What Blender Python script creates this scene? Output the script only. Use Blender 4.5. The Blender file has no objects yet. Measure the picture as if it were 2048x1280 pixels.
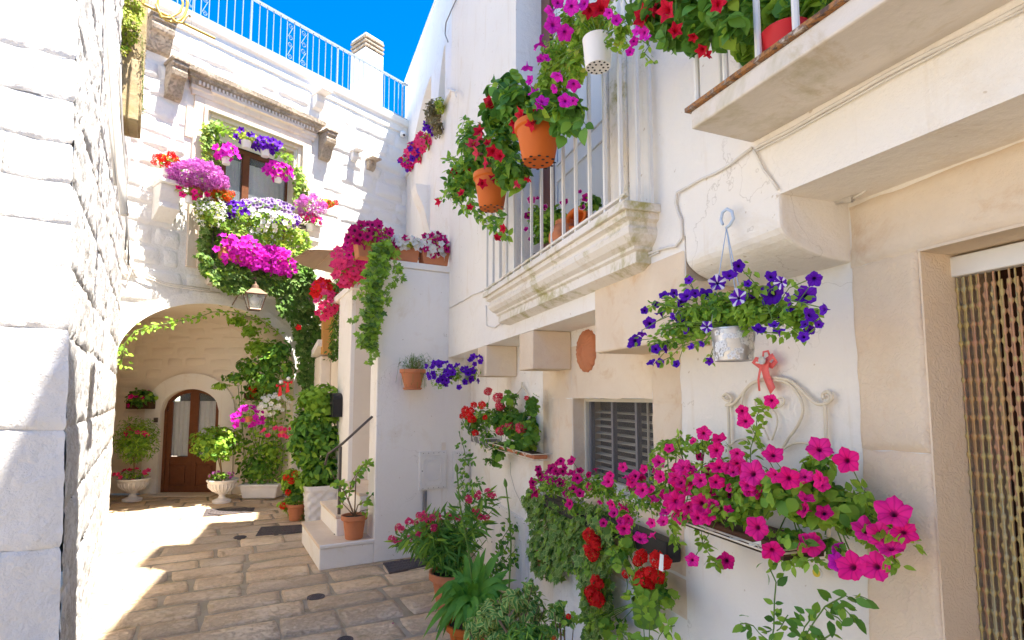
import bpy, math, random
import numpy as np
from mathutils import Vector, Matrix, noise
random.seed(7); rng = np.random.default_rng(11)
sc = bpy.context.scene; COL = sc.collection
# ---------------- camera, sky, sun, exposure ----------------
FP = 1100.0; PITCH = math.atan(.087); EYE = 1.65; CY = 699.0
cd = bpy.data.cameras.new('camera'); cam = bpy.data.objects.new('camera', cd); COL.objects.link(cam)
cd.sensor_width = 36; cd.lens = 36 * FP / 2048; cd.shift_y = 59 / 2048
cd.clip_start = .05; cd.clip_end = 2000
cam.location = (0, 0, EYE); cam.rotation_euler = (math.pi / 2 + PITCH, 0, 0)
sc.camera = cam
EL = math.radians(67.6); AZ = math.atan2(.92, -.39)
w = bpy.data.worlds.new('World'); sc.world = w; w.use_nodes = True
wn = w.node_tree.nodes; wl = w.node_tree.links
sky = wn.new('ShaderNodeTexSky'); sky.sky_type = 'NISHITA'; sky.sun_disc = False
sky.sun_elevation = EL; sky.sun_rotation = AZ; sky.air_density = 1.0; sky.dust_density = .0; sky.ozone_density = 4.0; sky.altitude = 2500
shs = wn.new('ShaderNodeHueSaturation'); shs.inputs['Saturation'].default_value = 1.45; wl.new(sky.outputs[0], shs.inputs['Color']); wl.new(shs.outputs[0], wn['Background'].inputs[0]); wn['Background'].inputs[1].default_value = .062
sd = bpy.data.lights.new('sun', 'SUN'); sun = bpy.data.objects.new('sun', sd); COL.objects.link(sun)
sd.energy = 2.9; sd.angle = math.radians(.5); sd.color = (1, .94, .84)
SUNV = Vector((math.sin(AZ) * math.cos(EL), math.cos(AZ) * math.cos(EL), math.sin(EL)))
sun.rotation_euler = (-SUNV).to_track_quat('-Z', 'Y').to_euler()
sc.view_settings.view_transform = 'Standard'; sc.view_settings.look = 'None'
sc.view_settings.gamma = 1; sc.view_settings.exposure = 2.8
sc.cycles.max_bounces = 10; sc.cycles.diffuse_bounces = 7
# ---------------- helpers ----------------
def tag(o, label=None, cat=None, group=None, kind=None):
    if label: o['label'] = label
    if cat: o['category'] = cat
    if group: o['group'] = group
    if kind: o['kind'] = kind
    return o
def thing(name, label, cat, loc=(0, 0, 0), group=None):
    o = bpy.data.objects.new(name, None); COL.objects.link(o); o.location = loc; o.empty_display_size = .1
    return tag(o, label, cat, group)
def link(name, me, mat=None, parent=None, kind=None):
    o = bpy.data.objects.new(name, me); COL.objects.link(o)
    if mat and not me.materials: me.materials.append(mat)
    if parent:
        o.parent = parent; o.matrix_parent_inverse = Matrix.Translation(-wloc(parent))
    if kind: o['kind'] = kind
    return o
def wloc(p):
    v = Vector(p.location)
    if p.parent: v = Vector(p.location)  # part meshes are built in world coordinates, origin 0
    return v
class MB:
    """collects vertices and faces in world coordinates"""
    def __init__(s): s.v = []; s.f = []; s.smooth = False
    def add(s, vs, fs):
        k = len(s.v); s.v += [tuple(x) for x in vs]; s.f += [tuple(i + k for i in f) for f in fs]; return s
    def hexa(s, p):  # 8 points: bottom 4 ccw, top 4
        return s.add(p, [(3, 2, 1, 0), (4, 5, 6, 7), (0, 1, 5, 4), (1, 2, 6, 5), (2, 3, 7, 6), (3, 0, 4, 7)])
    def box(s, pl, s0, s1, z0, z1, o0, o1):
        return s.hexa([pl.w(s0, z0, o0), pl.w(s1, z0, o0), pl.w(s1, z0, o1), pl.w(s0, z0, o1),
                       pl.w(s0, z1, o0), pl.w(s1, z1, o0), pl.w(s1, z1, o1), pl.w(s0, z1, o1)])
    def tube(s, pts, r, n=6, r1=None, cap=True):
        pts = [Vector(p) for p in pts]; m = len(pts); vs = []; fs = []
        up = Vector((0, 0, 1)); prev = None
        for i, p in enumerate(pts):
            t = (pts[min(i + 1, m - 1)] - pts[max(i - 1, 0)])
            t = t.normalized() if t.length > 1e-9 else Vector((0, 0, 1))
            if prev is None:
                a = t.cross(up)
                if a.length < .2: a = t.cross(Vector((1, 0, 0)))
                a.normalize()
            else:
                a = prev - t * prev.dot(t); a = a.normalized() if a.length > 1e-6 else t.orthogonal().normalized()
            prev = a; b = t.cross(a)
            rr = r if r1 is None else r + (r1 - r) * i / max(1, m - 1)
            for k in range(n):
                an = 2 * math.pi * k / n
                vs.append(p + (a * math.cos(an) + b * math.sin(an)) * rr)
        for i in range(m - 1):
            for k in range(n):
                q = (k + 1) % n
                fs.append((i * n + k, i * n + q, (i + 1) * n + q, (i + 1) * n + k))
        if cap: fs.append(tuple(range(n))[::-1]); fs.append(tuple(range((m - 1) * n, m * n)))
        return s.add(vs, fs)
    def lathe(s, c, prof, n=28, sq=None, rot=0, wob=0):
        vs = []; fs = []; c = Vector(c)
        for j, (r, z) in enumerate(prof):
            for k in range(n):
                a = 2 * math.pi * k / n + rot
                rr = r
                if sq: rr = r / (abs(math.cos(a - rot)) ** sq + abs(math.sin(a - rot)) ** sq) ** (1 / sq)
                if wob: rr *= 1 + wob * noise.noise(Vector((math.cos(a) * 2, math.sin(a) * 2, z * 8 + j)))
                vs.append(c + Vector((rr * math.cos(a), rr * math.sin(a), z)))
        for j in range(len(prof) - 1):
            for k in range(n):
                q = (k + 1) % n
                fs.append((j * n + k, j * n + q, (j + 1) * n + q, (j + 1) * n + k))
        return s.add(vs, fs)
    def prism(s, prof, pl, s0, s1):  # profile of (out, z) extruded along s
        n = len(prof)
        vs = [pl.w(s0, z, o) for o, z in prof] + [pl.w(s1, z, o) for o, z in prof]
        fs = [(i, (i + 1) % n, n + (i + 1) % n, n + i) for i in range(n)] + [tuple(range(n))[::-1], tuple(range(n, 2 * n))]
        return s.add(vs, fs)
    def build(s, name, mat, parent=None, smooth=False, kind=None, bevel=0):
        me = bpy.data.meshes.new(name); me.from_pydata(s.v, [], s.f); me.update()
        if smooth:
            me.polygons.foreach_set('use_smooth', [True] * len(me.polygons))
        o = link(name, me, mat, parent, kind)
        if bevel:
            b = o.modifiers.new('bevel', 'BEVEL'); b.width = bevel; b.segments = 2; b.limit_method = 'ANGLE'; b.angle_limit = math.radians(40)
        return o
def RAY(px, py):
    u = (px - 1024) / FP; v = (CY - py) / FP
    return Vector((u, math.cos(PITCH) - v * math.sin(PITCH), math.sin(PITCH) + v * math.cos(PITCH)))
def GR(px, py, z=0):
    d = RAY(px, py); t = (z - EYE) / d.z; return Vector((d.x * t, d.y * t, z))
def AT(px, py, Y):
    d = RAY(px, py); t = Y / d.y; return Vector((d.x * t, Y, EYE + d.z * t))
class Pl:
    """a vertical wall plane: origin on plan, direction s, normal n towards the lane"""
    def __init__(s, o, d, flip=1):
        s.o = Vector((o[0], o[1], 0)); s.d = Vector((d[0], d[1], 0)).normalized()
        s.n = Vector((s.d.y, -s.d.x, 0)) * flip
    def w(s, a, z, off=0): return s.o + s.d * a + s.n * off + Vector((0, 0, z))
    def P(s, px, py, off=0):
        d = RAY(px, py); oo = s.o + s.n * off
        t = (s.n.x * oo.x + s.n.y * oo.y) / (s.n.x * d.x + s.n.y * d.y)
        return Vector((d.x * t, d.y * t, EYE + d.z * t))
    def sz(s, px, py, off=0):
        p = s.P(px, py, off); return (p - s.o).dot(s.d), p.z
    def S(s, px, py=700, off=0): return s.sz(px, py, off)[0]
    def shift(s, off): q = Pl(s.o + s.n * off, s.d); q.n = s.n; return q
def vdir(vx):
    d = RAY(vx, CY + FP * .087); return Vector((d.x, d.y, 0)).normalized()
d655 = vdir(655)
SC = Vector((-1.387, 5.657, 0))                       # corner of the terrace wall
PS = Pl(SC, (.878, .479))                             # terrace wall, faces the camera
PD = Pl(SC, (-.465, .886), -1)                        # its left flank
PU = Pl((-.699, 6.032), -d655, 1)                     # upper house wall
PL_ = Pl((-.459, 6.173), -d655, 1)                    # ground-floor wall, 0.25 m behind
PF = Pl((-3.653, 9.228), (.63, .777))                 # whitewashed stone house
PB = Pl((-2.061, 2.642), (-.565, .825), -1)           # lane wall on the left
PA = Pl((-2.061, 2.642), (-.878, -.49), -1)           # its near face
if PU.n.x > 0: PU.n = -PU.n
if PL_.n.x > 0: PL_.n = -PL_.n
if PB.n.x < 0: PB.n = -PB.n
if PA.n.y > 0: PA.n = -PA.n
if PD.n.x > 0: PD.n = -PD.n
vs0 = PU.P(1507, 300); PV = Pl((vs0.x, vs0.y), -vdir(575)); 
if PV.n.x > 0: PV.n = -PV.n
rf = PF.P(814, 300); PR = Pl((rf.x, rf.y), -vdir(575))
if PR.n.x > 0: PR.n = -PR.n
def nz(x, y, z): return noise.noise(Vector((x, y, z)))
# ---------------- materials ----------------
def mat_new(name):
    m = bpy.data.materials.new(name); m.use_nodes = True; nt = m.node_tree
    return m, nt, nt.nodes['Principled BSDF']
def N(nt, t, **k):
    n = nt.nodes.new(t)
    for a, b in k.items(): setattr(n, a, b)
    return n
def noise_n(nt, scale, detail=4, rough=.6, vec=None, dist=0):
    n = N(nt, 'ShaderNodeTexNoise'); n.inputs['Scale'].default_value = scale; n.inputs['Detail'].default_value = detail
    n.inputs['Roughness'].default_value = rough; n.inputs['Distortion'].default_value = dist
    if vec is not None: nt.links.new(vec, n.inputs['Vector'])
    return n.outputs['Fac']
def ramp(nt, fac, stops):
    r = N(nt, 'ShaderNodeValToRGB'); e = r.color_ramp.elements
    while len(e) < len(stops): e.new(.5)
    for i, (p, c) in enumerate(stops): e[i].position = p; e[i].color = (c if len(c) == 4 else (*c, 1))
    nt.links.new(fac, r.inputs['Fac']); return r.outputs['Color']
def mix(nt, fac, a, b, mode='MIX'):
    m = N(nt, 'ShaderNodeMix', data_type='RGBA', blend_type=mode)
    for sck, val in ((m.inputs[0], fac), (m.inputs[6], a), (m.inputs[7], b)):
        if isinstance(val, (int, float)): sck.default_value = val
        elif isinstance(val, tuple): sck.default_value = (*val, 1) if len(val) == 3 else val
        else: nt.links.new(val, sck)
    return m.outputs[2]
def mth(nt, op, a, b=0.0):
    m = N(nt, 'ShaderNodeMath', operation=op)
    for i, v in enumerate((a, b)):
        if isinstance(v, (int, float)): m.inputs[i].default_value = v
        else: nt.links.new(v, m.inputs[i])
    return m.outputs[0]
def bump(nt, bsdf, h, strength=.4, dist=.01, prev=None):
    b = N(nt, 'ShaderNodeBump'); b.inputs['Strength'].default_value = strength; b.inputs['Distance'].default_value = dist
    nt.links.new(h, b.inputs['Height'])
    if prev is not None: nt.links.new(prev, b.inputs['Normal'])
    nt.links.new(b.outputs[0], bsdf.inputs['Normal']); return b.outputs[0]
def pos(nt, sx=1, sy=1, sz=1):
    g = N(nt, 'ShaderNodeTexCoord'); m = N(nt, 'ShaderNodeMapping'); m.inputs['Scale'].default_value = (sx, sy, sz)
    nt.links.new(g.outputs['Object'], m.inputs['Vector']); return m.outputs[0]
def simple(name, col, rough=.6, metal=0, var=.15, nscale=12, bmp=.15, spec=.3):
    m, nt, b = mat_new(name); v = pos(nt)
    f = noise_n(nt, nscale, 5, .6, v)
    c = mix(nt, f, tuple(x * (1 - var) for x in col), tuple(min(1, x * (1 + var)) for x in col))
    nt.links.new(c, b.inputs['Base Color']); b.inputs['Roughness'].default_value = rough; b.inputs['Metallic'].default_value = metal
    b.inputs['Specular IOR Level'].default_value = spec
    if bmp: bump(nt, b, noise_n(nt, nscale * 6, 4, .6, v), bmp, .004)
    return m
def masonry(name, base, dark, dirt=(.45, .38, .3), dirtamt=.35, sc_=3., bstr=.5, bdist=.01, streak=True, fleck=0, flcol=(.35, .32, .28), rand=0, ripple=0, moss=0, crack=0, mcol=(.30, .27, .06)):
    m, nt, b = mat_new(name); v = pos(nt)
    big = noise_n(nt, sc_ * .35, 5, .65, v, .3)
    c = mix(nt, ramp(nt, big, [(.35, (0, 0, 0)), (.7, (1, 1, 1))]), base, dark)
    if rand:
        oi = N(nt, 'ShaderNodeObjectInfo'); hs = N(nt, 'ShaderNodeHueSaturation')
        nt.links.new(mth(nt, 'ADD', mth(nt, 'MULTIPLY', oi.outputs['Random'], rand * 2), 1 - rand), hs.inputs['Value'])
        nt.links.new(mth(nt, 'ADD', mth(nt, 'MULTIPLY', oi.outputs['Random'], rand), 1 - rand / 2), hs.inputs['Saturation'])
        nt.links.new(c, hs.inputs['Color']); c = hs.outputs[0]
    d1 = noise_n(nt, sc_ * 1.3, 7, .7, v, .6)
    c = mix(nt, mth(nt, 'MULTIPLY', ramp(nt, d1, [(.56, (0, 0, 0)), (.74, (1, 1, 1))]), dirtamt), c, dirt)
    if streak:
        vs = pos(nt, 6, 6, .55); d2 = noise_n(nt, 1.6, 5, .7, vs)
        c = mix(nt, mth(nt, 'MULTIPLY', ramp(nt, d2, [(.58, (0, 0, 0)), (.78, (1, 1, 1))]), dirtamt * .9), c, dirt)
    if moss:
        d3 = noise_n(nt, 2.2, 6, .75, v, .4)
        c = mix(nt, mth(nt, 'MULTIPLY', ramp(nt, d3, [(.49, (0, 0, 0)), (.62, (1, 1, 1))]), moss), c, mcol)
    fine = noise_n(nt, 42, 6, .72, v)
    if fleck:
        fl = noise_n(nt, 26, 8, .78, v, .5)
        fl2 = noise_n(nt, 2.4, 3, .6, v)
        th = mth(nt, 'ADD', fl, mth(nt, 'MULTIPLY', mth(nt, 'SUBTRACT', fl2, .5), .35))
        c = mix(nt, mth(nt, 'MULTIPLY', ramp(nt, th, [(.50, (0, 0, 0)), (.58, (1, 1, 1))]), fleck), c, flcol)
        fine = mth(nt, 'SUBTRACT', fine, mth(nt, 'MULTIPLY', ramp(nt, th, [(.47, (0, 0, 0)), (.58, (1, 1, 1))]), 1.6))
    if crack:
        vo = N(nt, 'ShaderNodeTexVoronoi', feature='DISTANCE_TO_EDGE'); vo.inputs['Scale'].default_value = .9
        dv = N(nt, 'ShaderNodeTexNoise'); dv.inputs['Scale'].default_value = 3; dv.inputs['Detail'].default_value = 6; nt.links.new(v, dv.inputs['Vector'])
        av = N(nt, 'ShaderNodeVectorMath', operation='ADD'); nt.links.new(v, av.inputs[0]); nt.links.new(dv.outputs['Color'], av.inputs[1]); nt.links.new(av.outputs[0], vo.inputs['Vector'])
        cm_ = mth(nt, 'MULTIPLY', ramp(nt, vo.outputs['Distance'], [(0, (1, 1, 1)), (.0035, (0, 0, 0))]), ramp(nt, noise_n(nt, 1.3, 2, .5, v), [(.5, (0, 0, 0)), (.56, (1, 1, 1))]))
        c = mix(nt, mth(nt, 'MULTIPLY', cm_, crack), c, (.3, .24, .17))
        sp_ = ramp(nt, noise_n(nt, 30, 2, .4, v), [(.74, (0, 0, 0)), (.77, (1, 1, 1))]); c = mix(nt, mth(nt, 'MULTIPLY', sp_, .45), c, (.4, .28, .15))
    nt.links.new(c, b.inputs['Base Color']); b.inputs['Roughness'].default_value = .88; b.inputs['Specular IOR Level'].default_value = .15
    med = noise_n(nt, 9, 6, .65, v, .2)
    h = mth(nt, 'ADD', mth(nt, 'MULTIPLY', med, 1.5), mth(nt, 'MULTIPLY', fine, .5))
    if ripple:
        wv = N(nt, 'ShaderNodeTexWave', wave_type='BANDS', bands_direction='DIAGONAL'); wv.inputs['Scale'].default_value = 24
        wv.inputs['Distortion'].default_value = 16; wv.inputs['Detail'].default_value = 3; wv.inputs['Detail Scale'].default_value = 1.6
        nt.links.new(v, wv.inputs['Vector']); h = mth(nt, 'ADD', h, mth(nt, 'MULTIPLY', wv.outputs['Fac'], ripple))
    bump(nt, b, h, bstr, bdist)
    return m
M = {}
M['plaster'] = masonry('white_plaster', (.87, .83, .77), (.83, .78, .71), (.68, .56, .40), .5, 1.6, .6, .011, crack=.35)
M['plaster_old'] = masonry('stained_plaster', (.82, .77, .70), (.72, .66, .57), (.52, .40, .22), .85, 3.0, .5, .008, moss=.9, crack=.3, mcol=(.36, .32, .08))
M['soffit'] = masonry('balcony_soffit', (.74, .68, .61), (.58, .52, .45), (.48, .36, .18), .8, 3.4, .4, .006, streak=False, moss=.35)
M['whitestone'] = masonry('whitewashed_stone', (.84, .815, .775), (.79, .76, .72), (.48, .42, .36), .35, 3.2, .7, .022, streak=False, rand=.02)
M['blockstone'] = masonry('whitewashed_blocks', (.82, .79, .75), (.76, .73, .68), (.5, .45, .38), .5, 2.6, .8, .018, streak=True, rand=.02)
M['roughstone'] = masonry('pitted_whitewash', (.83, .82, .81), (.77, .75, .73), (.6, .56, .5), .3, 3., .6, .02, streak=False, fleck=.6, flcol=(.5, .46, .42))
M['cream'] = masonry('cream_plaster', (.79, .71, .60), (.74, .65, .54), (.5, .42, .3), .25, 2.2, .35, .012, streak=False, rand=.02)
M['limestone'] = masonry('limestone', (.72, .57, .41), (.80, .68, .53), (.60, .36, .17), .6, 4., .8, .008, streak=False, rand=.04, ripple=0)
M['limetooled'] = masonry('tooled_limestone', (.76, .60, .43), (.82, .69, .53), (.64, .40, .20), .5, 3., .6, .007, streak=False, rand=.04, ripple=.22)
M['carved'] = masonry('carved_limestone', (.78, .69, .6), (.7, .58, .47), (.4, .3, .2), .4, 5., .6, .01, streak=True)
M['oldcarved'] = masonry('weathered_carved_stone', (.64, .53, .41), (.54, .43, .32), (.26, .2, .14), .5, 9., .9, .015, streak=False, fleck=.4, flcol=(.2, .16, .12))
M['tancorn'] = masonry('tan_stone', (.5, .4, .25), (.4, .3, .18), (.2, .17, .08), .5, 6., .7, .012, moss=.3)
M['paving'] = masonry('limestone_paving', (.64, .46, .29), (.76, .61, .44), (.28, .18, .08), .65, 2.6, .9, .006, streak=False, rand=.2, moss=.08, fleck=.25, flcol=(.3, .2, .12))
M['mortar'] = masonry('paving_mortar', (.42, .34, .25), (.32, .26, .18), (.16, .12, .06), .7, 5., .8, .01, streak=False, moss=.2)
M['terra'] = simple('terracotta', (.52, .19, .085), .75, 0, .18, 9, .2)
M['orange'] = simple('orange_plastic', (.62, .135, .015), .55, 0, .1, 5, .05)
M['redpot'] = simple('red_plastic', (.6, .02, .03), .45, 0, .08, 5, .03)
M['whitepot'] = simple('white_pot', (.8, .79, .76), .45, 0, .06, 7, .05)
M['urn'] = simple('white_cast_stone', (.72, .7, .68), .8, 0, .12, 14, .4)
M['blackpot'] = simple('black_plastic', (.018, .018, .02), .5, 0, .1, 8, .05)
M['greenpot'] = simple('green_plastic', (.12, .24, .035), .5, 0, .1, 8, .05)
M['soil'] = simple('soil', (.06, .04, .025), .95, 0, .4, 30, .8)
M['wood'] = simple('brown_wood', (.16, .055, .022), .5, 0, .3, 14, .25)
M['darkwood'] = simple('dark_wood', (.085, .035, .016), .6, 0, .3, 14, .25)
M['brownframe'] = simple('brown_frame', (.12, .045, .03), .4, 0, .15, 4, .05)
M['whitemetal'] = simple('white_painted_metal', (.76, .74, .7), .5, 0, .1, 9, .1)
M['railmetal'] = simple('pale_grey_rail_paint', (.30, .35, .40), .5, 0, .1, 9, .1)
M['creammetal'] = simple('cream_painted_iron', (.72, .64, .5), .5, 0, .12, 12, .2)
M['iron'] = simple('grey_iron', (.13, .11, .1), .55, .6, .25, 22, .3)
M['castiron'] = simple('cast_iron_cover', (.12, .1, .1), .6, .3, .3, 60, .6)
M['black'] = simple('black_metal', (.02, .02, .022), .45, .2, .1, 8, .05)
M['cable'] = simple('painted_cable', (.72, .68, .62), .7, 0, .15, 20, .1)
M['greycable'] = simple('grey_cable', (.25, .24, .23), .7, 0, .2, 20, .1)
M['bluehook'] = simple('pale_blue_plastic', (.5, .6, .75), .4, 0, .05, 8, 0)
M['gold'] = simple('gold_painted_metal', (.6, .42, .12), .4, .5, .15, 20, .1)
M['door_white'] = simple('grey_white_door_paint', (.56, .59, .62), .5, 0, .05, 3, .05)
M['white_cloth'] = simple('white_curtain', (.62, .64, .64), .9, 0, .12, 14, .2)
M['umbrella'] = simple('tan_canvas', (.58, .42, .3), .9, 0, .06, 5, .1)
M['ribbon'] = simple('coral_ribbon', (.85, .16, .15), .5, 0, .15, 14, .1)
M['redribbon'] = simple('red_ribbon', (.7, .02, .03), .5, 0, .15, 14, .1)
M['button'] = simple('button', (.62, .62, .6), .4, 0, .05, 6, 0)
M['yellow'] = simple('yellow_disc', (.75, .6, .05), .5, 0, .05, 8, 0)
M['stem'] = simple('green_stem', (.12, .22, .03), .6, 0, .3, 20, 0)
M['twig'] = simple('brown_twig', (.2, .13, .07), .8, 0, .3, 20, .2)
M['slat'] = simple('white_slat', (.66, .6, .48), .5, 0, .08, 6, .05)
M['greybar'] = simple('grey_bar', (.2, .19, .2), .5, .2, .08, 6, .05)
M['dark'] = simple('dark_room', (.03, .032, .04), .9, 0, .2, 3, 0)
M['cabinet'] = simple('white_cabinet', (.76, .73, .69), .5, 0, .05, 6, .15)
M['lampglass_frame'] = simple('copper_lantern_metal', (.2, .13, .09), .5, .5, .25, 20, .2)
M['bulb'] = simple('opal_bulb', (.8, .8, .75), .3, 0, .02, 3, 0)
def glass_mat(name, col=(.9, .95, .95), alpha=.18):
    m, nt, b = mat_new(name); b.inputs['Base Color'].default_value = (*col, 1); b.inputs['Roughness'].default_value = .04
    b.inputs['Alpha'].default_value = alpha; b.inputs['Specular IOR Level'].default_value = .8; return m
M['glass'] = glass_mat('window_glass', (.5, .55, .6), .25)
M['lampglass'] = glass_mat('lantern_glass', (.8, .85, .8), .3)
# rusty edge
def rusty():
    m, nt, b = mat_new('rusty_rail'); v = pos(nt); f = noise_n(nt, 25, 6, .7, v)
    c = ramp(nt, f, [(.38, (.10, .06, .045)), (.5, (.42, .19, .06)), (.56, (.16, .10, .07)), (.68, (.6, .5, .4))])
    nt.links.new(c, b.inputs['Base Color']); b.inputs['Roughness'].default_value = .9; bump(nt, b, f, .8, .004); return m
M['rust'] = rusty()
def metalpot():
    m, nt, b = mat_new('galvanised_metal'); v = pos(nt)
    f = noise_n(nt, 60, 3, .5, v); c = mix(nt, f, (.42, .42, .43), (.62, .62, .63))
    nt.links.new(c, b.inputs['Base Color']); b.inputs['Metallic'].default_value = .8; b.inputs['Roughness'].default_value = .38; return m
M['galv'] = metalpot()
def leafmat(name, dark, light, trans=.35, rough=.45, varieg=None):
    m, nt, b = mat_new(name)
    at = N(nt, 'ShaderNodeAttribute', attribute_name='c'); sp = N(nt, 'ShaderNodeSeparateColor'); nt.links.new(at.outputs['Color'], sp.inputs[0])
    oi = N(nt, 'ShaderNodeObjectInfo')
    r = mth(nt, 'FRACT', mth(nt, 'ADD', sp.outputs[0], mth(nt, 'MULTIPLY', oi.outputs['Random'], .97)))
    c = ramp(nt, r, [(0, dark), (.55, tuple((a + b_) / 2 for a, b_ in zip(dark, light))), (1, light)])
    if varieg:  # green channel runs 0 at the midrib to 1 at the margin
        c = mix(nt, ramp(nt, sp.outputs[1], [(.45, (0, 0, 0)), (.7, (1, 1, 1))]), c, varieg)
    v = pos(nt); c = mix(nt, mth(nt, 'MULTIPLY', noise_n(nt, 70, 3, .6, v), .35), c, tuple(min(1, x * 1.7) for x in light))
    nt.links.new(c, b.inputs['Base Color']); b.inputs['Roughness'].default_value = rough + .08; b.inputs['Specular IOR Level'].default_value = .22
    t = N(nt, 'ShaderNodeBsdfTranslucent'); hs = N(nt, 'ShaderNodeHueSaturation'); hs.inputs['Value'].default_value = 1.3
    nt.links.new(c, hs.inputs['Color']); nt.links.new(hs.outputs[0], t.inputs['Color'])
    ms = N(nt, 'ShaderNodeMixShader'); ms.inputs[0].default_value = trans
    nt.links.new(b.outputs[0], ms.inputs[1]); nt.links.new(t.outputs[0], ms.inputs[2]); nt.links.new(ms.outputs[0], nt.nodes['Material Output'].inputs[0])
    return m
def petalmat(name, col, col2, throat=(.02, .0, .02), rt=.2, star=None, edge=None, trans=.3):
    m, nt, b = mat_new(name)
    at = N(nt, 'ShaderNodeAttribute', attribute_name='c'); sp = N(nt, 'ShaderNodeSeparateColor'); nt.links.new(at.outputs['Color'], sp.inputs[0])
    oi = N(nt, 'ShaderNodeObjectInfo')
    r = mth(nt, 'FRACT', mth(nt, 'ADD', sp.outputs[0], mth(nt, 'MULTIPLY', oi.outputs['Random'], .97)))
    c = mix(nt, r, col, col2)
    # veins from throat outward
    vn = mth(nt, 'POWER', mth(nt, 'ABSOLUTE', mth(nt, 'COSINE', mth(nt, 'MULTIPLY', sp.outputs[2], 31.4159 / 2 * 2))), 12.)
    c = mix(nt, mth(nt, 'MULTIPLY', vn, .4), c, tuple(x * .45 for x in col))
    if star:
        s = mth(nt, 'COSINE', mth(nt, 'MULTIPLY', sp.outputs[2], 31.4159))
        c = mix(nt, ramp(nt, s, [(.45, (0, 0, 0)), (.6, (1, 1, 1))]), c, star)
    if edge: c = mix(nt, ramp(nt, sp.outputs[1], [(.84, (0, 0, 0)), (.92, (1, 1, 1))]), c, edge)
    c = mix(nt, ramp(nt, sp.outputs[1], [(rt * .6, (1, 1, 1)), (rt * 1.9, (0, 0, 0))]), c, throat)
    nt.links.new(c, b.inputs['Base Color']); b.inputs['Roughness'].default_value = .6; b.inputs['Specular IOR Level'].default_value = .15
    t = N(nt, 'ShaderNodeBsdfTranslucent'); nt.links.new(c, t.inputs['Color'])
    ms = N(nt, 'ShaderNodeMixShader'); ms.inputs[0].default_value = trans
    nt.links.new(b.outputs[0], ms.inputs[1]); nt.links.new(t.outputs[0], ms.inputs[2]); nt.links.new(ms.outputs[0], nt.nodes['Material Output'].inputs[0])
    return m
M['leaf'] = leafmat('bright_leaf', (.085, .21, .02), (.33, .50, .055))
M['leafdark'] = leafmat('dark_leaf', (.03, .105, .018), (.15, .32, .045), .3, .35)
M['leafyel'] = leafmat('yellowing_leaf', (.16, .24, .03), (.46, .48, .07))
M['leafivy'] = leafmat('variegated_ivy_leaf', (.07, .15, .025), (.2, .32, .07), .3, .5, (.38, .46, .15))
M['leafivyd'] = leafmat('ivy_leaf', (.035, .09, .018), (.13, .24, .045), .25, .5)
M['leafvar'] = leafmat('cream_edged_leaf', (.06, .18, .03), (.16, .32, .07), .25, .5, (.56, .56, .16))
M['leafdry'] = leafmat('dry_leaf', (.12, .09, .04), (.32, .28, .14))
M['strap'] = leafmat('strap_leaf', (.05, .17, .015), (.17, .36, .04), .25, .3)
M['pink'] = petalmat('pink_petal', (.88, .008, .22), (.94, .03, .35), (.12, 0, .03), .16)
M['hotpink'] = petalmat('magenta_petal', (.68, .006, .18), (.8, .02, .33), (.05, 0, .03), .22)
M['magenta'] = petalmat('purple_magenta_petal', (.62, .01, .40), (.8, .03, .62), (.2, .0, .2), .15)
M['crimson'] = petalmat('crimson_petal', (.42, .004, .12), (.6, .01, .2), (.04, 0, .02), .28)
M['purple'] = petalmat('violet_petal', (.09, .008, .40), (.16, .015, .55), (.01, 0, .06), .2)
M['purplestar'] = petalmat('violet_star_petal', (.11, .01, .42), (.15, .015, .5), (.01, 0, .06), .15, star=(.75, .72, .85))
M['edged'] = petalmat('white_edged_petal', (.42, .005, .22), (.5, .01, .3), (.08, 0, .05), .2, edge=(.85, .7, .8))
M['red'] = petalmat('red_petal', (.78, .012, .012), (.9, .03, .03), (.5, .0, .0), .1)
M['redpink'] = petalmat('rose_red_petal', (.72, .01, .06), (.85, .1, .14), (.8, .35, .35), .2)
M['coral'] = petalmat('rose_pink_petal', (.8, .03, .14), (.9, .08, .25), (.4, 0, .05), .15)
M['deepred'] = petalmat('dark_red_petal', (.5, .004, .02), (.68, .012, .05), (.7, .2, .03), .12)
M['white'] = petalmat('white_petal', (.78, .78, .72), (.82, .82, .78), (.6, .6, .3), .12)
M['lilac'] = petalmat('lilac_petal', (.62, .12, .55), (.78, .3, .72), (.3, .02, .3), .2)
M['violetwhite'] = petalmat('pale_violet_petal', (.25, .1, .5), (.45, .3, .62), (.05, 0, .15), .3, edge=(.8, .75, .85))
M['orangered'] = petalmat('orange_red_petal', (.8, .06, .01), (.85, .15, .02), (.6, .05, 0), .1)
def screen_mat():
    m, nt, b = mat_new('insect_screen'); b.inputs['Base Color'].default_value = (.13, .115, .1, 1); b.inputs['Roughness'].default_value = .6; b.inputs['Alpha'].default_value = .35; return m
M['screen'] = screen_mat()
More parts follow.
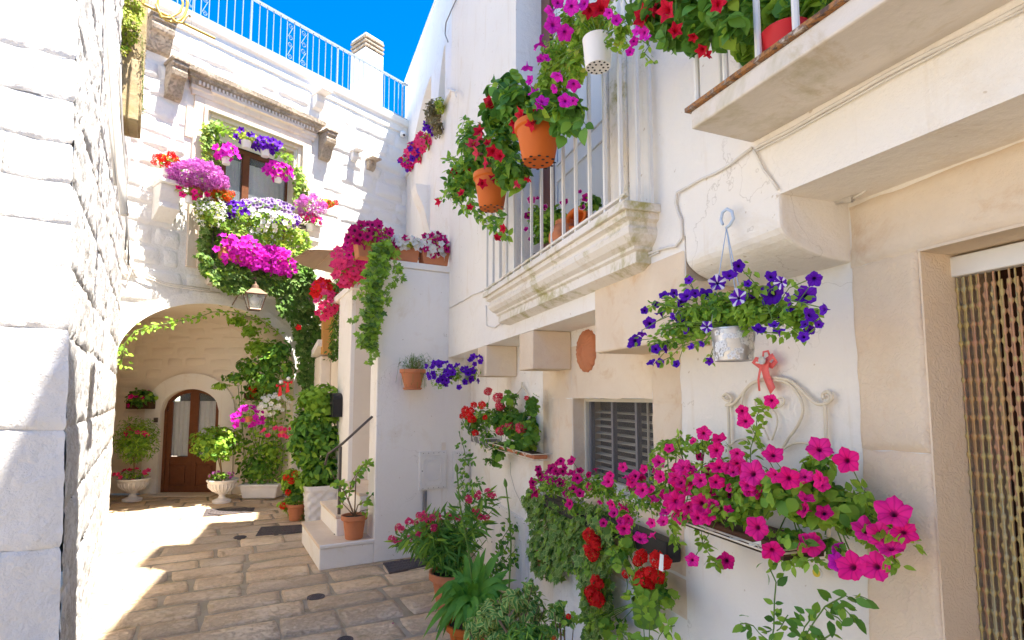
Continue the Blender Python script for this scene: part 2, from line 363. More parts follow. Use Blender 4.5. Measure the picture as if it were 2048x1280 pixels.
# ---------------- leaf and flower templates (verts, tris, attribute colours) ----------------
def T_leaf(L=1, W=.5, seg=4, fold=.18, droop=.25, edgew=False):
    """pointed oval leaf along +Y, normal +Z, base at the origin, length 1"""
    V = []; A = []; F = []
    for i in range(seg + 1):
        t = i / seg; w = W * .5 * math.sin(math.pi * (t ** .8)) ** .85 if 0 < i < seg else .0
        z = -droop * t * t
        V += [(-w, t * L, z + fold * w), (0, t * L, z), (w, t * L, z + fold * w)]; A += [(0, 1, t), (0, 0, t), (0, 1, t)]
    for i in range(seg):
        a = i * 3
        for k in (0, 1):
            p, q, r, s = a + k, a + k + 1, a + 3 + k + 1, a + 3 + k
            if i > 0: F.append((p, q, r))
            elif k == 0: F.append((q, r, s)); continue
            else: F.append((p, r, s)); continue
            if i < seg - 1: F.append((p, r, s))
    return np.array(V, float), np.array(F), np.array(A, float)
def T_fan(outline, zf, rim=1):
    V = [(0, .42, 0)]; A = [(0, 0, 0)]; F = []
    n = len(outline)
    for k, (x, y) in enumerate(outline): V.append((x, y, zf(x, y))); A.append((0, rim, k / n))
    # inner ring for the pale margin
    for k, (x, y) in enumerate(outline):
        V.append((x * .72, .42 + (y - .42) * .72, zf(x, y) * .55)); A.append((0, .35, k / n))
    for k in range(n):
        q = (k + 1) % n
        F += [(0, 1 + n + k, 1 + n + q), (1 + n + k, 1 + k, 1 + q), (1 + n + k, 1 + q, 1 + n + q)]
    return np.array(V, float), np.array(F), np.array(A, float)
ivyo = [(0, .05), (.22, -.02), (.42, .12), (.30, .30), (.52, .55), (.24, .58), (0, 1.0), (-.24, .58), (-.52, .55), (-.30, .30), (-.42, .12), (-.22, -.02)]
T_IVY = T_fan(ivyo, lambda x, y: -.22 * (x * x + (y - .4) ** 2) + .05 * abs(x))
gero = []
for k in range(16):
    a = -math.pi / 2 + .35 + (2 * math.pi - .7) * k / 15
    r = .5 * (1 + .09 * math.cos(k * math.pi)); gero.append((r * math.cos(a), .42 + r * math.sin(a)))
T_GER = T_fan(gero, lambda x, y: .16 * math.sin(6 * math.atan2(y - .42, x)) * .5 + .1 * (x * x + (y - .42) ** 2) * 2)
T_OV = T_leaf(1, .55); T_BROAD = T_leaf(1, .8, 5, .15, .3); T_LAN = T_leaf(1, .17, 4, .3, .2); T_SM = T_leaf(1, .55, 3, .2, .15)
def T_pet(seg=30, deep=.5, lobe=.13, wave=.12, rings=((.12, -.5), (.3, -.22), (.62, -.06), (.88, 0), (1, -.03)), back=True):
    V = [(0, 0, -deep)]; A = [(0, 0, 0)]; F = []
    for j, (r, z) in enumerate(rings):
        for k in range(seg):
            a = 2 * math.pi * k / seg; s = abs(math.cos(2.5 * a)); m = 1 + lobe * (s ** .6 - .8 + .55 * max(0, s - .95) / .05) * (r > .5) * 1.5 * r + .02 * (r > .8) * math.sin(13 * a)
            zz = z * (deep / .5) + wave * r * r * math.cos(5 * a) + .03 * r * math.sin(9 * a)
            V.append((r * m * math.cos(a), r * m * math.sin(a), zz)); A.append((0, r, (a / (2 * math.pi))))
    nr = len(rings)
    for k in range(seg): F.append((0, 1 + k, 1 + (k + 1) % seg))
    for j in range(nr - 1):
        for k in range(seg):
            q = (k + 1) % seg; a = 1 + j * seg; b = a + seg
            F += [(a + k, b + k, b + q), (a + k, b + q, a + q)]
    if back:
        n0 = len(V); m = 6
        for (r, z) in ((.3, -.24), (.1, -.75), (.06, -1.15)):
            for k in range(m):
                a = 2 * math.pi * k / m; V.append((r * math.cos(a), r * math.sin(a), z)); A.append((0, .5, k / m))
        for j in range(2):
            for k in range(m):
                q = (k + 1) % m; a = n0 + j * m; b = a + m
                F += [(a + k, b + k, b + q), (a + k, b + q, a + q)]
    return np.array(V, float), np.array(F), np.array(A, float)
T_PET = T_pet(); T_PETF = T_pet(10, .4, .15, .08, ((.25, -.2), (1, 0)), False)
T_TRUMP = T_pet(25, .8, .3, .14, ((.12, -.8), (.26, -.3), (.62, -.02), (1.05, .05)), True)
T_STARF = T_pet(10, .3, .5, .1, ((.3, -.1), (1, .02)), False)
def T_cluster(nf=26, fl=.34, seed=3, ps=5):
    r = random.Random(seed); V = []; F = []; A = []
    for i in range(nf):
        z = 1 - 1.75 * (i + .5) / nf; ph = i * 2.39996 + r.uniform(-.2, .2); q = math.sqrt(max(0, 1 - z * z))
        n = Vector((q * math.cos(ph), q * math.sin(ph), z)); c = n * (.72 + r.uniform(-.06, .1))
        n = (n + Vector((r.uniform(-.4, .4), r.uniform(-.4, .4), r.uniform(-.3, .3)))).normalized(); t = n.orthogonal().normalized(); b = n.cross(t); rv = r.random(); o0 = r.random() * 6
        for p in range(ps):
            a = o0 + 2 * math.pi * p / ps; k = len(V); da = .55
            d = lambda an, rr, h: c + (t * math.cos(an) + b * math.sin(an)) * rr * fl + n * h * fl
            V += [c, d(a - da, .6, .22), d(a - da * .6, 1.02, .12), d(a + da * .6, 1.02, .12), d(a + da, .6, .22)]
            A += [(rv * .8, 0, 0), (rv * .8, .6, .5), (rv * .8, 1, .5), (rv * .8, 1, .5), (rv * .8, .6, .5)]
            F += [(k, k + 1, k + 2), (k, k + 2, k + 3), (k, k + 3, k + 4)]
    return np.array([tuple(v) for v in V], float), np.array(F), np.array(A, float)
T_GERH = T_cluster(); T_GERHF = T_cluster(14, .42, 5, 4); T_OLE = T_cluster(7, .6, 9, 5)
def np_mesh(name, V, F, A, smooth=True):
    me = bpy.data.meshes.new(name); me.vertices.add(len(V)); me.vertices.foreach_set('co', V.astype(np.float32).ravel())
    me.loops.add(F.size); me.loops.foreach_set('vertex_index', F.astype(np.int32).ravel())
    me.polygons.add(len(F)); me.polygons.foreach_set('loop_start', np.arange(0, F.size, 3, dtype=np.int32))
    me.update(calc_edges=True)
    if smooth: me.polygons.foreach_set('use_smooth', np.ones(len(F), dtype=bool))
    at = me.attributes.new('c', 'FLOAT_COLOR', 'POINT')
    at.data.foreach_set('color', np.hstack([A, np.ones((len(A), 1))]).astype(np.float32).ravel())
    me.update(); return me
_cache = {}
def tmesh(key, T, mat, vary=0):
    k = (key, mat.name, vary)
    if k not in _cache:
        V, F, A = T; V = V.copy()
        if vary:
            r = np.random.default_rng(vary); rad = np.hypot(V[:, 0], V[:, 1])
            V[:, 2] += .10 * rad * np.sin(np.arctan2(V[:, 1], V[:, 0]) * (2 + vary % 3) + vary) * (rad > .4)
            V[:, 0] *= r.uniform(.88, 1.08); V += r.normal(0, .012, V.shape)
        me = np_mesh(key, V, F, A); me.materials.append(mat); _cache[k] = me
    return _cache[k]
def frame(n, y=None, roll=0):
    n = Vector(n).normalized()
    if y is None: y = Vector((random.gauss(0, 1), random.gauss(0, 1), random.gauss(0, 1)))
    y = Vector(y); y = y - n * y.dot(n)
    y = n.orthogonal().normalized() if y.length < 1e-5 else y.normalized()
    x = y.cross(n)
    if roll:
        c, s = math.cos(roll), math.sin(roll); x, y = x * c + y * s, y * c - x * s
    return x, y, n
CAMV = Vector((0, 0, EYE))
class Plant:
    """a plant thing (or a plant part of a potted one): leaves, stems, flowers"""
    def __init__(s, root): s.root = root; s.L = {}; s.st = MB(); s.nf = 0; s.FF = {}
    def leaf(s, T, mat, p, n, y, sc_):
        s.L.setdefault((T, mat), []).append((Vector(p), frame(n, y), sc_, random.random()))
    def stem(s, pts, r=.0015, n=4, r1=None): s.st.tube(pts, r, n, r1, cap=False)
    def flower(s, T, mat, p, n, sc_, name='flower', far=False, y=None):
        if far: s.FF.setdefault((T, mat), []).append((Vector(p), frame(n, y), sc_, random.random())); return
        Tm = TEMPL[T]; me = tmesh(name + '_' + T, Tm, M[mat], 1 + s.nf % 5); s.nf += 1
        o = bpy.data.objects.new(name, me); COL.objects.link(o); x, yy, nn = frame(n, y)
        o.matrix_world = Matrix.Translation(Vector(p)) @ Matrix((x, yy, nn)).transposed().to_4x4() @ Matrix.Scale(sc_, 4)
        mw = o.matrix_world.copy(); o.parent = s.root; o.matrix_parent_inverse = Matrix.Translation(-s.root.location); o.matrix_basis = mw
    def done(s, parts=0, leafname='leaf', stemmat='stem'):
        allL = []
        for k, li in s.L.items():
            for it in li: allL.append((it[2] * abs((it[0] - CAMV).normalized().dot(it[1][2])) / max(.3, (it[0] - CAMV).length), k, it))
        allL.sort(key=lambda a: -a[0])
        for _, (T, mat), (p, (x, y, n), sc_, rv) in allL[:parts]:
            o = bpy.data.objects.new(leafname, tmesh('leaf_' + T, TEMPL[T], M[mat])); COL.objects.link(o)
            mw = Matrix.Translation(p) @ Matrix((x, y, n)).transposed().to_4x4() @ Matrix.Scale(sc_, 4)
            o.parent = s.root; o.matrix_parent_inverse = Matrix.Translation(-s.root.location); o.matrix_basis = mw
        rest = {}
        for _, k, it in allL[parts:]: rest.setdefault(k[1], []).append((k[0], it))
        for mat, li in rest.items(): s._join('foliage', mat, li)
        fr = {}
        for (T, mat), li in s.FF.items(): fr.setdefault(mat, []).extend((T, it) for it in li)
        for mat, li in fr.items():
            s._join('blossoms', mat, li)
        if s.st.v: s.st.build('stems', M[stemmat], s.root, smooth=True, kind='stuff')
    def _join(s, name, mat, li):
        Vs = []; Fs = []; As = []; k = 0
        byT = {}
        for T, it in li: byT.setdefault(T, []).append(it)
        for T, its in byT.items():
            V, F, A = TEMPL[T]; n = len(its)
            R = np.array([[(x[i], y[i], z[i]) for i in range(3)] for _, (x, y, z), _, _ in its])
            P = np.array([tuple(p) for p, _, _, _ in its]); S = np.array([q for _, _, q, _ in its])
            W = np.einsum('nij,vj->nvi', R, V) * S[:, None, None] + P[:, None, :]
            AA = np.repeat(A[None], n, 0).copy(); AA[:, :, 0] = (AA[:, :, 0] + np.array([q for _, _, _, q in its])[:, None]) % 1
            Vs.append(W.reshape(-1, 3)); As.append(AA.reshape(-1, 3))
            Fs.append((F[None] + (np.arange(n) * len(V))[:, None, None] + k).reshape(-1, 3)); k += n * len(V)
        me = np_mesh(name, np.vstack(Vs), np.vstack(Fs), np.vstack(As)); me.materials.append(M[mat])
        o = link(name, me, None, s.root, 'stuff')
TEMPL = dict(ov=T_OV, broad=T_BROAD, lan=T_LAN, sm=T_SM, ivy=T_IVY, ger=T_GER, pet=T_PET, petf=T_PETF, trump=T_TRUMP, starf=T_STARF, gerh=T_GERH, gerhf=T_GERHF, ole=T_OLE)
def rv(s=1.): return Vector((random.gauss(0, s), random.gauss(0, s), random.gauss(0, s)))
def blob(pl, T, mat, c, rad, n, size, up=.6, out=.8, shell=.45, mats=None, stems=0, stem_root=None, sv=.35, down=0):
    """leaves spread through an ellipsoid; rad = (rx, ry, rz) or a float"""
    c = Vector(c); r = Vector(rad) if hasattr(rad, '__len__') else Vector((rad,) * 3)
    for i in range(n):
        u = rv().normalized(); q = (shell + (1 - shell) * random.random() ** .7) * (1 + .18 * noise.noise(Vector((u.x, u.y, u.z)) * 2.3 + c * 7))
        p = c + Vector((u.x * r.x, u.y * r.y, u.z * r.z)) * q
        nn = (u * out + Vector((0, 0, up)) + rv(.45)).normalized()
        y = u * .7 + rv(.6) + Vector((0, 0, -.2 - down))
        m_ = mat if not mats else random.choices([mat] + mats, [3] + [1] * len(mats))[0]
        s_ = size * random.uniform(1 - sv, 1 + sv)
        pl.leaf(T, m_, p - Vector(frame(nn, y)[1]) * s_ * .5, nn, y, s_)
    for i in range(stems):
        u = rv().normalized(); u.z = abs(u.z) * .8; a = Vector(stem_root) if stem_root is not None else c - Vector((0, 0, r.z))
        b = c + Vector((u.x * r.x, u.y * r.y, u.z * r.z)) * .95
        m_ = (a + b) / 2 + Vector((0, 0, .2 * r.z)) + rv(.03 * r.x)
        pl.stem([a, m_ * .5 + a * .5 + Vector((0, 0, .05 * r.z)), m_, b], .0022, 4)
def strand(pl, T, mat, pts, size, per=60, spread=.02, stemr=.0015, nrm=None, mats=None, sv=.3, updn=0):
    """leaves along a path; per = leaves per metre"""
    pts = [Vector(p) for p in pts]; dense = []
    for a, b in zip(pts, pts[1:]):
        m_ = max(2, int((b - a).length / .03))
        for i in range(m_): dense.append(a.lerp(b, i / m_) + rv(.004))
    dense.append(pts[-1])
    if stemr: pl.stem(dense[::2] if len(dense) > 6 else dense, stemr, 4)
    Ltot = sum((b - a).length for a, b in zip(pts, pts[1:]))
    for i in range(int(Ltot * per)):
        k = random.randrange(len(dense) - 1); p = dense[k].lerp(dense[k + 1], random.random()); d = (dense[k + 1] - dense[k]).normalized()
        o = rv(); o = (o - d * o.dot(d)).normalized(); n_ = (Vector(nrm) if nrm is not None else Vector((-.2, -.8, .4))) + rv(.45)
        m_ = mat if not mats else random.choices([mat] + mats, [3] + [1] * len(mats))[0]
        pl.leaf(T, m_, p + o * spread * random.random(), n_, o + d * .5 + Vector((0, 0, -.3)), size * random.uniform(1 - sv, 1 + sv))
def inpoly(x, y, poly):
    c = False; n = len(poly)
    for i in range(n):
        x1, y1 = poly[i]; x2, y2 = poly[i - 1]
        if (y1 > y) != (y2 > y) and x < (x2 - x1) * (y - y1) / (y2 - y1) + x1: c = not c
    return c
def sheet(pl, T, mat, plane, polyg, n, size, d0=.02, d1=.12, mats=None, sv=.35, hang=.6, thr=-1, nsc=3.):
    """climbing / hanging leaf curtain on a wall plane; polygon corners are found on the wall from the picture"""
    pg = [plane.sz(x, y, d0) for x, y in polyg]
    x0, x1 = min(p[0] for p in pg), max(p[0] for p in pg); y0, y1 = min(p[1] for p in pg), max(p[1] for p in pg); k = 0; g = 0
    while k < n and g < n * 30:
        g += 1; a = random.uniform(x0, x1); z = random.uniform(y0, y1)
        a2 = a + .04 * nz(a * 9, z * 9, 1); z2 = z + .05 * nz(a * 8, z * 8, 5)
        if not inpoly(a2, z2, pg): continue
        q = nz(a * nsc, z * nsc, 3.3)
        if q < thr: continue
        bulge = .5 + .5 * nz(a * 5, z * 5, 9); off = d0 + (d1 - d0) * (bulge * .7 + .3 * random.random())
        m_ = mat if not mats else random.choices([mat] + mats, [3] + [1] * len(mats))[0]
        pl.leaf(T, m_, plane.w(a, z, off), plane.n + Vector((0, 0, .45)) + rv(.4), Vector((0, 0, -hang)) + rv(.5), size * random.uniform(1 - sv, 1 + sv)); k += 1
def scat(pl, T, mat, c, rad, n, size, face=None, far=True, name='flower', shellz=0, hemi=None, sv=.2, tilt=.5, outk=1.03):
    """flowers over the outward, camera-side surface of an ellipsoid"""
    c = Vector(c); r = Vector(rad) if hasattr(rad, '__len__') else Vector((rad,) * 3); tc = (CAMV - c).normalized()
    k = 0; g = 0; placed = []
    while k < n and g < n * 40:
        g += 1; u = rv().normalized()
        if u.dot(tc) + .35 * u.z < (-.05 if hemi is None else hemi): continue
        p = c + Vector((u.x * r.x, u.y * r.y, u.z * r.z)) * (outk + random.uniform(-.22, .16))
        if any((p - q).length < size * 1.25 for q in placed) and g < n * 20: continue
        placed.append(p); nn = (Vector(u) * .6 + tc * .7 + Vector((0, 0, .3)) + rv(tilt * .5)).normalized()
        if face is not None: nn = (Vector(face) + rv(tilt * .5)).normalized()
        pl.flower(T, mat, p, nn, size * random.uniform(1 - sv, 1 + sv), name, far); k += 1
def soil(c, r, parent, z): 
    MB().lathe(c, [(0.001, z), (r * .5, z + .008), (r, z)], 16).build('soil', M['soil'], parent, smooth=True)
def lattice(plane, s0, s1, z0, z1, ns, nz_, fn, name, mat, parent, smooth=True):
    """displaced grid on a wall plane; fn(s,z,u,v) -> offset"""
    mb = MB(); vs = []
    for j in range(nz_ + 1):
        for i in range(ns + 1):
            u, v = i / ns, j / nz_; a = s0 + (s1 - s0) * u; z = z0 + (z1 - z0) * v; r = fn(a, z, u, v)
            if isinstance(r, tuple): vs.append(plane.w(*r))
            else: vs.append(plane.w(a, z, r))
    fs = [(j * (ns + 1) + i, j * (ns + 1) + i + 1, (j + 1) * (ns + 1) + i + 1, (j + 1) * (ns + 1) + i) for j in range(nz_) for i in range(ns)]
    return mb.add(vs, fs).build(name, mat, parent, smooth=smooth)
def stone_block(plane, s0, s1, z0, z1, proud, rough, ns, nz_, mat, parent, name='stone', seed=0, clampf=None, gap=.006, edge=.03, jit=.02, sink=-.025):
    cj = [random.uniform(-jit, jit) for _ in range(8)]; tl = random.uniform(-.4, .4) * proud; tz = random.uniform(-.4, .4) * proud
    def fn(a, z, u, v):
        du = min(u, 1 - u) * (s1 - s0); dv = min(v, 1 - v) * (z1 - z0); d = min(du, dv)
        e = min(1, d / edge) if edge else 1; e = math.sin(e * math.pi / 2)
        aa = a + (cj[0] * (1 - u) * (1 - v) + cj[1] * u * (1 - v) + cj[2] * (1 - u) * v + cj[3] * u * v); zz = z + (cj[4] * (1 - u) * (1 - v) + cj[5] * u * (1 - v) + cj[6] * (1 - u) * v + cj[7] * u * v) * .6
        aa += (.5 - u) * gap * 2; zz += (.5 - v) * gap * 2
        o = sink + (proud - sink) * e + e * (tl * (u - .5) * 2 + tz * (v - .5) * 2) + e * rough * (nz(aa * 5, zz * 7, seed) + .5 * nz(aa * 14, zz * 18, seed) + .3 * nz(aa * 34, zz * 34, seed))
        if sink > -.02: aa += .008 * nz(zz * 14, seed, 1) * (2 * abs(u - .5)) ** 4; zz += .008 * nz(aa * 14, seed, 4) * (2 * abs(v - .5)) ** 4
        if clampf: aa, zz = clampf(aa, zz)
        return (aa, zz, o)
    return lattice(plane, s0, s1, z0, z1, ns, nz_, fn, name, mat, parent)
# ======================= the setting =======================
def isect(A, B):  # s on A where planes A and B cross
    den = A.d.x * B.n.x + A.d.y * B.n.y; v = B.o - A.o
    return (v.x * B.n.x + v.y * B.n.y) / den
# --- ground and paving ---
gm = MB(); gm.add([(-60, -60, -.01), (60, -60, -.01), (60, 60, -.01), (-60, 60, -.01)], [(0, 1, 2, 3)])
ground = gm.build('ground', M['mortar']); ground['kind'] = 'structure'
pave = thing('pavement', None, None); pave['kind'] = 'structure'
pd = vdir(3140); pn = Vector((-pd.y, pd.x, 0)); p0 = Vector((-3.0, 5.0, 0))
def paving():
    rowy = -2.6; k = 0; cnt = 0; bulk = MB()
    while rowy < 5.4:
        h = random.uniform(.27, .42); x = -4.5 + random.uniform(0, .5); tilt = random.uniform(-.01, .01)
        while x < 4.6:
            L = random.uniform(.38, .88); g = random.uniform(.004, .011)
            c = p0 + pd * (x + L / 2) + pn * (rowy + h / 2)
            # inside the lane only
            ok = (c - PB.o).dot(PB.n) > -.3 and (c - PL_.o).dot(PL_.n) > -.25 and c.y < 9.75
            if ok:
                jt = [(random.uniform(-.018, .018), random.uniform(-.014, .014)) for _ in range(4)]; dz = random.uniform(-.003, .004); ns, nt_ = 7, 5; sd_ = random.random() * 50; rc = random.uniform(.004, .025)
                tx, ty = random.uniform(-.003, .003), random.uniform(-.003, .003)
                vs = []
                for j in range(nt_ + 1):
                    for i in range(ns + 1):
                        u, v = i / ns, j / nt_; uu = (0, .016, .1, .35, .65, .9, .984, 1)[i]; vv = (0, .035, .3, .7, .965, 1)[j]
                        jx = (jt[0][0] * (1 - uu) + jt[1][0] * uu) * (1 - vv) + (jt[3][0] * (1 - uu) + jt[2][0] * uu) * vv
                        jy = (jt[0][1] * (1 - uu) + jt[1][1] * uu) * (1 - vv) + (jt[3][1] * (1 - uu) + jt[2][1] * uu) * vv
                        a = x + g + (L - 2 * g) * uu + jx; b = rowy + g + (h - 2 * g) * vv + jy
                        cx = (uu - .5) * 2; cy = (vv - .5) * 2; cor = max(0, abs(cx) + abs(cy) - 1.55)
                        a -= cor * cx * rc * 1.2; b -= cor * cy * rc
                        a += .008 * nz(a * 11, b * 11, sd_); b += .008 * nz(a * 11, b * 11, sd_ + 9)
                        ed = i in (0, ns) or j in (0, nt_)
                        z = -.04 if ed else dz + tx * cx + ty * cy + .006 * nz(a * 5, b * 5, sd_) + .003 * nz(a * 18, b * 18, sd_) - (.004 if (i in (1, ns - 1) or j in (1, nt_ - 1)) else 0)
                        q = p0 + pd * a + pn * b; vs.append((q.x, q.y, z))
                fs = [(j * (ns + 1) + i, j * (ns + 1) + i + 1, (j + 1) * (ns + 1) + i + 1, (j + 1) * (ns + 1) + i) for j in range(nt_) for i in range(ns)]
                if cnt < 298 and c.y > 2.6:
                    MB().add(vs, fs).build('paving_stone', M['paving'], pave, smooth=True); cnt += 1
                else: bulk.add(vs, fs)
            x += L
        rowy += h
    if bulk.v: bulk.build('further_paving', M['paving'], pave, smooth=True, kind='stuff')
paving()
# covers and grates in the paving
def cover(px, py, rx, label, hexy=False):
    c = GR(px, py); r = (GR(px + rx, py) - c).length
    t = thing('drain_cover', label, 'drain cover', c)
    MB().lathe(c, [(r, -.02), (r, .009), (r * .9, .011), (r * .88, .006), (r * .0, .007)], 26).build('frame', M['castiron'], t)
    m = MB()
    for k in range(-3, 4):
        for l in range(-3, 4):
            if (k * k + l * l) < 9: m.lathe(c + Vector((k * r * .24, l * r * .24, .006)), [(r * .08, 0), (r * .07, .005), (0, .006)], 6)
    m.build('studs', M['castiron'], t, kind='stuff')
cover(632, 1195, 17, 'small round iron cover on the sunlit-brown paving, nearest round one before the steps')
cover(480, 1075, 12, 'small round iron cover on the paving left of the rectangular grate')
cover(690, 1281, 16, 'round iron cover cut by the bottom edge of the photo')
def grate(p, label, rnd=False):
    q = [GR(*a) for a in p]; c = sum(q, Vector()) / 4; t = thing('drain_grate', label, 'drain grate', c)
    up = Vector((0, 0, 1)); h = .012
    MB().hexa([a - up * .02 for a in q] + [a + up * .009 for a in q]).build('plate', M['castiron'], t)
    m = MB(); nx, ny = 14, 4
    for i in range(nx):
        for j in range(ny):
            u0, u1, v0, v1 = (i + .2) / nx, (i + .8) / nx, (j + .2) / ny, (j + .8) / ny
            B = lambda u, v: (q[0] * (1 - u) + q[1] * u) * (1 - v) + (q[3] * (1 - u) + q[2] * u) * v
            cs = [B(u0, v0), B(u1, v0), B(u1, v1), B(u0, v1)]
            m.hexa([a + up * .009 for a in cs] + [a + up * .014 for a in cs])
    m.build('tread_studs', M['castiron'], t, kind='stuff')
    if rnd:
        r = .27; MB().lathe(c, [(r, .014), (r, .02), (r * .93, .02), (r * .93, .014)], 36).build('ring', M['castiron'], t)
grate([(405, 1034), (505, 1026), (510, 1016), (412, 1019)], 'large cast iron manhole plate in the paving before the brown door', True)
grate([(511, 1073), (605, 1064), (607, 1050), (522, 1055)], 'grey rectangular drain grate beside the white woven planter')
grate([(779, 1147), (858, 1130), (850, 1115), (766, 1127)], 'grey rectangular drain grate at the foot of the white terrace wall')
# ---------- whitewashed stone house with the arch ----------
H = thing('stone_house', 'whitewashed rubble stone house with vaulted archway and flower-filled balcony window', 'house', (PF.o.x, PF.o.y, 0))
sB = isect(PF, PB); sR = isect(PF, PR); sA0 = PF.S(218, 1005); sA1 = 0.0; TOPF = 7.33
AC = (sA0 + sA1) / 2 - .02; AH = (sA1 - sA0) / 2 + .02; SPR = 2.12; RISE = .93
def arch(a):
    q = 1 - ((a - AC) / AH) ** 2
    return SPR + RISE * max(0, q) ** .5 if abs(a - AC) < AH else 0
wz0, wz1 = 3.75, PF.sz(430, 222)[1]; ws0 = PF.S(428, 300); ws1 = PF.S(592, 330)
F_ = MB(); f0, f1 = sA0 - 2.2, sR + .6
def quad(mb, pl, a0, a1, z0, z1, o=0): mb.add([pl.w(a0, z0, o), pl.w(a1, z0, o), pl.w(a1, z1, o), pl.w(a0, z1, o)], [(0, 1, 2, 3)])
quad(F_, PF, f0, AC - AH, 0, 3.3); quad(F_, PF, AC + AH, f1, 0, 3.3)
NA = 36
for i in range(NA):
    a0 = AC - AH + 2 * AH * i / NA; a1 = AC - AH + 2 * AH * (i + 1) / NA; e0 = max(SPR, arch(a0 + 1e-4)); e1 = max(SPR, arch(a1 - 1e-4))
    F_.add([PF.w(a0, e0, 0), PF.w(a1, e1, 0), PF.w(a1, 3.3, 0), PF.w(a0, 3.3, 0)], [(0, 1, 2, 3)])
quad(F_, PF, f0, ws0, 3.3, TOPF); quad(F_, PF, ws1, f1, 3.3, TOPF); quad(F_, PF, ws0, ws1, 3.3, wz0); quad(F_, PF, ws0, ws1, wz1, TOPF)
F_.box(PF, f0, f1, TOPF, TOPF + .02, -2.6, 0)       # roof terrace
for (a, b) in ((ws0, -1), (ws1, 1)): F_.add([PF.w(a, wz0, 0), PF.w(a, wz1, 0), PF.w(a, wz1, -.5), PF.w(a, wz0, -.5)], [(0, 1, 2, 3)])
F_.add([PF.w(ws0, wz1, 0), PF.w(ws1, wz1, 0), PF.w(ws1, wz1, -.5), PF.w(ws0, wz1, -.5)], [(0, 1, 2, 3)])
F_.add([PF.w(ws0, wz0, 0), PF.w(ws1, wz0, 0), PF.w(ws1, wz0, -.5), PF.w(ws0, wz0, -.5)], [(0, 1, 2, 3)])
wallF = F_.build('wall', M['whitestone'], H)
# barrel vault behind the arch
V_ = MB(); prof = [(AC - AH, 0)] + [(AC - AH + 2 * AH * i / NA, max(SPR, arch(min(max(AC - AH + 2 * AH * i / NA, AC - AH + 1e-4), AC + AH - 1e-4)))) for i in range(NA + 1)] + [(AC + AH, 0)]
nn_ = len(prof)
for k in range(9):
    pass
for k in range(8):
    o0, o1 = -3.6 * k / 8, -3.6 * (k + 1) / 8
    for i in range(nn_ - 1):
        (a0, z0), (a1, z1) = prof[i], prof[i + 1]
        V_.add([PF.w(a0, z0, o0), PF.w(a1, z1, o0), PF.w(a1, z1, o1), PF.w(a0, z0, o1)], [(0, 1, 2, 3)])
V_.build('vault', M['cream'], H)
PW = Pl((-4.5, 9.62), (1, 0)); PW.n = Vector((0, -1, 0))     # back wall of the archway
dx0, dx1 = PW.S(320, 900), PW.S(437, 900); dzt = PW.sz(380, 778)[1]; dsp = PW.sz(330, 822)[1]; dc = (dx0 + dx1) / 2; dh = (dx1 - dx0) / 2
def darch(a): return dsp + (dzt - dsp) * max(0, 1 - ((a - dc) / dh) ** 2) ** .5
W_ = MB(); quad(W_, PW, -4, dx0, 0, 4); quad(W_, PW, dx1, 2, 0, 4); q_ = 18
for i in range(q_):
    a0 = dx0 + (dx1 - dx0) * i / q_; a1 = dx0 + (dx1 - dx0) * (i + 1) / q_
    W_.add([PW.w(a0, darch(a0), 0), PW.w(a1, darch(a1), 0), PW.w(a1, 4, 0), PW.w(a0, 4, 0)], [(0, 1, 2, 3)])
    W_.add([PW.w(a0, darch(a0), 0), PW.w(a1, darch(a1), 0), PW.w(a1, darch(a1), -.25), PW.w(a0, darch(a0), -.25)], [(0, 1, 2, 3)])
for a in (dx0, dx1): W_.add([PW.w(a, 0, 0), PW.w(a, dsp, 0), PW.w(a, dsp, -.25), PW.w(a, 0, -.25)], [(0, 1, 2, 3)])
wallW = W_.build('archway_wall', M['cream'], H)
# door surround: smooth raised band with an arched head
sur = MB(); bw = .27; zz = 0
outer = lambda a: None
pts_i = [(dx0, 0)] + [(dx0 + (dx1 - dx0) * i / 24, darch(dx0 + (dx1 - dx0) * i / 24)) for i in range(25)] + [(dx1, 0)]
pts_o = [(dx0 - bw, 0)] + [(dc + (dh + bw) * math.cos(math.pi - math.pi * i / 24), dsp + (dzt - dsp + bw) * math.sin(math.pi * i / 24)) for i in range(25)] + [(dx1 + bw, 0)]
for i in range(len(pts_i) - 1):
    A0, A1, B0, B1 = pts_i[i], pts_i[i + 1], pts_o[i], pts_o[i + 1]
    sur.add([PW.w(*A0, .05), PW.w(*A1, .05), PW.w(*B1, .05), PW.w(*B0, .05), PW.w(*B1, 0), PW.w(*B0, 0), PW.w(*A1, 0), PW.w(*A0, 0)], [(0, 1, 2, 3), (3, 2, 4, 5), (0, 1, 6, 7)])
sur.build('door_surround', M['plaster'], H)
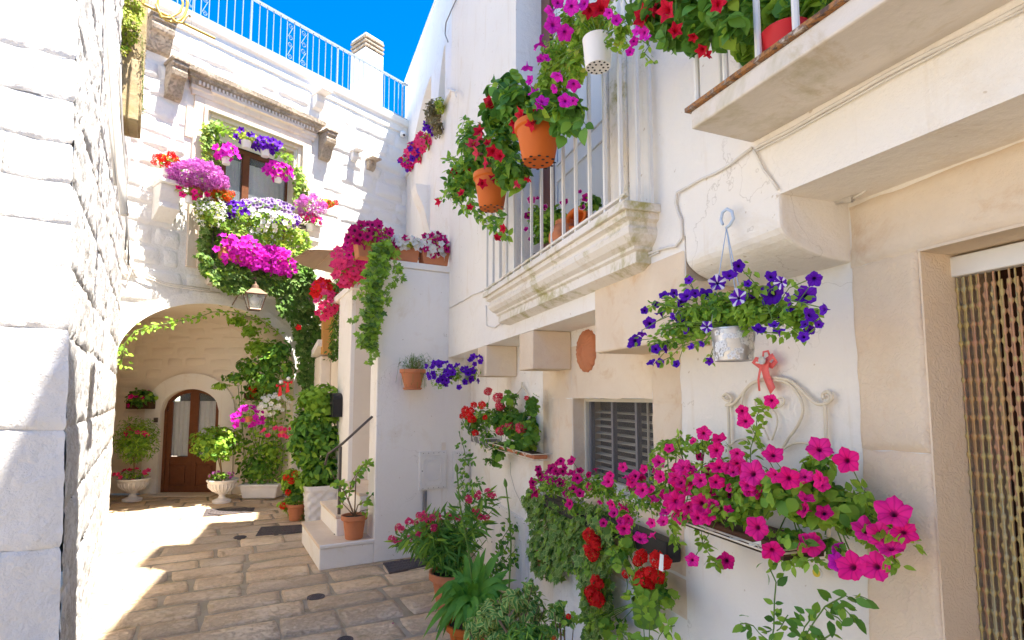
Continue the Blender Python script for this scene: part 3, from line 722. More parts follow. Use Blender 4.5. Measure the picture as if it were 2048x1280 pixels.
# rough stones on the back wall and on the facade
def rows(z0, z1, h0, h1):
    z = z0; r = []
    while z < z1 - .08:
        h = min(random.uniform(h0, h1), z1 - z); r.append((z, z + h)); z += h
    return r
for (z0, z1) in rows(1.3, 3.2, .14, .22):
    a = -2.9 + random.uniform(0, .2)
    while a < .9:
        L = random.uniform(.28, .55); m_ = a + L / 2; zc = (z0 + z1) / 2
        rr = math.hypot((m_ - dc) / (dh + bw + .12), max(0, (zc - dsp)) / (dzt - dsp + bw + .1)) if zc > dsp else abs(m_ - dc) / (dh + bw + .2)
        if rr > 1: stone_block(PW, a, a + L, z0, z1, .012, .012, 5, 4, M['cream'], wallW, 'stone', random.random() * 90, None, .0, .06, .05)
        a += L
gx0, gx1 = PF.S(383, 200) - .02, PF.S(625, 250) + .02       # stone window surround
nst = 0
for (z0, z1) in rows(.0, TOPF - .3, .2, .34):
    a = sB - .1 + random.uniform(-.3, 0)
    while a < sR:
        L = random.uniform(.35, 1.0)
        if random.random() < .25: L *= .55
        a0, a1 = a, a + L; zc = (z0 + z1) / 2; a += L
        zb0 = z0
        if gx0 - .02 < a0 < gx1 and zc > 3.5 and zc < 6.6: continue
        if a0 < gx0 < a1 and 3.5 < zc < 6.6: a1 = gx0
        if a0 < gx1 < a1 and 3.5 < zc < 6.6: a0 = gx1
        if a1 - a0 < .1: continue
        if z1 < SPR and AC - AH < (a0 + a1) / 2 < AC + AH: continue
        cl = None
        if z0 < SPR + RISE + .16:
            def cl(x, z):
                if abs(x - AC) < AH + .16:
                    q = 1 - ((x - AC) / (AH + .16)) ** 2; zz = SPR + (RISE + .15) * max(0, q) ** .5
                    if z < SPR: x = AC + (AH + .16) * (1 if x > AC else -1)
                    else: z = max(z, zz)
                return x, z
            if z1 < SPR + (RISE + .15) * max(0, 1 - (((a0 + a1) / 2 - AC) / (AH + .16)) ** 2) ** .5 - .02 and abs((a0 + a1) / 2 - AC) < AH + .16: continue
        stone_block(PF, a0, a1, z0, z1, random.uniform(.014, .03), .018, 11, 7, M['whitestone'], wallF, 'stone', random.random() * 90, cl, -.006, .075, .045); nst += 1
# smooth arch band
ab = MB(); bo = .16
for i in range(NA):
    t0, t1 = math.pi * (1 - i / NA), math.pi * (1 - (i + 1) / NA)
    P_ = lambda t, e: (AC + (AH + e) * math.cos(t), SPR + (RISE + e) * math.sin(t))
    a, b, c, d = P_(t0, 0), P_(t1, 0), P_(t1, bo), P_(t0, bo)
    ab.add([PF.w(*a, .03), PF.w(*b, .03), PF.w(*c, .03), PF.w(*d, .03), PF.w(*a, -.01), PF.w(*b, -.01), PF.w(*c, -.01), PF.w(*d, -.01)], [(0, 1, 2, 3), (0, 1, 5, 4), (3, 2, 6, 7)])
ab.build('arch_band', M['whitestone'], H)
# parapet moulding
pm = MB(); pm.prism([(0, TOPF - .26), (.03, TOPF - .25), (.03, TOPF - .12), (.07, TOPF - .09), (.09, TOPF - .02), (.09, TOPF + .03), (0, TOPF + .03)], PF, f0, sR - .02)
pm.build('parapet_moulding', M['plaster'], H)
# carved window surround: nested frames, cornice and pediment step
cz = PF.sz(384, 150)[1]
def ring(mb, s0, s1, z0, z1, wd, o0, o1):
    mb.box(PF, s0, s0 + wd, z0, z1, o0, o1); mb.box(PF, s1 - wd, s1, z0, z1, o0, o1); mb.box(PF, s0 + wd, s1 - wd, z1 - wd, z1, o0, o1)
fr = MB(); sa, sb = gx0 + .05, gx1 - .05
ring(fr, sa, sb, 3.55, cz - .3, .13, 0, .05); ring(fr, sa + .13, sb - .13, 3.55, cz - .43, .05, 0, .09); ring(fr, sa + .18, sb - .18, 3.55, cz - .48, .06, -.04, .03)
ring(fr, sa + .24, sb - .24, 3.55, cz - .54, .05, -.1, -.01); ring(fr, ws0 - .03, ws1 + .03, 3.55, wz1 + .05, max(.04, sa + .29 - ws0 + .02) if False else .05, -.2, -.04)
fr.build('window_surround', M['carved'], H, bevel=.008)
co = MB()
def ret(mb, prof, s0, s1):   # moulding that returns at both ends
    D = max(o for o, z in prof); P4 = []
    for o, z in prof: P4.append([PF.w(s0 - o, z, 0), PF.w(s0 - o, z, o), PF.w(s1 + o, z, o), PF.w(s1 + o, z, 0)])
    vs = [p for r in P4 for p in r]; fs = [(i * 4 + k, i * 4 + k + 1, i * 4 + 4 + k + 1, i * 4 + 4 + k) for i in range(len(prof) - 1) for k in range(3)]
    mb.add(vs, fs)
ret(co, [(.0, cz - .3), (.06, cz - .3), (.07, cz - .24), (.09, cz - .22), (.09, cz - .17)], sa + .02, sb - .02)
ret(co, [(.0, wz1 + .28), (.12, wz1 + .27), (.13, wz1 + .22), (.09, wz1 + .2), (.07, wz1 + .13), (.03, wz1 + .12), (.02, wz1 + .05), (-.02, wz1 + .04)], sa + .32, sb - .32)
co.build('lintel_moulding', M['carved'], H)
co = MB(); ret(co, [(.0, cz - .17), (.1, cz - .17), (.12, cz - .1), (.15, cz - .085), (.16, cz - .04), (.2, cz - .02), (.21, cz + .05), (.17, cz + .07), (.0, cz + .09)], sa + .03, sb - .03)
n_ = 34
co.build('cornice', M['oldcarved'], H)
de = MB()
for i in range(n_):
    a = sa + (sb - sa) * (i + .25) / n_; de.box(PF, a, a + (sb - sa) / n_ * .5, cz - .16, cz - .105, .1, .135)
de.build('dentils', M['carved'], H, kind='stuff')
for px, py, wd, hh in ((350, 245, .1, .36),):
    e = PF.sz(372, 240); MB().prism([(0, e[1] - .25), (.03, e[1] - .25), (.05, e[1] - .1), (.05, e[1] + .2), (0, e[1] + .22)], PF, sa - .1, sa + .0).build('ear_moulding', M['carved'], H)
# window joinery
wj = MB(); wo = -.3
wt = 5.62; wm = PF.S(490, 340, wo)
for a0, a1 in ((PF.S(443, 330, wo), PF.S(450, 330, wo)), (wm - .055, wm + .055), (PF.S(571, 350, wo), PF.S(590, 350, wo))): wj.box(PF, a0, a1, wz0, wt, wo - .03, wo + .04)
wj.box(PF, ws0 + .05, ws1 - .03, wt, wt + .07, wo - .03, wo + .045)
win = wj.build('window', M['wood'], H, bevel=.004)
for k, (a0, a1) in enumerate(((PF.S(450, 330, wo), wm - .055), (wm + .055, PF.S(571, 350, wo)))):
    x = MB(); quad(x, PF, a0, a1, wz0, wt, wo); x.build('pane', M['glass'], win)
    lattice(PF, a0, a1, wz0, wt - .1, 30, 2, lambda s_, z, u, v: wo - .06 + .012 * math.sin(u * 46), 'curtain', M['white_cloth'], win)
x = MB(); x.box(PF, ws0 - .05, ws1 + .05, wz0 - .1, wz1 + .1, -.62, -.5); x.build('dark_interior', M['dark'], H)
x = MB(); quad(x, PF, ws0, ws1, wt + .07, wz1, -.22); x.build('over_window_panel', M['plaster'], H)
# balcony in front of the window: slab, bars, rail
bb = MB(); bz = 3.62; bs0, bs1 = PF.S(400, 520), PF.S(592, 560)
bb.box(PF, bs0, bs1, bz - .1, bz, 0, .36); bb.prism([(0, bz - .3), (.1, bz - .28), (.3, bz - .1), (0, bz - .1)], PF, bs0 + .1, bs1 - .1)
balF = bb.build('balcony', M['carved'], H)
rl = MB()
for o in (.33,): rl.box(PF, bs0 + .02, bs1 - .02, bz + .85, bz + .88, o - .015, o + .015)
for a in (bs0 + .035, bs1 - .035): rl.box(PF, a - .015, a + .015, bz + .85, bz + .88, 0, .31)
rl.build('rail', M['iron'], balF)
nb = 16
for i in range(nb + 1):
    a = bs0 + .035 + (bs1 - bs0 - .07) * i / nb
    MB().tube([PF.w(a, bz, .33), PF.w(a + .02 * (i % 2), bz + .45, .33), PF.w(a, bz + .85, .33)], .007, 5).build('baluster', M['iron'], balF)
# stone consoles (brackets) standing out of the wall
cons = [(0, 0), (.3, 0), (.3, -.05), (.26, -.07), (.285, -.13), (.27, -.2), (.2, -.22), (.17, -.27), (.14, -.36), (.1, -.44), (.04, -.47), (0, -.47)]
def console(px, py, wd, k, mat, prof=cons, name='console'):
    a, z = PF.sz(px, py)
    MB().prism([(o * k, z + h * k) for o, h in prof], PF, a, a + wd).build(name, M[mat], H, bevel=.01)
    m = MB(); m.box(PF, a - .02, a + wd + .02, z + .002, z + .05 * k, 0, .32 * k); m.build('console_cap', M[mat], H, bevel=.01)
console(330, 133, .21, 1.0, 'oldcarved'); console(637, 270, .2, .95, 'oldcarved'); console(292, 42, .3, .9, 'oldcarved')
stub = [(0, 0), (.14, 0), (.14, -.12), (.08, -.2), (0, -.22)]
console(625, 192, .16, 1.1, 'whitestone', stub, 'stone_stub'); console(700, 305, .12, .8, 'whitestone', stub, 'stone_stub'); console(732, 322, .16, .8, 'oldcarved', stub, 'stone_stub')
console(306, 375, .26, 1.15, 'whitestone', [(0, 0), (.26, 0), (.26, -.08), (.22, -.2), (.25, -.28), (.1, -.36), (0, -.42)])
console(605, 455, .2, .9, 'whitestone', [(0, 0), (.26, 0), (.26, -.08), (.22, -.2), (.25, -.28), (.1, -.36), (0, -.42)])
# terrace railing
RH0, RH1 = TOPF + .1, TOPF + .1 + .74
rail = MB(); rail.box(PF, f0 + 1, sR, RH1, RH1 + .03, -.05, .0); rail.box(PF, f0 + 1, sR, RH0, RH0 + .02, -.04, -.01)
railing = rail.build('railing', M['railmetal'], H)
def bar(a, r=.0075, name='baluster'): MB().tube([PF.w(a, RH0 - .08 if r > .01 else RH0, -.025), PF.w(a, RH1, -.025)], r, 6).build(name, M['railmetal'], railing)
bars = [439, 455, 471, 487, 520, 535, 548, 562, 627, 639, 652, 664, 687, 698, 709, 719, 770, 779, 790, 798]
yy = lambda x: 0 + .573 * (x - 503) + 40
for x in bars: bar(PF.S(x, max(-60, yy(x))))
for x in (504, 676, 806): bar(PF.S(x, yy(x)), .018, 'post')
for x0, x1 in ((380, 389), (405, 421), (575, 589), (601, 616), (728, 740), (750, 760)):
    a0, a1 = PF.S(x0, yy(x0)), PF.S(x1, yy(x1)); bar(a0); bar(a1); sc_m = MB(); am = (a0 + a1) / 2; r = (a1 - a0) * .33
    for k in (0, 1):
        zc = RH0 + (RH1 - RH0) * (.27 + .46 * k); pts = []
        for i in range(14):
            t = -2.8 + i * .62; rr = r * (1 - .055 * (13 - i)) ; pts.append(PF.w(am + rr * math.cos(t), zc + .11 + rr * math.sin(t), -.025))
        sc_m.tube(pts, .005, 4)
        pts = [PF.w(2 * am - (p - PF.o).dot(PF.d), 2 * zc - p.z, -.025) for p in pts]; sc_m.tube(pts, .005, 4)
        sc_m.tube([PF.w(am + r, zc + .1, -.025), PF.w(am - r, zc - .1, -.025)], .005, 4)
    sc_m.build('scroll', M['railmetal'], railing)
for k in range(18): bar(PF.S(439, 10) - .115 * (k + 3))
# chimney behind the railing
PC = PF.shift(-1.3); c0, c1 = PC.S(730, 130), PC.S(766, 140); ct = PC.sz(729, 92)[1]
ch = MB(); ch.box(PC, c0, c1, TOPF, ct, -.55, 0); chim = ch.build('chimney', M['plaster'], H)
for k in range(3):
    x = MB(); z = ct + .1 * k; x.box(PC, c0 + .03, c1 - .03, z, z + .05, -.52, -.03); x.build('chimney_course', M['dark'], chim)
    x = MB(); x.box(PC, c0 - .015, c1 + .015, z + .05, z + .1, -.565, .015); x.build('chimney_slab', M['oldcarved'], chim, bevel=.01)
x = MB(); x.box(PC, c0, c1, ct + .3, ct + .36, -.55, 0); x.build('chimney_cap', M['plaster'], chim, bevel=.02)
# brown double door in the archway
def wdoor():
    o = -.13; x = MB(); x.box(PW, dx0, dx0 + .05, 0, dsp, o, o + .06); x.box(PW, dx1 - .05, dx1, 0, dsp, o, o + .06)
    for i in range(20):
        a0 = dx0 + (dx1 - dx0) * i / 20; a1 = dx0 + (dx1 - dx0) * (i + 1) / 20
        x.hexa([PW.w(a0, darch(a0) - .06, o), PW.w(a1, darch(a1) - .06, o), PW.w(a1, darch(a1) - .06, o + .06), PW.w(a0, darch(a0) - .06, o + .06),
                PW.w(a0, darch(a0), o), PW.w(a1, darch(a1), o), PW.w(a1, darch(a1), o + .06), PW.w(a0, darch(a0), o + .06)])
    d = x.build('door', M['wood'], H)
    for s0, s1 in ((dx0 + .05, dc), (dc, dx1 - .05)):
        x = MB(); g = .075; kz = .62
        top = min(darch(s0 + .01), darch(s1 - .01))
        x.box(PW, s0, s0 + g, 0, max(darch(s0 + .02), dsp) - .03, o + .002, o + .045); x.box(PW, s1 - g, s1, 0, max(darch(s1 - .02), dsp) - .03, o + .003, o + .044)
        x.box(PW, s0 + g, s1 - g, 0, .13, o, o + .043); x.box(PW, s0 + g, s1 - g, .5, kz, o, o + .043)
        x.box(PW, s0 + g, s1 - g, .13, .5, o, o + .022)
        x.box(PW, s0 + g + .04, s1 - g - .04, .17, .46, o + .02, o + .04)
        x.build('door_leaf', M['wood'], d, bevel=.004)
        y = MB()
        for i in range(8):
            a0 = s0 + g + (s1 - s0 - 2 * g) * i / 8; a1 = s0 + g + (s1 - s0 - 2 * g) * (i + 1) / 8
            y.add([PW.w(a0, kz, o + .02), PW.w(a1, kz, o + .02), PW.w(a1, darch(a1) - .03, o + .02), PW.w(a0, darch(a0) - .03, o + .02)], [(0, 1, 2, 3)])
        y.build('pane', M['glass'], d)
        lattice(PW, s0 + g - .06, s1 - g + .06, kz + .01, min(darch(s0 + g), darch(s1 - g)) - .08, 30, 3, lambda s_, z, u, v: o - .02 + .012 * math.sin(u * 34 + v), 'curtain', M['white_cloth'], d)
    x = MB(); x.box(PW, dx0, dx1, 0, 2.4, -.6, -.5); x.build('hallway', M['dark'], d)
    x = MB(); x.box(PW, dx0 - .2, dx1 + .05, 0, .012, -.1, .28); x.build('threshold', M['limestone'], d)
    x = MB(); x.tube([PW.w(dc + .03, .78, o + .045), PW.w(dc + .03, .78, o + .08), PW.w(dc + .1, .78, o + .08)], .008, 6); x.build('handle', M['gold'], d)
    x = MB(); x.box(PW, dx0 - .09, dx0 - .03, 1.22, 1.3, .05, .08); x.build('bell', M['iron'], d)
wdoor()
# ---------- lane house on the left ----------
LH = thing('corner_house', 'whitewashed corner house of big blocks with a pitted stone flank on the left', 'house', (PB.o.x, PB.o.y, 0))
def bat(s_, z): return -.036 * max(0, 1 - s_ / 4.5) * z
x = MB(); x.add([PB.w(.1, 0, -.05), PB.w(6.2, 0, -.05), PB.w(6.2, 7.5, -.05), PB.w(.5, 7.5, -.05 - .27)], [(0, 1, 2, 3)])
x.add([PA.w(.1, 0, -.05), PA.w(4, 0, -.05), PA.w(4, 7.5, -.33), PA.w(.5, 7.5, -.33)], [(0, 1, 2, 3)])
wl_ = x.build('wall', M['roughstone'], LH)
zB = [0, .32, .72, 1.12, 1.5, 1.95, 2.3, 2.75, 3.15, 3.6, 4.05, 4.5, 5.0, 5.5, 6.0, 6.6, 7.3]
for j in range(len(zB) - 1):
    a = 0; first = True
    while a < 6.0:
        L = random.uniform(.5, .95); 
        if first: L = random.choice([.45, .8])
        a1 = min(a + L, 6.1)
        den = 26 if a < 3 else 14
        def fnb(aa, zz, u, v, a=a, a1=a1, z0=zB[j], z1=zB[j + 1]):
            dl = min((u if not a == 0 else 1), 1 - u) * (a1 - a); dv = min(v, 1 - v) * (z1 - z0); e = min(1, min(dl, dv) / .03)
            h = .010 * nz(aa * 5, zz * 6, j) + .007 * nz(aa * 17, zz * 15, 3) + .006 * nz(aa * 40, zz * 36, 7)
            pit = nz(aa * 22, zz * 13, 11); h -= .010 * max(0, pit - .12) / .4
            o_ = bat(aa, zz) + h - .010 * (1 - e) + .004 * math.sin(j * 7 + a * 5); return (aa - 1.1 * o_ * max(0, 1 - aa / .3), zz, o_)
        lattice(PB, a, a1, zB[j], zB[j + 1], int(den * (a1 - a) / .6) + 2, int(den * .6 * (zB[j + 1] - zB[j]) / .4) + 2, fnb, 'stone_block', M['roughstone'], wl_)
        a = a1; first = False
zA = [0, .45, .95, 1.5, 1.98, 2.5, 2.72, 2.93, 3.15, 3.38, 3.7, 4.1, 4.6, 5.2, 5.8, 6.6, 7.3]
for j in range(len(zA) - 1):
    a = 0
    while a < 3.2:
        L = (.55, .9, .38, .75)[(j * 3 + int(a * 7)) % 4]; a1 = a + L
        def fna(aa, zz, u, v, a=a, a1=a1, z0=zA[j], z1=zA[j + 1]):
            dl = min((u if a > 0 else 1), 1 - u) * (a1 - a); dv = min(v, 1 - v) * (z1 - z0); e = min(1, min(dl, dv) / .022)
            zz2 = zz + .02 * (nz(aa * 3, z0 * 3, 2) * (1 - v) + nz(aa * 3, z1 * 3, 2) * v)
            h = .007 * nz(aa * 6, zz * 6, j) + .004 * nz(aa * 20, zz * 20, 3)
            o_ = bat(0, zz) + h - .009 * (1 - e) + .004 * math.sin(j * 5 + a * 9); return (aa - 1.1 * o_ * max(0, 1 - aa / .3), zz2, o_)
        lattice(PA, a, a1, zA[j], zA[j + 1], int(28 * L / .6), int(16 * (zA[j + 1] - zA[j]) / .4) + 2, fna, 'stone_block', M['blockstone'], wl_)
        a = a1
# stone lintel block high on the flank, pipes, cables
sk = PB.S(232, 240) if False else (Vector((-3.86, 5.2, 0)) - PB.o).dot(PB.d)
PK = Pl(PB.w(sk, 0, 0), PB.n); PK.n = -PB.d
k1 = PK.S(284, 200); kz = PK.sz(270, 238)[1]
x = MB(); x.box(PK, -.1, k1, kz, 7, -.5, 0); x.box(PK, PK.S(256, 220), k1 - .02, kz - .03, kz + .6, -.4, .04); x.build('stone_bracket', M['tancorn'], LH, bevel=.012)
for k, (pts, r) in enumerate(((((214, -30), (222, 100), (231, 230), (241, 350), (249, 430)), .026), (((200, -30), (209, 100), (219, 230), (231, 370)), .012))):
    MB().tube([AT(a, b, 3.75 + .25 * k) for a, b in pts], r, 10).build('downpipe', M['cable'], LH, smooth=True)
for pts in (((236, 130), (242, 200), (247, 280), (252, 380), (256, 470), (257, 530)), ((240, 130), (243, 220), (250, 330), (253, 450), (252, 500))):
    MB().tube([AT(a, b, 4.6) + Vector((random.uniform(-.01, .01), 0, 0)) for a, b in pts], .008, 6).build('cable', M['greycable'], LH, smooth=True)
x = MB(); x.hexa([AT(206, 785, 3.62), AT(217, 780, 3.95), AT(219, 786, 3.95), AT(208, 792, 3.62)] + [AT(209, 640, 3.62), AT(219, 635, 3.95), AT(221, 635, 3.95), AT(212, 640, 3.62)]); x.build('plaque', M['whitemetal'], LH)
for pts in (((252, 500), (262, 535), (290, 555), (340, 572), (400, 580), (440, 586)), ((250, 470), (262, 520), (282, 545), (330, 566), (420, 578)), ((240, 540), (256, 560), (266, 530), (262, 500), (255, 520))):
    MB().tube([PF.P(a, b, .06) for a, b in pts], .01, 6).build('cable', M['cable'], H, smooth=True)
# ---------- terrace block with the outside steps ----------
T = thing('terrace_block', 'plain white plastered block with outside steps and flower-topped terrace', 'terrace', (SC.x, SC.y, 0))
sL = isect(PS, PL_); tz = 3.03
x = MB(); x.box(PS, 0, sL + .4, 0, tz, -.27, 0); x.build('front_wall', M['plaster'], T, bevel=.012)
x = MB(); x.box(PS, -.015, sL + .4, tz, tz + .07, -.29, .02); x.build('coping', M['plaster'], T, bevel=.01)
t1, t2, t3 = 1.22, 2.03, 4.3
x = MB(); x.box(PD, t1, t1 + .3, 0, 3.0, -2.2, -.02); x.build('stair_wall', M['cream'], T)
x = MB(); x.box(PD, t1 + .3, t3, 0, 2.98, -2.2, -.06); x.build('side_wall', M['cream'], T)
x = MB(); x.box(PD, t1 + .002, t2, 0, 3.0, -.3, .03); x.box(PD, t1 - .1, t3, 2.985, 3.07, -.3, .05); x.build('pilaster', M['plaster'], T, bevel=.01)
# a rubble-faced low wall with a sloping coping
x = MB(); x.add([PD.w(2.5, 0, -.06), PD.w(3.9, 0, -.06), PD.w(3.9, 1.9, .22), PD.w(2.5, 1.9, .22)], []) ; 
x = MB(); x.box(PD, 2.35, 4.1, 0, 1.1, -.06, .12); x.box(PD, 3.1, 4.1, 1.1, 2.28, -.06, .1); sw = x.build('buttress_wall', M['cream'], T, bevel=.02)
x = MB(); x.hexa([PD.w(3.0, 2.42, -.06), PD.w(4.2, 2.2, -.06), PD.w(4.2, 2.2, .16), PD.w(3.0, 2.42, .16), PD.w(3.0, 2.52, -.06), PD.w(4.2, 2.3, -.06), PD.w(4.2, 2.3, .16), PD.w(3.0, 2.52, .16)]); x.build('sloping_coping', M['plaster'], T)
x = MB(); x.box(PD, 2.9, 3.1, 2.3, 2.95, -.05, .1); x.build('ochre_post', simple('ochre_wood', (.55, .28, .08), .7), T)
def sframe(p): v = p - SC; v.z = 0; return v.dot(PS.d)
s1 = sframe(GR(638, 1142)); h1 = .235; s2 = sframe(GR(672, 1030, .44)); s3 = sframe(GR(722, 985, .66))
stp = MB()
heights = [(s1, h1), (s2, .44), (s3, .65), (s3 + .3, .86), (s3 + .6, 1.07), (s3 + .9, 1.28), (s3 + 1.2, 1.5)]
z0 = 0
for k, (s_, z) in enumerate(heights):
    e = heights[k + 1][0] if k + 1 < len(heights) else s_ + .3
    x = MB(); x.box(PS, s_, e + .02 if k else 0.0, 0, z - .035, -t1 if k else -1.15, -.30 if k else -.001); st = x.build('step', M['plaster'], T, bevel=.01)
    x = MB(); x.box(PS, s_ - (.012 if k else .008), (e + .02) if k else -.002, z - .035, z, -t1 if k else -1.16, -.30 if k else -.0); x.build('tread', M['limestone'], st, bevel=.008)
x = MB(); x.prism([(-.0, h1 - .035), (.012, h1 - .03), (.014, h1 - .006), (0, h1 + .002)], PS, s1, .0); x.build('step_nosing', M['plaster'], T)
# handrail
hp0 = GR(677, 1069, h1); hp0z = h1
hx = MB(); top = AT(681, 893, hp0.y)
hx.tube([hp0, top], .017, 8); hx.lathe(hp0, [(.05, 0), (.05, .008), (0, .01)], 4)
rl_ = thing('handrail', 'thin grey iron handrail on a single post beside the white steps', 'handrail', hp0)
hx.build('post', M['iron'], rl_)
hx = MB(); e_ = PS.w(-.01, PS.sz(740, 834)[1], -.12); a_ = AT(651, 925, hp0.y + .1)
hx.tube([a_ + Vector((.0, 0, -.03)), a_, AT(656, 908, hp0.y + .05), top + Vector((-.02, 0, .0)), top + Vector((0.02, 0, .03)), e_], .013, 8); hx.build('rail', M['iron'], rl_, smooth=True)
# wall cabinets
def cabinet(pl, q, name, label, parent=None, det=True):
    (x0, y0), (x1, y1) = q; a0, zt = pl.sz(x0, y0); a1, _ = pl.sz(x1, y0); zb = pl.sz(x0, y1)[1]
    if a0 > a1: a0, a1 = a1, a0
    t = thing(name, label, 'meter cabinet', pl.w((a0 + a1) / 2, zb, 0))
    x = MB(); x.box(pl, a0, a1, zb, zt, -.01, .018); x.build('frame', M['cabinet'], t, bevel=.003)
    x = MB(); x.box(pl, a0 + .012, a1 - .012, zb + .012, zt - .012, .018, .026); dd = x.build('cabinet_door', M['cabinet'], t, bevel=.003)
    am, zm = (a0 + a1) / 2, (zb + zt) / 2; wd, hh = (a1 - a0) / 2, (zt - zb) / 2
    for f in (.78, .52):
        m = MB(); p = []
        c = .16
        for (u, v) in ((-1, -1 + c * 2), (-1 + c, -1 + c * 2), (-1 + c, -1 + c), (-1 + 2 * c, -1 + c), (-1 + 2 * c, -1)): p.append((u, v))
        pts = p + [(-u, v) for u, v in p[::-1]]; pts = pts + [(u, -v) for u, v in pts[::-1]]; pts.append(pts[0])
        m.tube([pl.w(am + u * wd * f, zm + v * hh * f, .026) for u, v in pts], .0045, 5); m.build('moulding', M['cabinet'], dd)
    m = MB()
    for i in range(5):
        for zz in (zb + .02, zt - .02): m.lathe(pl.w(a0 + .04 + (a1 - a0 - .08) * i / 4, zz, .026), [(.004, -.003), (.004, .003), (0, .004)], 5)
    m.lathe(pl.w(a0 + .03, zm, .027), [(.006, -.005), (.006, .005)], 6); m.build('screws', M['iron'], dd, kind='stuff')
cabinet(PS, ((838, 903), (893, 981)), 'meter_cabinet', 'square white meter cabinet with moulded door on the terrace wall')
cabinet(PS, ((906, 903), (938, 974)), 'meter_cabinet', 'white meter cabinet half hidden by the climbing stem right of the square one')
x = MB(); a = PS.S(846, 990); x.tube([PS.w(a, PS.sz(846, 981)[1], .02), PS.w(a, 0, .02)], .012, 6); x.tube([PS.w(a + .03, PS.sz(846, 981)[1], .016), PS.w(a + .03, 0, .016)], .009, 6); x.build('conduit', M['greycable'], T)
x = MB(); x.box(PS, PS.S(883, 890), PS.S(891, 890), PS.sz(885, 903)[1], PS.sz(885, 885)[1], .001, .006); x.build('vent_plate', M['cream'], T)
cabinet(PL_, ((988, 1000), (1058, 1165)), 'meter_cabinet', 'tall dented white metal cabinet behind the oleander')
# mailbox
p = PD.w(1.85, 0, .03); a0, a1 = 1.62, 1.95; zb, zt = PD.sz(690, 834)[1], PD.sz(690, 786)[1]
mb_t = thing('mailbox', 'black metal mailbox with arched top on the white pilaster', 'mailbox', PD.w(1.7, zb, .03))
x = MB(); pr = [(a0, zb), (a1, zb)] + [((a0 + a1) / 2 + (a1 - a0) / 2 * math.cos(math.pi * i / 8), zt - .08 + .08 * math.sin(math.pi * i / 8)) for i in range(9)]
x.add([PD.w(a, z, .032) for a, z in pr] + [PD.w(a, z, .15) for a, z in pr], [tuple(range(len(pr))), tuple(range(len(pr), 2 * len(pr)))] + [(i, (i + 1) % len(pr), len(pr) + (i + 1) % len(pr), len(pr) + i) for i in range(len(pr))])
x.build('box', M['black'], mb_t); x = MB(); x.box(PD, a0 + .05, a1 - .05, zt - .14, zt - .11, .15, .156); x.build('slot_flap', M['iron'], mb_t)
# ---------- town house on the right ----------
R = thing('town_house', 'white plastered house on the right with balconies above stone corbels', 'house', (PU.o.x, PU.o.y, 0))
def bxs(name, mat, specs, parent=R, bevel=0):
    x = MB()
    for sp in specs: x.box(*sp)
    return x.build(name, mat, parent, bevel=bevel)
sv = isect(PU, PV); oz = 2.46
o0, o1 = PU.S(1032, 300), PU.S(1214, 300); ozt = 5.3
yS = lambda Y: (Vector((0, Y, 0)) - PU.o).y / PU.d.y      # s on PU at a given depth
wallU = bxs('upper_wall', M['plaster'], [(PU, 0, o0, 2.085, 8.68, -.36, 0), (PU, o1, sv, 2.085 if False else 2.25, 8.68, -.36, 0),
    (PU, o0, o1, 2.085, oz, -.36, 0), (PU, o0, o1, ozt, 8.68, -.36, 0)])
s1370 = PU.S(1372, 600)
bxs('lower_band', M['plaster'], [(PU, o1, s1370, 2.085, 2.2505, -.36, -.0005)])
bxs('side_wall', M['plaster'], [(PU, -.002, .3, 2.9, 8.68, -4, -.36)])
bxs('chimney_block', M['plaster'], [(PU, yS(4.75), yS(4.02), 8.68, 9.67, -1.2, 0)])
bxs('right_wall', M['plaster'], [(PV, -.02, 4.2, 2.25, 8.68, -.6, 0)])
yV = lambda Y: (Y - PV.o.y) / PV.d.y
bxs('attic', M['plaster'], [(PV, yV(1.75) if yV(1.75) > -3 else -.2, 4.2, 8.68, 10.05, -.8, 0)])
# ground floor wall with window and door openings
wl0, wl1 = PL_.S(1143, 700), PL_.S(1303, 700); lzt = PL_.sz(1290, 797)[1]; lzb = 1.13
wdp = .1
dl0 = PL_.S(1853, 700); dl1 = dl0 + .95; dlt = PL_.sz(1853, 497)[1]
lw = bxs('ground_floor_wall', M['plaster'], [(PL_, 0, wl0, 0, 2.3, -.3, 0), (PL_, wl1, dl0, 0, 2.3, -.3, 0), (PL_, wl0, wl1, 0, lzb, -.3, 0), (PL_, wl0, wl1, lzt, 2.3, -.3, 0), (PL_, dl0, dl1, dlt, 2.3, -.3, 0), (PL_, dl1, 9, 0, 2.3, -.3, 0)])
MB().lathe(PL_.w(.005, 0, -.03), [(.03, 0), (.03, 2.085)], 20).build('rounded_corner', M['plaster'], R, smooth=True)
# corbels under the upper floor
for (x0, x1, yb, ze) in ((956, 973, 752, 2.085), (1039, 1066, 738, 2.085)):
    a0, a1 = PU.S(x0, 700), PU.S(x1, 700); zb = PU.sz(x1, yb)[1]
    bxs('corbel', M['limestone'], [(PU, a0, a1, zb, ze - .002, -.27, .003)], bevel=.008)
a0, a1 = PU.S(1191, 660), s1370; zb = PU.sz(1192, 707)[1]
bxs('corbel', M['limestone'], [(PU, a0, a1, zb, 2.2, -.27, .005)], bevel=.01)
# soft rounded console under the right part
cv = [(0.0, 2.26)] + [(-.27 + .27 * math.cos(a * math.pi / 20), 2.165 - .1 * math.sin(a * math.pi / 20)) for a in range(0, 11)] + [(-.3, 2.06), (-.3, 2.26)]
x = MB(); x.prism([(o, z) for o, z in cv], PU, s1370 + .003, PU.S(1560, 450)); x.build('rounded_console', M['plaster'], R, smooth=False, bevel=.01)
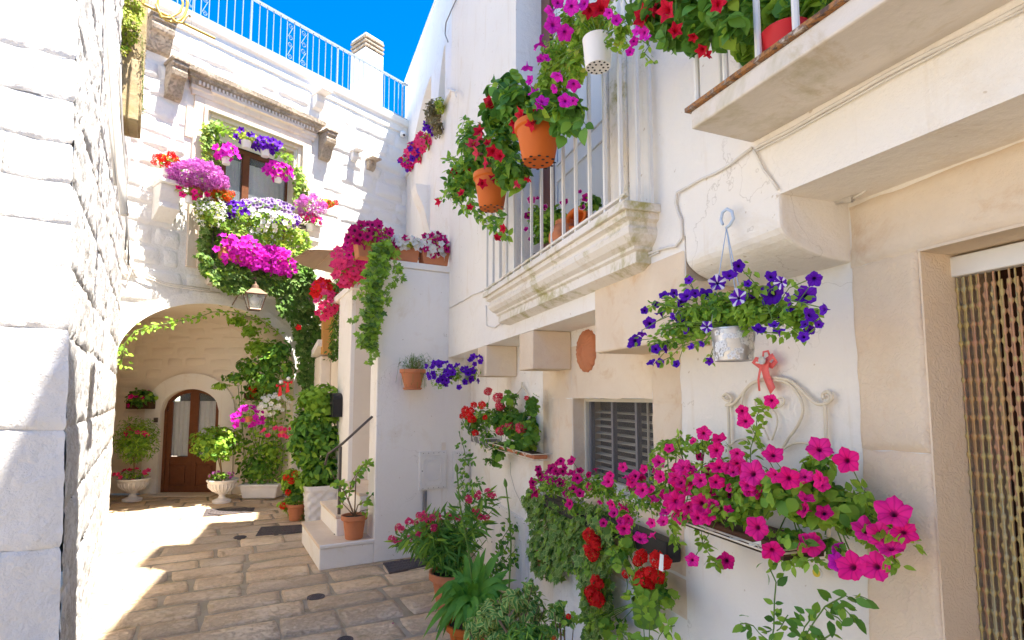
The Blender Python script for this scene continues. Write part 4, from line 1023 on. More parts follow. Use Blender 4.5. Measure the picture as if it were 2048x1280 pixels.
# stonework round the window
L0, L1 = PL_.S(1086, 760), PL_.S(1360, 700); hz = PL_.sz(1300, 700)[1]
sw_ = thing('dummy', None, None); bpy.data.objects.remove(sw_)
def stones(specs, mat, proud=.006, rough=.004, ns=16, nz_=10, edge=.008):
    for (a0, a1, z0, z1) in specs: stone_block(PL_, a0, a1, z0, z1, proud, rough, ns, nz_, M[mat], lw, 'dressed_stone', random.random() * 50, None, .0002, edge, .003, .001)
lj = PL_.S(1118, 800)
stones([(L0, wl0, lzt, 1.98), (L0, lj, .75, lzt), (wl0, wl1, lzt, 1.98)], 'limestone')
stones([(wl1, L1, 1.36, 1.62), (wl1, L1, 1.62, 1.86), (wl1, L1, 1.08, 1.36), (wl1, L1, .86, 1.08)], 'limestone', .008, .008)
stones([(lj, wl0, lzb - .2, lzt)], 'limestone', .004, .003); stones([(wl0, wl1, .85, lzb - .02), (L0 + .06, L1, .68, .85)], 'limestone', .005, .006)
# window: frame, screen, slats, bars
fo = -wdp
bxs('window_reveal', M['limestone'], [(PL_, wl0 - .001, wl0 + .012, lzb, lzt, -.29, -.002)])
x = MB(); f_ = .022
for sp in ((wl0 + .012, wl0 + .012 + f_, lzb, lzt, fo - .02, fo + .02), (wl1 - f_, wl1 - .001, lzb, lzt, fo - .02, fo + .02), (wl0 + .034, wl1 - f_, lzt - f_, lzt - .001, fo - .02, fo + .02), (wl0 + .034, wl1 - f_, lzb, lzb + f_, fo - .02, fo + .02)): x.box(PL_, *sp)
wn_ = x.build('window', M['slat'], R, bevel=.003)
ns_ = 10
for i in range(ns_):
    z = lzb + .03 + (lzt - lzb - .07) * i / ns_
    x = MB(); q0, q1 = wl0 + .036, wl1 - f_ - .002
    x.hexa([PL_.w(q0, z, fo - .075), PL_.w(q1, z, fo - .075), PL_.w(q1, z - .01, fo - .045), PL_.w(q0, z - .01, fo - .045), PL_.w(q0, z + .003, fo - .075), PL_.w(q1, z + .003, fo - .075), PL_.w(q1, z - .006, fo - .045), PL_.w(q0, z - .006, fo - .045)])
    x.build('slat', M['slat'], wn_)
for px in (1180, 1224, 1272):
    a = PL_.S(px, 850, fo); x = MB(); x.box(PL_, a - .011, a + .011, lzb + f_, lzt - f_ - .001, fo - .03, fo + .0); x.build('bar', M['greybar'], wn_)
for px in (1175, 1284):
    a = PL_.S(px, 850, fo); x = MB(); x.box(PL_, a - .005, a + .005, lzb + f_, lzt - f_ - .001, fo - .044, fo - .034); x.build('cord', M['slat'], wn_)
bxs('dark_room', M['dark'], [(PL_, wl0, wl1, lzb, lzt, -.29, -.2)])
x = MB(); quad(x, PL_, wl0 + .03, wl1 - .02, lzb + .02, lzt - .02, fo - .008); x.build('insect_screen', M['screen'], wn_)
# door with limestone surround and bead curtain
dS = PL_.S(1713, 700)
zc_ = [0, .34, .92, 1.5, 2.05]
specs = [(dS, dl0 - .002, zc_[i], zc_[i + 1]) for i in range(3)] + [(dS, dl0 - .002, 1.5, dlt + .0)]
stones(specs, 'limetooled', .012, .006, 26, 34, .012)
stones([(dS, dl1 + .2, dlt, 2.24)], 'limestone', .012, .005, 40, 12, .012); stones([(dl1, dl1 + .3, 0, 1), (dl1, dl1 + .3, 1, dlt)], 'limetooled', .012, .006, 20, 30, .012)
stone_block(PL_, dl0 - .001, dl0 + .0, 0, dlt, 0, 0, 1, 1, M['limestone'], lw, 'x') if False else None
bxs('door_jamb', M['limetooled'], [(PL_, dl0 - .0012, dl0 + .004, 0, dlt, -.295, .006)])
bxs('door_head', M['limestone'], [(PL_, dl0, dl1, dlt - .006, dlt + .002, -.295, .01)])
do = -.13
dr = bxs('door', M['darkwood'], [(PL_, dl0 - .05, dl1 + .05, 0, dlt + .1, -.33, -.3)])
bxs('curtain_header', M['whitepot'], [(PL_, PL_.S(1890, 520, do), dl1, dlt - .068, dlt - .012, do - .02, do + .02)], dr, .004)
def beadmat():
    m, nt, b = mat_new('bead_string'); g = N(nt, 'ShaderNodeNewGeometry'); mp = N(nt, 'ShaderNodeMapping'); mp.inputs['Scale'].default_value = (38, 38, 1.6)
    nt.links.new(g.outputs['Position'], mp.inputs['Vector']); f = noise_n(nt, 1.0, 1, .5, mp.outputs[0])
    c = ramp(nt, f, [(.30, (.50, .30, .12)), (.42, (.50, .25, .14)), (.48, (.48, .38, .14)), (.54, (.55, .38, .13)), (.60, (.42, .38, .22)), (.7, (.54, .36, .13))])
    nt.links.new(c, b.inputs['Base Color']); b.inputs['Roughness'].default_value = .4; bump(nt, b, noise_n(nt, 400, 2, .6, g.outputs['Position']), .5, .002); return m
M['bead'] = beadmat()
def string_mesh():
    x = MB(); zt = dlt - .07; prof = []; z = zt; k = 0
    while z > .02:
        for dz, r in ((0, .0022), (.012, .0026), (.024, .0022), (.029, .0055), (.033, .0062), (.037, .0055), (.044, .0022)): prof.append((r, z - dz))
        z -= .05
    x.lathe((0, 0, 0), prof, 6); me = bpy.data.meshes.new('bead_string'); me.from_pydata(x.v, [], x.f); me.polygons.foreach_set('use_smooth', [True] * len(me.polygons)); me.materials.append(M['bead']); return me
sm_ = string_mesh(); a = PL_.S(1896, 560, do) - .0; k = 0
while a < dl1 - .01:
    o = bpy.data.objects.new('bead_string', sm_); COL.objects.link(o); o.parent = dr
    p = PL_.w(a, 0, do + (.006 if k % 2 else -.002)); o.location = p + Vector((0, 0, random.choice((0, 0, -.025)))); a += .0088; k += 1
# lower balcony: moulded stone with railing, in front of the french window
bl0, bl1 = PU.S(965, 587, .17) , PU.S(1247, 396, .17); bz_ = PU.sz(1247, 398, .17)[1]; D = .17
x = MB(); x.box(PU, bl0, bl1, bz_ - .035, bz_, 0, D)
balc = x.build('balcony', M['plaster_old'], R, bevel=.004)
prof = [(D - .02, bz_ - .035), (D - .02, bz_ - .06), (D - .045, bz_ - .07), (D - .045, bz_ - .085), (D - .035, bz_ - .1), (D - .04, bz_ - .12), (D - .06, bz_ - .145), (D - .085, bz_ - .16), (D - .085, bz_ - .172), (D - .1, bz_ - .18), (D - .1, bz_ - .225), (D - .125, bz_ - .235), (.0, bz_ - .25)]
x = MB(); P4 = []
for o, z in prof: e = D - o; P4 += [PU.w(bl0 + e * .8, z, 0), PU.w(bl0 + e * .8, z, o), PU.w(bl1 - e * .8, z, o), PU.w(bl1 - e * .8, z, 0)]
x.add(P4, [(i * 4 + k, i * 4 + k + 1, i * 4 + 4 + k + 1, i * 4 + 4 + k) for i in range(len(prof) - 1) for k in range(3)])
x.build('cornice', M['plaster_old'], balc)
x = MB(); x.box(PU, bl0 + .01, bl1 - .01, bz_ + .02, bz_ + .032, D - .03, D - .01); x.build('bottom_rail', M['plaster_old'], balc)
RT = bz_ + .92
x = MB(); x.box(PU, bl0 + .01, bl1 - .01, RT, RT + .014, D - .04, D - .0); x.box(PU, bl0 + .01, bl0 + .025, RT, RT + .014, 0, D - .04); x.box(PU, bl1 - .025, bl1 - .01, RT, RT + .014, 0, D - .04); x.build('rail', M['whitemetal'], balc)
for px_ in (975, 987, 1000, 1014, 1029, 1045, 1063, 1083, 1104, 1127, 1152, 1180, 1211, 1243):
    a = PU.S(px_, 400, D - .02); x = MB(); x.box(PU, a - .0075, a + .0075, bz_, RT, D - .027, D - .013); x.build('baluster', M['whitemetal'], balc)
for o in (.03, .09):
    for e in (bl0 + .02, bl1 - .02): x = MB(); x.box(PU, e - .007, e + .007, bz_, RT, o - .007, o + .007); x.build('baluster', M['whitemetal'], balc)
# french window
fo_ = -.2
x = MB(); fr0 = PU.S(1076, 300, fo_); fr1 = PU.S(1131, 300, fo_)
x.box(PU, o0 + .0, o0 + .12, oz, ozt, fo_ - .04, fo_); x.box(PU, o0 + .125, o0 + .2, oz, ozt, fo_ - .03, fo_ + .015); x.box(PU, o1 - .06, o1, oz, ozt, fo_ - .04, fo_); x.box(PU, o0 + .2, o1 - .06, oz, oz + .2, fo_ - .035, fo_ - .005)
fw = x.build('french_window', M['brownframe'], R, bevel=.004)
x = MB(); q0, q1 = o0 + .2, o1 - .06; x.box(PU, q0, q1, oz + .2, ozt, fo_ - .035, fo_ - .015)
for (z0, z1) in ((oz + .26, oz + .68), (oz + .78, oz + 1.25), (oz + 1.33, oz + 2.2)):
    for sp in ((q0 + .05, q0 + .07, z0, z1), (q1 - .07, q1 - .05, z0, z1), (q0 + .07, q1 - .07, z0, z0 + .02), (q0 + .07, q1 - .07, z1 - .02, z1)): x.box(PU, *sp, fo_ - .016, fo_ - .004)
x.build('shutter', M['door_white'], fw, bevel=.003)
bxs('pilaster', M['plaster_old'], [(PU, o1 + .005, o1 + .05, bz_ + .002, ozt, 0, .03), (PU, o1 + .05, o1 + .1, bz_ + .003, ozt, 0, .014), (PU, o1 + .1, o1 + .16, bz_ + .002, ozt, 0, .03), (PU, o1 + .16, o1 + .2, bz_ + .004, ozt, 0, .012)], bevel=.006)
# upper balcony
ub = PV.sz(1382, 259, .24); D2 = .24
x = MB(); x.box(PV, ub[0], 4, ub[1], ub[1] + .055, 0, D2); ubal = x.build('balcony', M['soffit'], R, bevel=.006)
x = MB(); x.box(PV, ub[0] - .012, 4, ub[1] + .056, ub[1] + .068, D2 - .03, D2 + .012); x.build('rusty_edge', M['rust'], ubal)
for i in range(30):
    a = ub[0] + .015 + .115 * i
    if a > 3.6: break
    x = MB(); x.tube([PV.w(a, ub[1] + .06, D2 - .015), PV.w(a, ub[1] + 1.0, D2 - .015)], .009, 8); x.build('baluster', M['whitemetal'], ubal)
for o in (.13, .05): x = MB(); x.tube([PV.w(ub[0] + .015, ub[1] + .055, o), PV.w(ub[0] + .015, ub[1] + 1.0, o)], .008, 8); x.build('baluster', M['whitemetal'], ubal)
x = MB(); x.box(PV, ub[0], 3.6, ub[1] + 1.0, ub[1] + 1.015, D2 - .035, D2 + .005); x.build('rail', M['whitemetal'], ubal)
# cables and cracks on the wall
def cable(pl, pts, r=.006, off=.008, mat='cable', parent=R, name='cable'):
    q = [pl.P(a, b, off) for a, b in pts]; d = []
    for a, b in zip(q, q[1:]):
        n_ = max(2, int((b - a).length / .08))
        for i in range(n_): d.append(a.lerp(b, i / n_) + rv(.0015))
    d.append(q[-1]); MB().tube(d, r, 6).build(name, M[mat], parent, smooth=True)
cable(PU, [(899, 616), (925, 602), (948, 588), (966, 582)]); cable(PU, [(972, 610), (974, 652), (990, 655), (1003, 645), (1020, 628), (1100, 600), (1190, 556), (1262, 524), (1320, 498), (1352, 492), (1364, 474), (1362, 440), (1352, 405), (1356, 384), (1400, 360), (1460, 330), (1504, 296)], .0055)
cable(PU, [(1003, 650), (1100, 606), (1190, 562), (1262, 530), (1318, 504)], .004)
cable(PV, [(1506, 300), (1530, 287), (1640, 226), (1760, 158), (1860, 105), (1960, 58), (2060, 5)], .0055); cable(PV, [(1512, 303), (1640, 235), (1760, 168), (1860, 113), (2060, 14)], .003, .01)
cable(PV, [(1507, 300), (1530, 340), (1552, 380), (1566, 440)] if False else [(1507, 300), (1530, 340), (1556, 379)], .004)
cable(PU, [(885, 0), (893, 15)], .004) if False else None
x = MB(); cable(PU, [(917, -10), (905, 15), (892, 45), (890, 68), (896, 84)], .007, .02, 'greycable')
# spring door closer and loop of cable under the right beam
sp0 = PL_.P(1632, 403, .05); sp1 = PL_.P(1706, 398, .05); x = MB(); pts = []
for i in range(180):
    t = i / 179; p = sp0.lerp(sp1, t); u = (sp1 - sp0).normalized(); a = u.orthogonal().normalized(); b = u.cross(a); an = t * 2 * math.pi * 30; pts.append(p + (a * math.cos(an) + b * math.sin(an)) * .0105)
spt = thing('coil_spring', 'cream coil spring with looped cable under the beam beside the door', 'spring', sp0); x.tube(pts, .0018, 4).build('coil', M['cable'], spt, smooth=True)
x = MB(); x.tube([PL_.P(*q, .05) for q in ((1706, 396), (1722, 388), (1732, 380), (1728, 373), (1712, 374), (1692, 384), (1676, 392))], .004, 6); x.tube([PL_.P(*q, .05) for q in ((1560, 382), (1570, 415), (1590, 432), (1620, 435), (1650, 424), (1668, 412))], .0032, 6); x.tube([PL_.P(*q, .05) for q in ((1597, 432), (1600, 418), (1612, 408), (1626, 404), (1634, 402))], .0036, 6); x.build('loop', M['cable'], spt, smooth=True)
# terracotta face plaque above the window
fp = PL_.P(1176, 702, .0); tface = thing('face_plaque', 'oval terracotta sun face relief on the white wall above the window', 'plaque', fp)
fa, fz = PL_.sz(1176, 702); fw_, fh_ = .13, .132
def facefn(aa, zz, u, v):
    X = (u - .5) * 2; Y = (v - .5) * 2; th = math.atan2(Y, X); r = math.hypot(X, Y)
    # map square to ellipse
    m = max(abs(X), abs(Y)); k = (m / r) if r > 1e-6 else 1; X2, Y2 = X * k, Y * k; r2 = m
    edge = 1 + .025 * math.cos(17 * th)
    o = .012 + .026 * max(0, 1 - r2 ** 2.6)
    if r2 > .62: o += .004 * abs(math.sin(14 * th)) * (1 - abs(r2 - .8) / .25)
    fx, fy = X2 / .62, Y2 / .66
    def g(x0, y0, sx, sy, h): return h * math.exp(-((fx - x0) / sx) ** 2 - ((fy - y0) / sy) ** 2)
    if r2 < .75: o += .95 * (g(0, .0, .10, .34, .018) + g(0, -.2, .17, .1, .008) + g(-.36, .26, .16, .07, -.006) + g(.36, .26, .16, .07, -.006) + g(-.36, .24, .1, .05, .007) + g(.36, .24, .1, .05, .007) + g(0, -.46, .24, .05, .009) + g(0, -.58, .18, .06, .007) + g(0, -.52, .24, .02, -.006) + g(-.4, -.2, .22, .22, .006) + g(.4, -.2, .22, .22, .006) + g(0, -.85, .2, .1, .006) + g(-.35, .44, .22, .05, .006) + g(.35, .44, .22, .05, .006))
    o *= 1.25
    if r2 >= .999: o = 0
    return (fa + X2 * fw_ * edge, fz + Y2 * fh_ * edge, o)
fo2 = lattice(PL_, 0, 1, 0, 1, 44, 56, facefn, 'relief', M['terra'], tface)
# neighbour wall beyond the terrace
R2 = thing('neighbour_house', 'white plastered neighbour house with pointed openings above the terrace', 'house', (PR.o.x, PR.o.y, 0))
rt = PR.sz(816, 152)[1]; rl_z = PR.sz(813, 351)[1]; rz = rl_z
sC = PR.S(897, 300)
ge = [isect(PR, PU)]
A0, A1 = PR.S(819, 290), PR.S(862, 200); B0, B1 = PR.S(874, 200), PR.S(890, 160)
za = PR.sz(862, 150)[1]
x = MB()
def open_arch(mb, a0, a1, z0, zt):
    n = 10
    for i in range(n):
        t0, t1 = i / n, (i + 1) / n; h = lambda t: z0 + (zt - z0) * math.sin(t * math.pi / 2) ** .8
        mb.add([PR.w(a0 + (a1 - a0) * t0, h(t0), 0), PR.w(a0 + (a1 - a0) * t1, h(t1), 0), PR.w(a0 + (a1 - a0) * t1, zt + .01, 0), PR.w(a0 + (a1 - a0) * t0, zt + .01, 0)], [(0, 1, 2, 3)])
        mb.add([PR.w(a0 + (a1 - a0) * t0, h(t0), 0), PR.w(a0 + (a1 - a0) * t1, h(t1), 0), PR.w(a0 + (a1 - a0) * t1, h(t1), -.4), PR.w(a0 + (a1 - a0) * t0, h(t0), -.4)], [(0, 1, 2, 3)])
oz0 = rl_z; quad(x, PR, -.3, A0, 0, rt); quad(x, PR, A0, sC + 3, 0, oz0); ot = PR.sz(862, 152)[1]; ot = min(ot, rt - .3)
quad(x, PR, A0, sC + 3, ot, rt); quad(x, PR, A1, B0, oz0, ot); quad(x, PR, B1, sC + 3, oz0, ot); open_arch(x, A0, A1, oz0, ot); open_arch(x, B0, B1, oz0, ot)
x.add([PR.w(A1, oz0, 0), PR.w(A1, ot, 0), PR.w(A1, ot, -.4), PR.w(A1, oz0, -.4)], [(0, 1, 2, 3)]); x.add([PR.w(B1, oz0, 0), PR.w(B1, ot, 0), PR.w(B1, ot, -.4), PR.w(B1, oz0, -.4)], [(0, 1, 2, 3)])
quad(x, PR, -.3, sC + 3, 0, rt, -.4); x.box(PR, -.3, sC + 3, rt, rt + .05, -1.5, .02)
x.build('wall', M['plaster'], R2)
x = MB(); x.box(PR, A0 - .2, sC + 3, rl_z - .06, rl_z, -.39, .05); x.build('ledge', M['plaster'], R2)
x = MB(); z_ = PR.sz(850, 440)[1]; x.prism([(0, z_ - .3), (.0, z_ + .5), (.25, z_ + .5), (.22, z_ + .35), (.1, z_ + .1)], PR, PR.S(850, 430), PR.S(850, 430) + .35); x.build('bracket', M['plaster'], R2)
cm = thing('security_camera', 'small white dome camera in the corner under the roof railing', 'camera', PF.P(806, 268, .1)); x = MB(); x.lathe(PF.P(806, 268, .1), [(.0, .06), (.05, .05), (.065, 0), (.05, -.05), (0, -.06)], 14).build('housing', M['whitepot'], cm, smooth=True)
MB().lathe(PF.P(808, 270, .15), [(0, .03), (.03, .0), (0, -.03)], 8).build('lens', M['black'], cm)
lf = thing('wall_light', 'small rusty light fitting on the white wall near the corner', 'wall light', PU.P(903, 182, .05)); x = MB(); x.tube([PU.P(897, 178, 0), PU.P(903, 180, .05), PU.P(912, 184, .09)], .014, 8); x.tube([PU.P(911, 184, .09), PU.P(912, 194, .09)], .006, 6); x.build('fitting', M['cable'], lf)
# opposite / distant buildings closing the lane behind the viewer
bk = thing('back_house', 'plain white house closing the lane behind the viewpoint', 'house', (-2, -6, 0))
x = MB(); x.hexa([(-9, -7, 0), (6, -7, 0), (6, -6, 0), (-9, -6, 0), (-9, -7, 5), (6, -7, 5), (6, -6, 5), (-9, -6, 5)]); x.build('wall', M['plaster'], bk)
# ======================= pots, plants and small things =======================
def px2m(p, px): return px * (p.y) / FP
POT = [(0, 0), (.62, 0), (.66, .02), (.84, .78), (.93, .79), (1.0, .82), (1.0, 1.0), (.9, 1.0), (.86, .86), (.86, .8)]
BUCKET = [(0, .02), (.80, .0), (.83, .03), (.98, .95), (1.0, .97), (1.0, 1.0), (.95, 1.0), (.92, .8)]
URN = [(0, 0), (.62, 0), (.64, .1), (.5, .14), (.26, .2), (.2, .32), (.3, .4), (.62, .5), (.86, .66), (.92, .82), (.98, .9), (1.06, .94), (1.06, 1.0), (.95, 1.0), (.88, .9)]
def pot(root, c, r, h, mat='terra', prof=POT, n=28, name='pot', sq=None, rot=0, hole=False):
    o = MB().lathe(c, [(a * r, z * h) for a, z in prof], n, sq, rot).build(name, M[mat], root, smooth=False)
    for p_ in o.data.polygons: p_.use_smooth = True
    o.data.set_sharp_from_angle(angle=math.radians(35)) if hasattr(o.data, 'set_sharp_from_angle') else None
    MB().lathe(c, [(0.0, h * .9), (r * .5, h * .915), (r * .88, h * .88)], 14).build('soil', M['soil'], root, smooth=True)
    if hole:
        m = MB()
        for rr_, k in ((.66, 12), (.35, 6)):
            for i in range(k):
                a = 2 * math.pi * i / k; m.lathe(Vector(c) + Vector((rr_ * r * math.cos(a), rr_ * r * math.sin(a), -.0015)), [(0, 0), (r * .07, 0), (r * .07, .002)], 6)
        m.build('drain_holes', M['blackpot'], root, kind='stuff')
    return o
GRP = {}
# ---- plants in and around the archway ----
def urnplant(px, py, name, label, ball, br, T_, mat, mats, nl, fl):
    c = GR(px, py); c.y += .05; r = px2m(c, 27); t = thing(name, label, 'potted plant', c); pot(t, c, r, .36, 'urn', URN, 32, 'urn')
    m = MB()
    for i in range(24):
        a = 2 * math.pi * i / 24; m.tube([c + Vector((r * .62 * math.cos(a), r * .62 * math.sin(a), .185)), c + Vector((r * .91 * math.cos(a), r * .91 * math.sin(a), .25)), c + Vector((r * .95 * math.cos(a), r * .95 * math.sin(a), .3))], .009, 4)
    m.build('fluting', M['urn'], t)
    m = MB(); b = AT(ball[0], ball[1], c.y); m.tube([c + Vector((0, 0, .3)), c.lerp(b, .5) + Vector((.01, 0, .2)), b], .012, 6, .008); m.tube([c + Vector((.02, 0, .3)), c.lerp(b, .5) + Vector((-.02, 0, .2)), b + Vector((.03, 0, 0))], .008, 6, .006); m.build('trunk', M['twig'], t)
    P = Plant(t); blob(P, T_, mat, b, (px2m(b, br[0]), px2m(b, br[0]), px2m(b, br[1])), nl, .085, mats=mats, stems=20, stem_root=b - Vector((0, 0, .3)), shell=.3)
    for (fx, fy, rr, T2, m2, n2, s2) in fl:
        q = AT(fx, fy, c.y - .03); blob(P, 'sm', 'leaf', q, (px2m(q, rr), px2m(q, rr) * .8, px2m(q, rr * .35)), 140, .045, mats=['leafdark']); scat(P, T2, m2, q, (px2m(q, rr), px2m(q, rr) * .8, px2m(q, rr * .4)), n2, s2)
    P.done(60); return t, b
t, b = urnplant(260, 1003, 'urn_plant', 'small standard shrub with pink blossoms in a white urn left of the brown door', (272, 880), (43, 48), 'lan', 'leaf', ['leafdark'], 1900, [(263, 950, 30, 'petf', 'coral', 12, .035), (272, 866, 26, 'petf', 'coral', 9, .04)])
t, b = urnplant(440, 1006, 'urn_plant', 'bushy bright green shrub in a white urn in front of the right door leaf', (433, 886), (50, 36), 'ov', 'leaf', ['leaf', 'leafdark'], 850, [(440, 952, 24, 'petf', 'lilac', 7, .03)])
# wooden boxes on the archway wall
def wbox(x0, y0, x1, y1, label, leaves, fmat, nfl, T2='petf'):
    a0, zt = PW.sz(x0, y0, .2); a1, zb = PW.sz(x1, y1, .2); t = thing('window_box', label, 'window box', PW.w((a0 + a1) / 2, zb, .1))
    m = MB(); m.box(PW, a0, a1, zb, zt, .0, .2); bx_ = m.build('box', M['darkwood'], t, bevel=.004)
    for i in range(4): m = MB(); a = a0 + (a1 - a0) * (i + .3) / 4; m.box(PW, a, a + .06, zt, zt + .14, 0.002, .02); m.build('back_slat', M['darkwood'], t)
    P = Plant(t); c = PW.w((a0 + a1) / 2, zt + .04, .14); rx = (a1 - a0) * .62
    blob(P, leaves, 'leafdark', c, (rx, .16, .17), 330, .06, mats=['leaf']); scat(P, T2, fmat, c, (rx, .15, .14), nfl, .04); P.done(30)
wbox(252, 803, 299, 818, 'dark wooden box with pink flowers on the archway wall above the left urn', 'ger', 'pink', 9)
wbox(488, 786, 540, 800, 'dark wooden box with red geraniums half hidden under the vine', 'ger', 'red', 6, 'gerhf')
# trough with climbing vine
c0 = GR(480, 1000); c1 = GR(556, 999); t = thing('trough_vine', 'long white trough with leafy vines climbing up the archway wall', 'potted plant', (c0 + c1) / 2)
m = MB(); hh = .24; y0 = c0.y; m.hexa([(c0.x + .03, y0, .02), (c1.x - .03, y0, .02), (c1.x - .03, y0 + .3, .02), (c0.x + .03, y0 + .3, .02), (c0.x - .02, y0 - .03, hh), (c1.x + .02, y0 - .03, hh), (c1.x + .02, y0 + .33, hh), (c0.x - .02, y0 + .33, hh)]); m.build('trough', M['urn'], t, bevel=.02)
m = MB(); m.hexa([(c0.x - .035, y0 - .045, hh - .03), (c1.x + .035, y0 - .045, hh - .03), (c1.x + .035, y0 + .345, hh - .03), (c0.x - .035, y0 + .345, hh - .03), (c0.x - .035, y0 - .045, hh + .005), (c1.x + .035, y0 - .045, hh + .005), (c1.x + .035, y0 + .345, hh + .005), (c0.x - .035, y0 + .345, hh + .005)]); m.build('trough_rim', M['urn'], t, bevel=.01)
P = Plant(t); Yv = y0 + .12
for i in range(11):
    x_ = 490 + i * 7; a = AT(x_, 972, Yv); tx = x_ + random.uniform(-15, 25); pts = [a, AT(x_ + random.uniform(-8, 8), 900, Yv + .05), AT(tx, 840, Yv), AT(tx + random.uniform(-10, 20), 770, Yv - .05)]
    strand(P, 'ov', 'leafdark', pts, .075, 42, .1, .006, mats=['leaf', 'leaf'])
for (x_, y_, rx, ry, n_, mt) in ((515, 935, 42, 34, 300, 'leafdark'), (545, 900, 28, 40, 170, 'leaf'), (530, 760, 40, 25, 260, 'leafdark'), (545, 720, 34, 30, 420, 'leafdark'), (500, 735, 32, 22, 260, 'leafdark'), (470, 755, 28, 12, 130, 'leafdark'), (440, 772, 20, 7, 60, 'leaf'), (520, 695, 32, 22, 300, 'leaf'), (560, 700, 24, 24, 240, 'leafdark'), (500, 662, 22, 14, 150, 'leaf'), (475, 642, 22, 9, 110, 'leaf'), (575, 740, 14, 22, 130, 'leafdark')):
    q = AT(x_, y_, 8.75 if y_ < 850 else Yv); blob(P, 'ov', mt, q, (px2m(q, rx), .16, px2m(q, ry)), n_, .085, mats=['leaf'], shell=.1)
strand(P, 'ov', 'leaf', [PF.P(560, 668, .05), PF.P(520, 640, .05), PF.P(470, 624, .06), PF.P(430, 623, .06), PF.P(390, 636, .06), PF.P(340, 645, .06), PF.P(300, 652, .06), PF.P(270, 662, .05), PF.P(247, 690, .05), PF.P(243, 740, .05)], .065, 75, .08, .005, nrm=(.4, -.6, .7))
P.done(120)
# flower pots hanging on the vine
def hangpot(x_, y_, r_px, Y, potmat, label, leafs, flw, name='hanging_pot', hooks=True, n=16, leafT='sm', lm='leaf', cat='hanging plant', group=None, lsize=.035, pl=None, off=0, parts=0, hh=1.5, far=True, lmats=None):
    c = AT(x_, y_, Y) if pl is None else pl.P(x_, y_, off); r = px2m(c, r_px); h = r * hh
    c = c - Vector((0, 0, h / 2)); t = thing(name, label, cat, c, group); pot(t, c, r, h, potmat, BUCKET, n)
    if hooks:
        m = MB(); top = c + Vector((0, 0, h + r * 2.6))
        for k in range(3):
            a = 2.1 * k + .4; m.tube([c + Vector((r * math.cos(a), r * math.sin(a), h)), top], max(.0012, r * .016), 4)
        m.tube([top, top + Vector((0, 0, r * .3)), top + Vector((r * .15, 0, r * .42)), top + Vector((r * .3, 0, r * .3))], max(.0015, r * .03), 5); m.build('hanger', M['whitemetal'], t)
    P = Plant(t); tp = c + Vector((0, 0, h * 1.05))
    for (dx, dy, rx, ry, nn_) in leafs:
        q = tp + Vector((px2m(c, dx), 0, px2m(c, -dy))); blob(P, leafT, lm, q, (px2m(c, rx), px2m(c, min(rx, 28) * .8), px2m(c, ry)), nn_, lsize, mats=lmats or ['leaf', 'leafyel'], shell=.2, stems=3, stem_root=tp)
    for (dx, dy, rx, ry, nn_, T2, m2, s2) in flw:
        q = tp + Vector((px2m(c, dx), -.01, px2m(c, -dy))); scat(P, T2, m2, q, (px2m(c, rx), px2m(c, min(rx, 28) * .8), px2m(c, ry)), nn_, s2, far=far)
    P.done(parts); return t
hangpot(526, 826, 10, 8.6, 'whitepot', 'white hanging pot of white petunias beside the archway vine', [(18, -6, 28, 18, 150)], [(20, -8, 30, 20, 34, 'petf', 'white', .034)])
hangpot(498, 838, 8, 8.5, 'terra', 'small pot of purple-magenta petunias hanging left of the white petunias', [(0, 0, 26, 14, 90)], [(0, 2, 30, 20, 26, 'petf', 'magenta', .042)])
hangpot(566, 868, 8, 8.5, 'terra', 'small pot of coral pink flowers hanging lowest on the archway pier', [(0, 0, 24, 12, 80)], [(-3, 4, 34, 12, 18, 'petf', 'coral', .036)])
# two red ornament dolls
for i, (x_, y_) in enumerate(((562, 764), (577, 757))):
    c = AT(x_, y_, 8.3); t = thing('hanging_ornament', ('lower' if i == 0 else 'upper') + ' of the two small ornaments with red ribbon hanging on the ivy column', 'ornament', c)
    m = MB(); m.lathe(c, [(.0, .03), (.025, .02), (.03, 0), (.02, -.025), (0, -.03)], 10); m.build('ring', M['whitepot'], t, smooth=True)
    m = MB(); 
    for s_ in (-1, 1): m.hexa([c + Vector((a * s_, -.02 + b, z)) for a, b, z in ((0, 0, -.05), (.06, 0, -.08), (.06, .012, -.08), (0, .012, -.05), (0, 0, -.07), (.07, 0, -.03), (.07, .012, -.03), (0, .012, -.07))])
    m.hexa([c + Vector((a, -.025 + b, z)) for a, b, z in ((-.03, 0, -.22), (.03, 0, -.2), (.03, .012, -.2), (-.03, .012, -.22), (-.012, 0, -.06), (.012, 0, -.06), (.012, .012, -.06), (-.012, .012, -.06))]); m.build('ribbon', M['redribbon'], t)
# white woven planter with a tall shrub
c = GR(634, 1052); c.y += .1; r = px2m(c, 31)
t = thing('planter_shrub', 'tall glossy green shrub in a white basket-weave planter beside the steps', 'potted plant', c)
def weave(name):
    m = MB(); n = 56; H_ = .52; rows_ = 26; vs = []; fs = []
    for j in range(rows_ + 1):
        for k in range(n):
            a = 2 * math.pi * k / n + .5; base = r * (.78 + .22 * j / rows_); sq = 5
            rr = base / (abs(math.cos(a - .5)) ** sq + abs(math.sin(a - .5)) ** sq) ** (1 / sq)
            if j < rows_ - 3: rr += .011 * (1 if ((k // 3) + (j // 3)) % 2 else -1) * math.sin(math.pi * ((j % 3) + .5) / 3)
            else: rr += .016
            vs.append(c + Vector((rr * math.cos(a), rr * math.sin(a), H_ * j / rows_)))
    fs = [(j * n + k, j * n + (k + 1) % n, (j + 1) * n + (k + 1) % n, (j + 1) * n + k) for j in range(rows_) for k in range(n)]
    m.add(vs, fs); m.build(name, M['urn'], t, smooth=True)
weave('planter'); MB().lathe(c, [(0, .48), (r * 1.0, .47)], 16).build('soil', M['soil'], t)
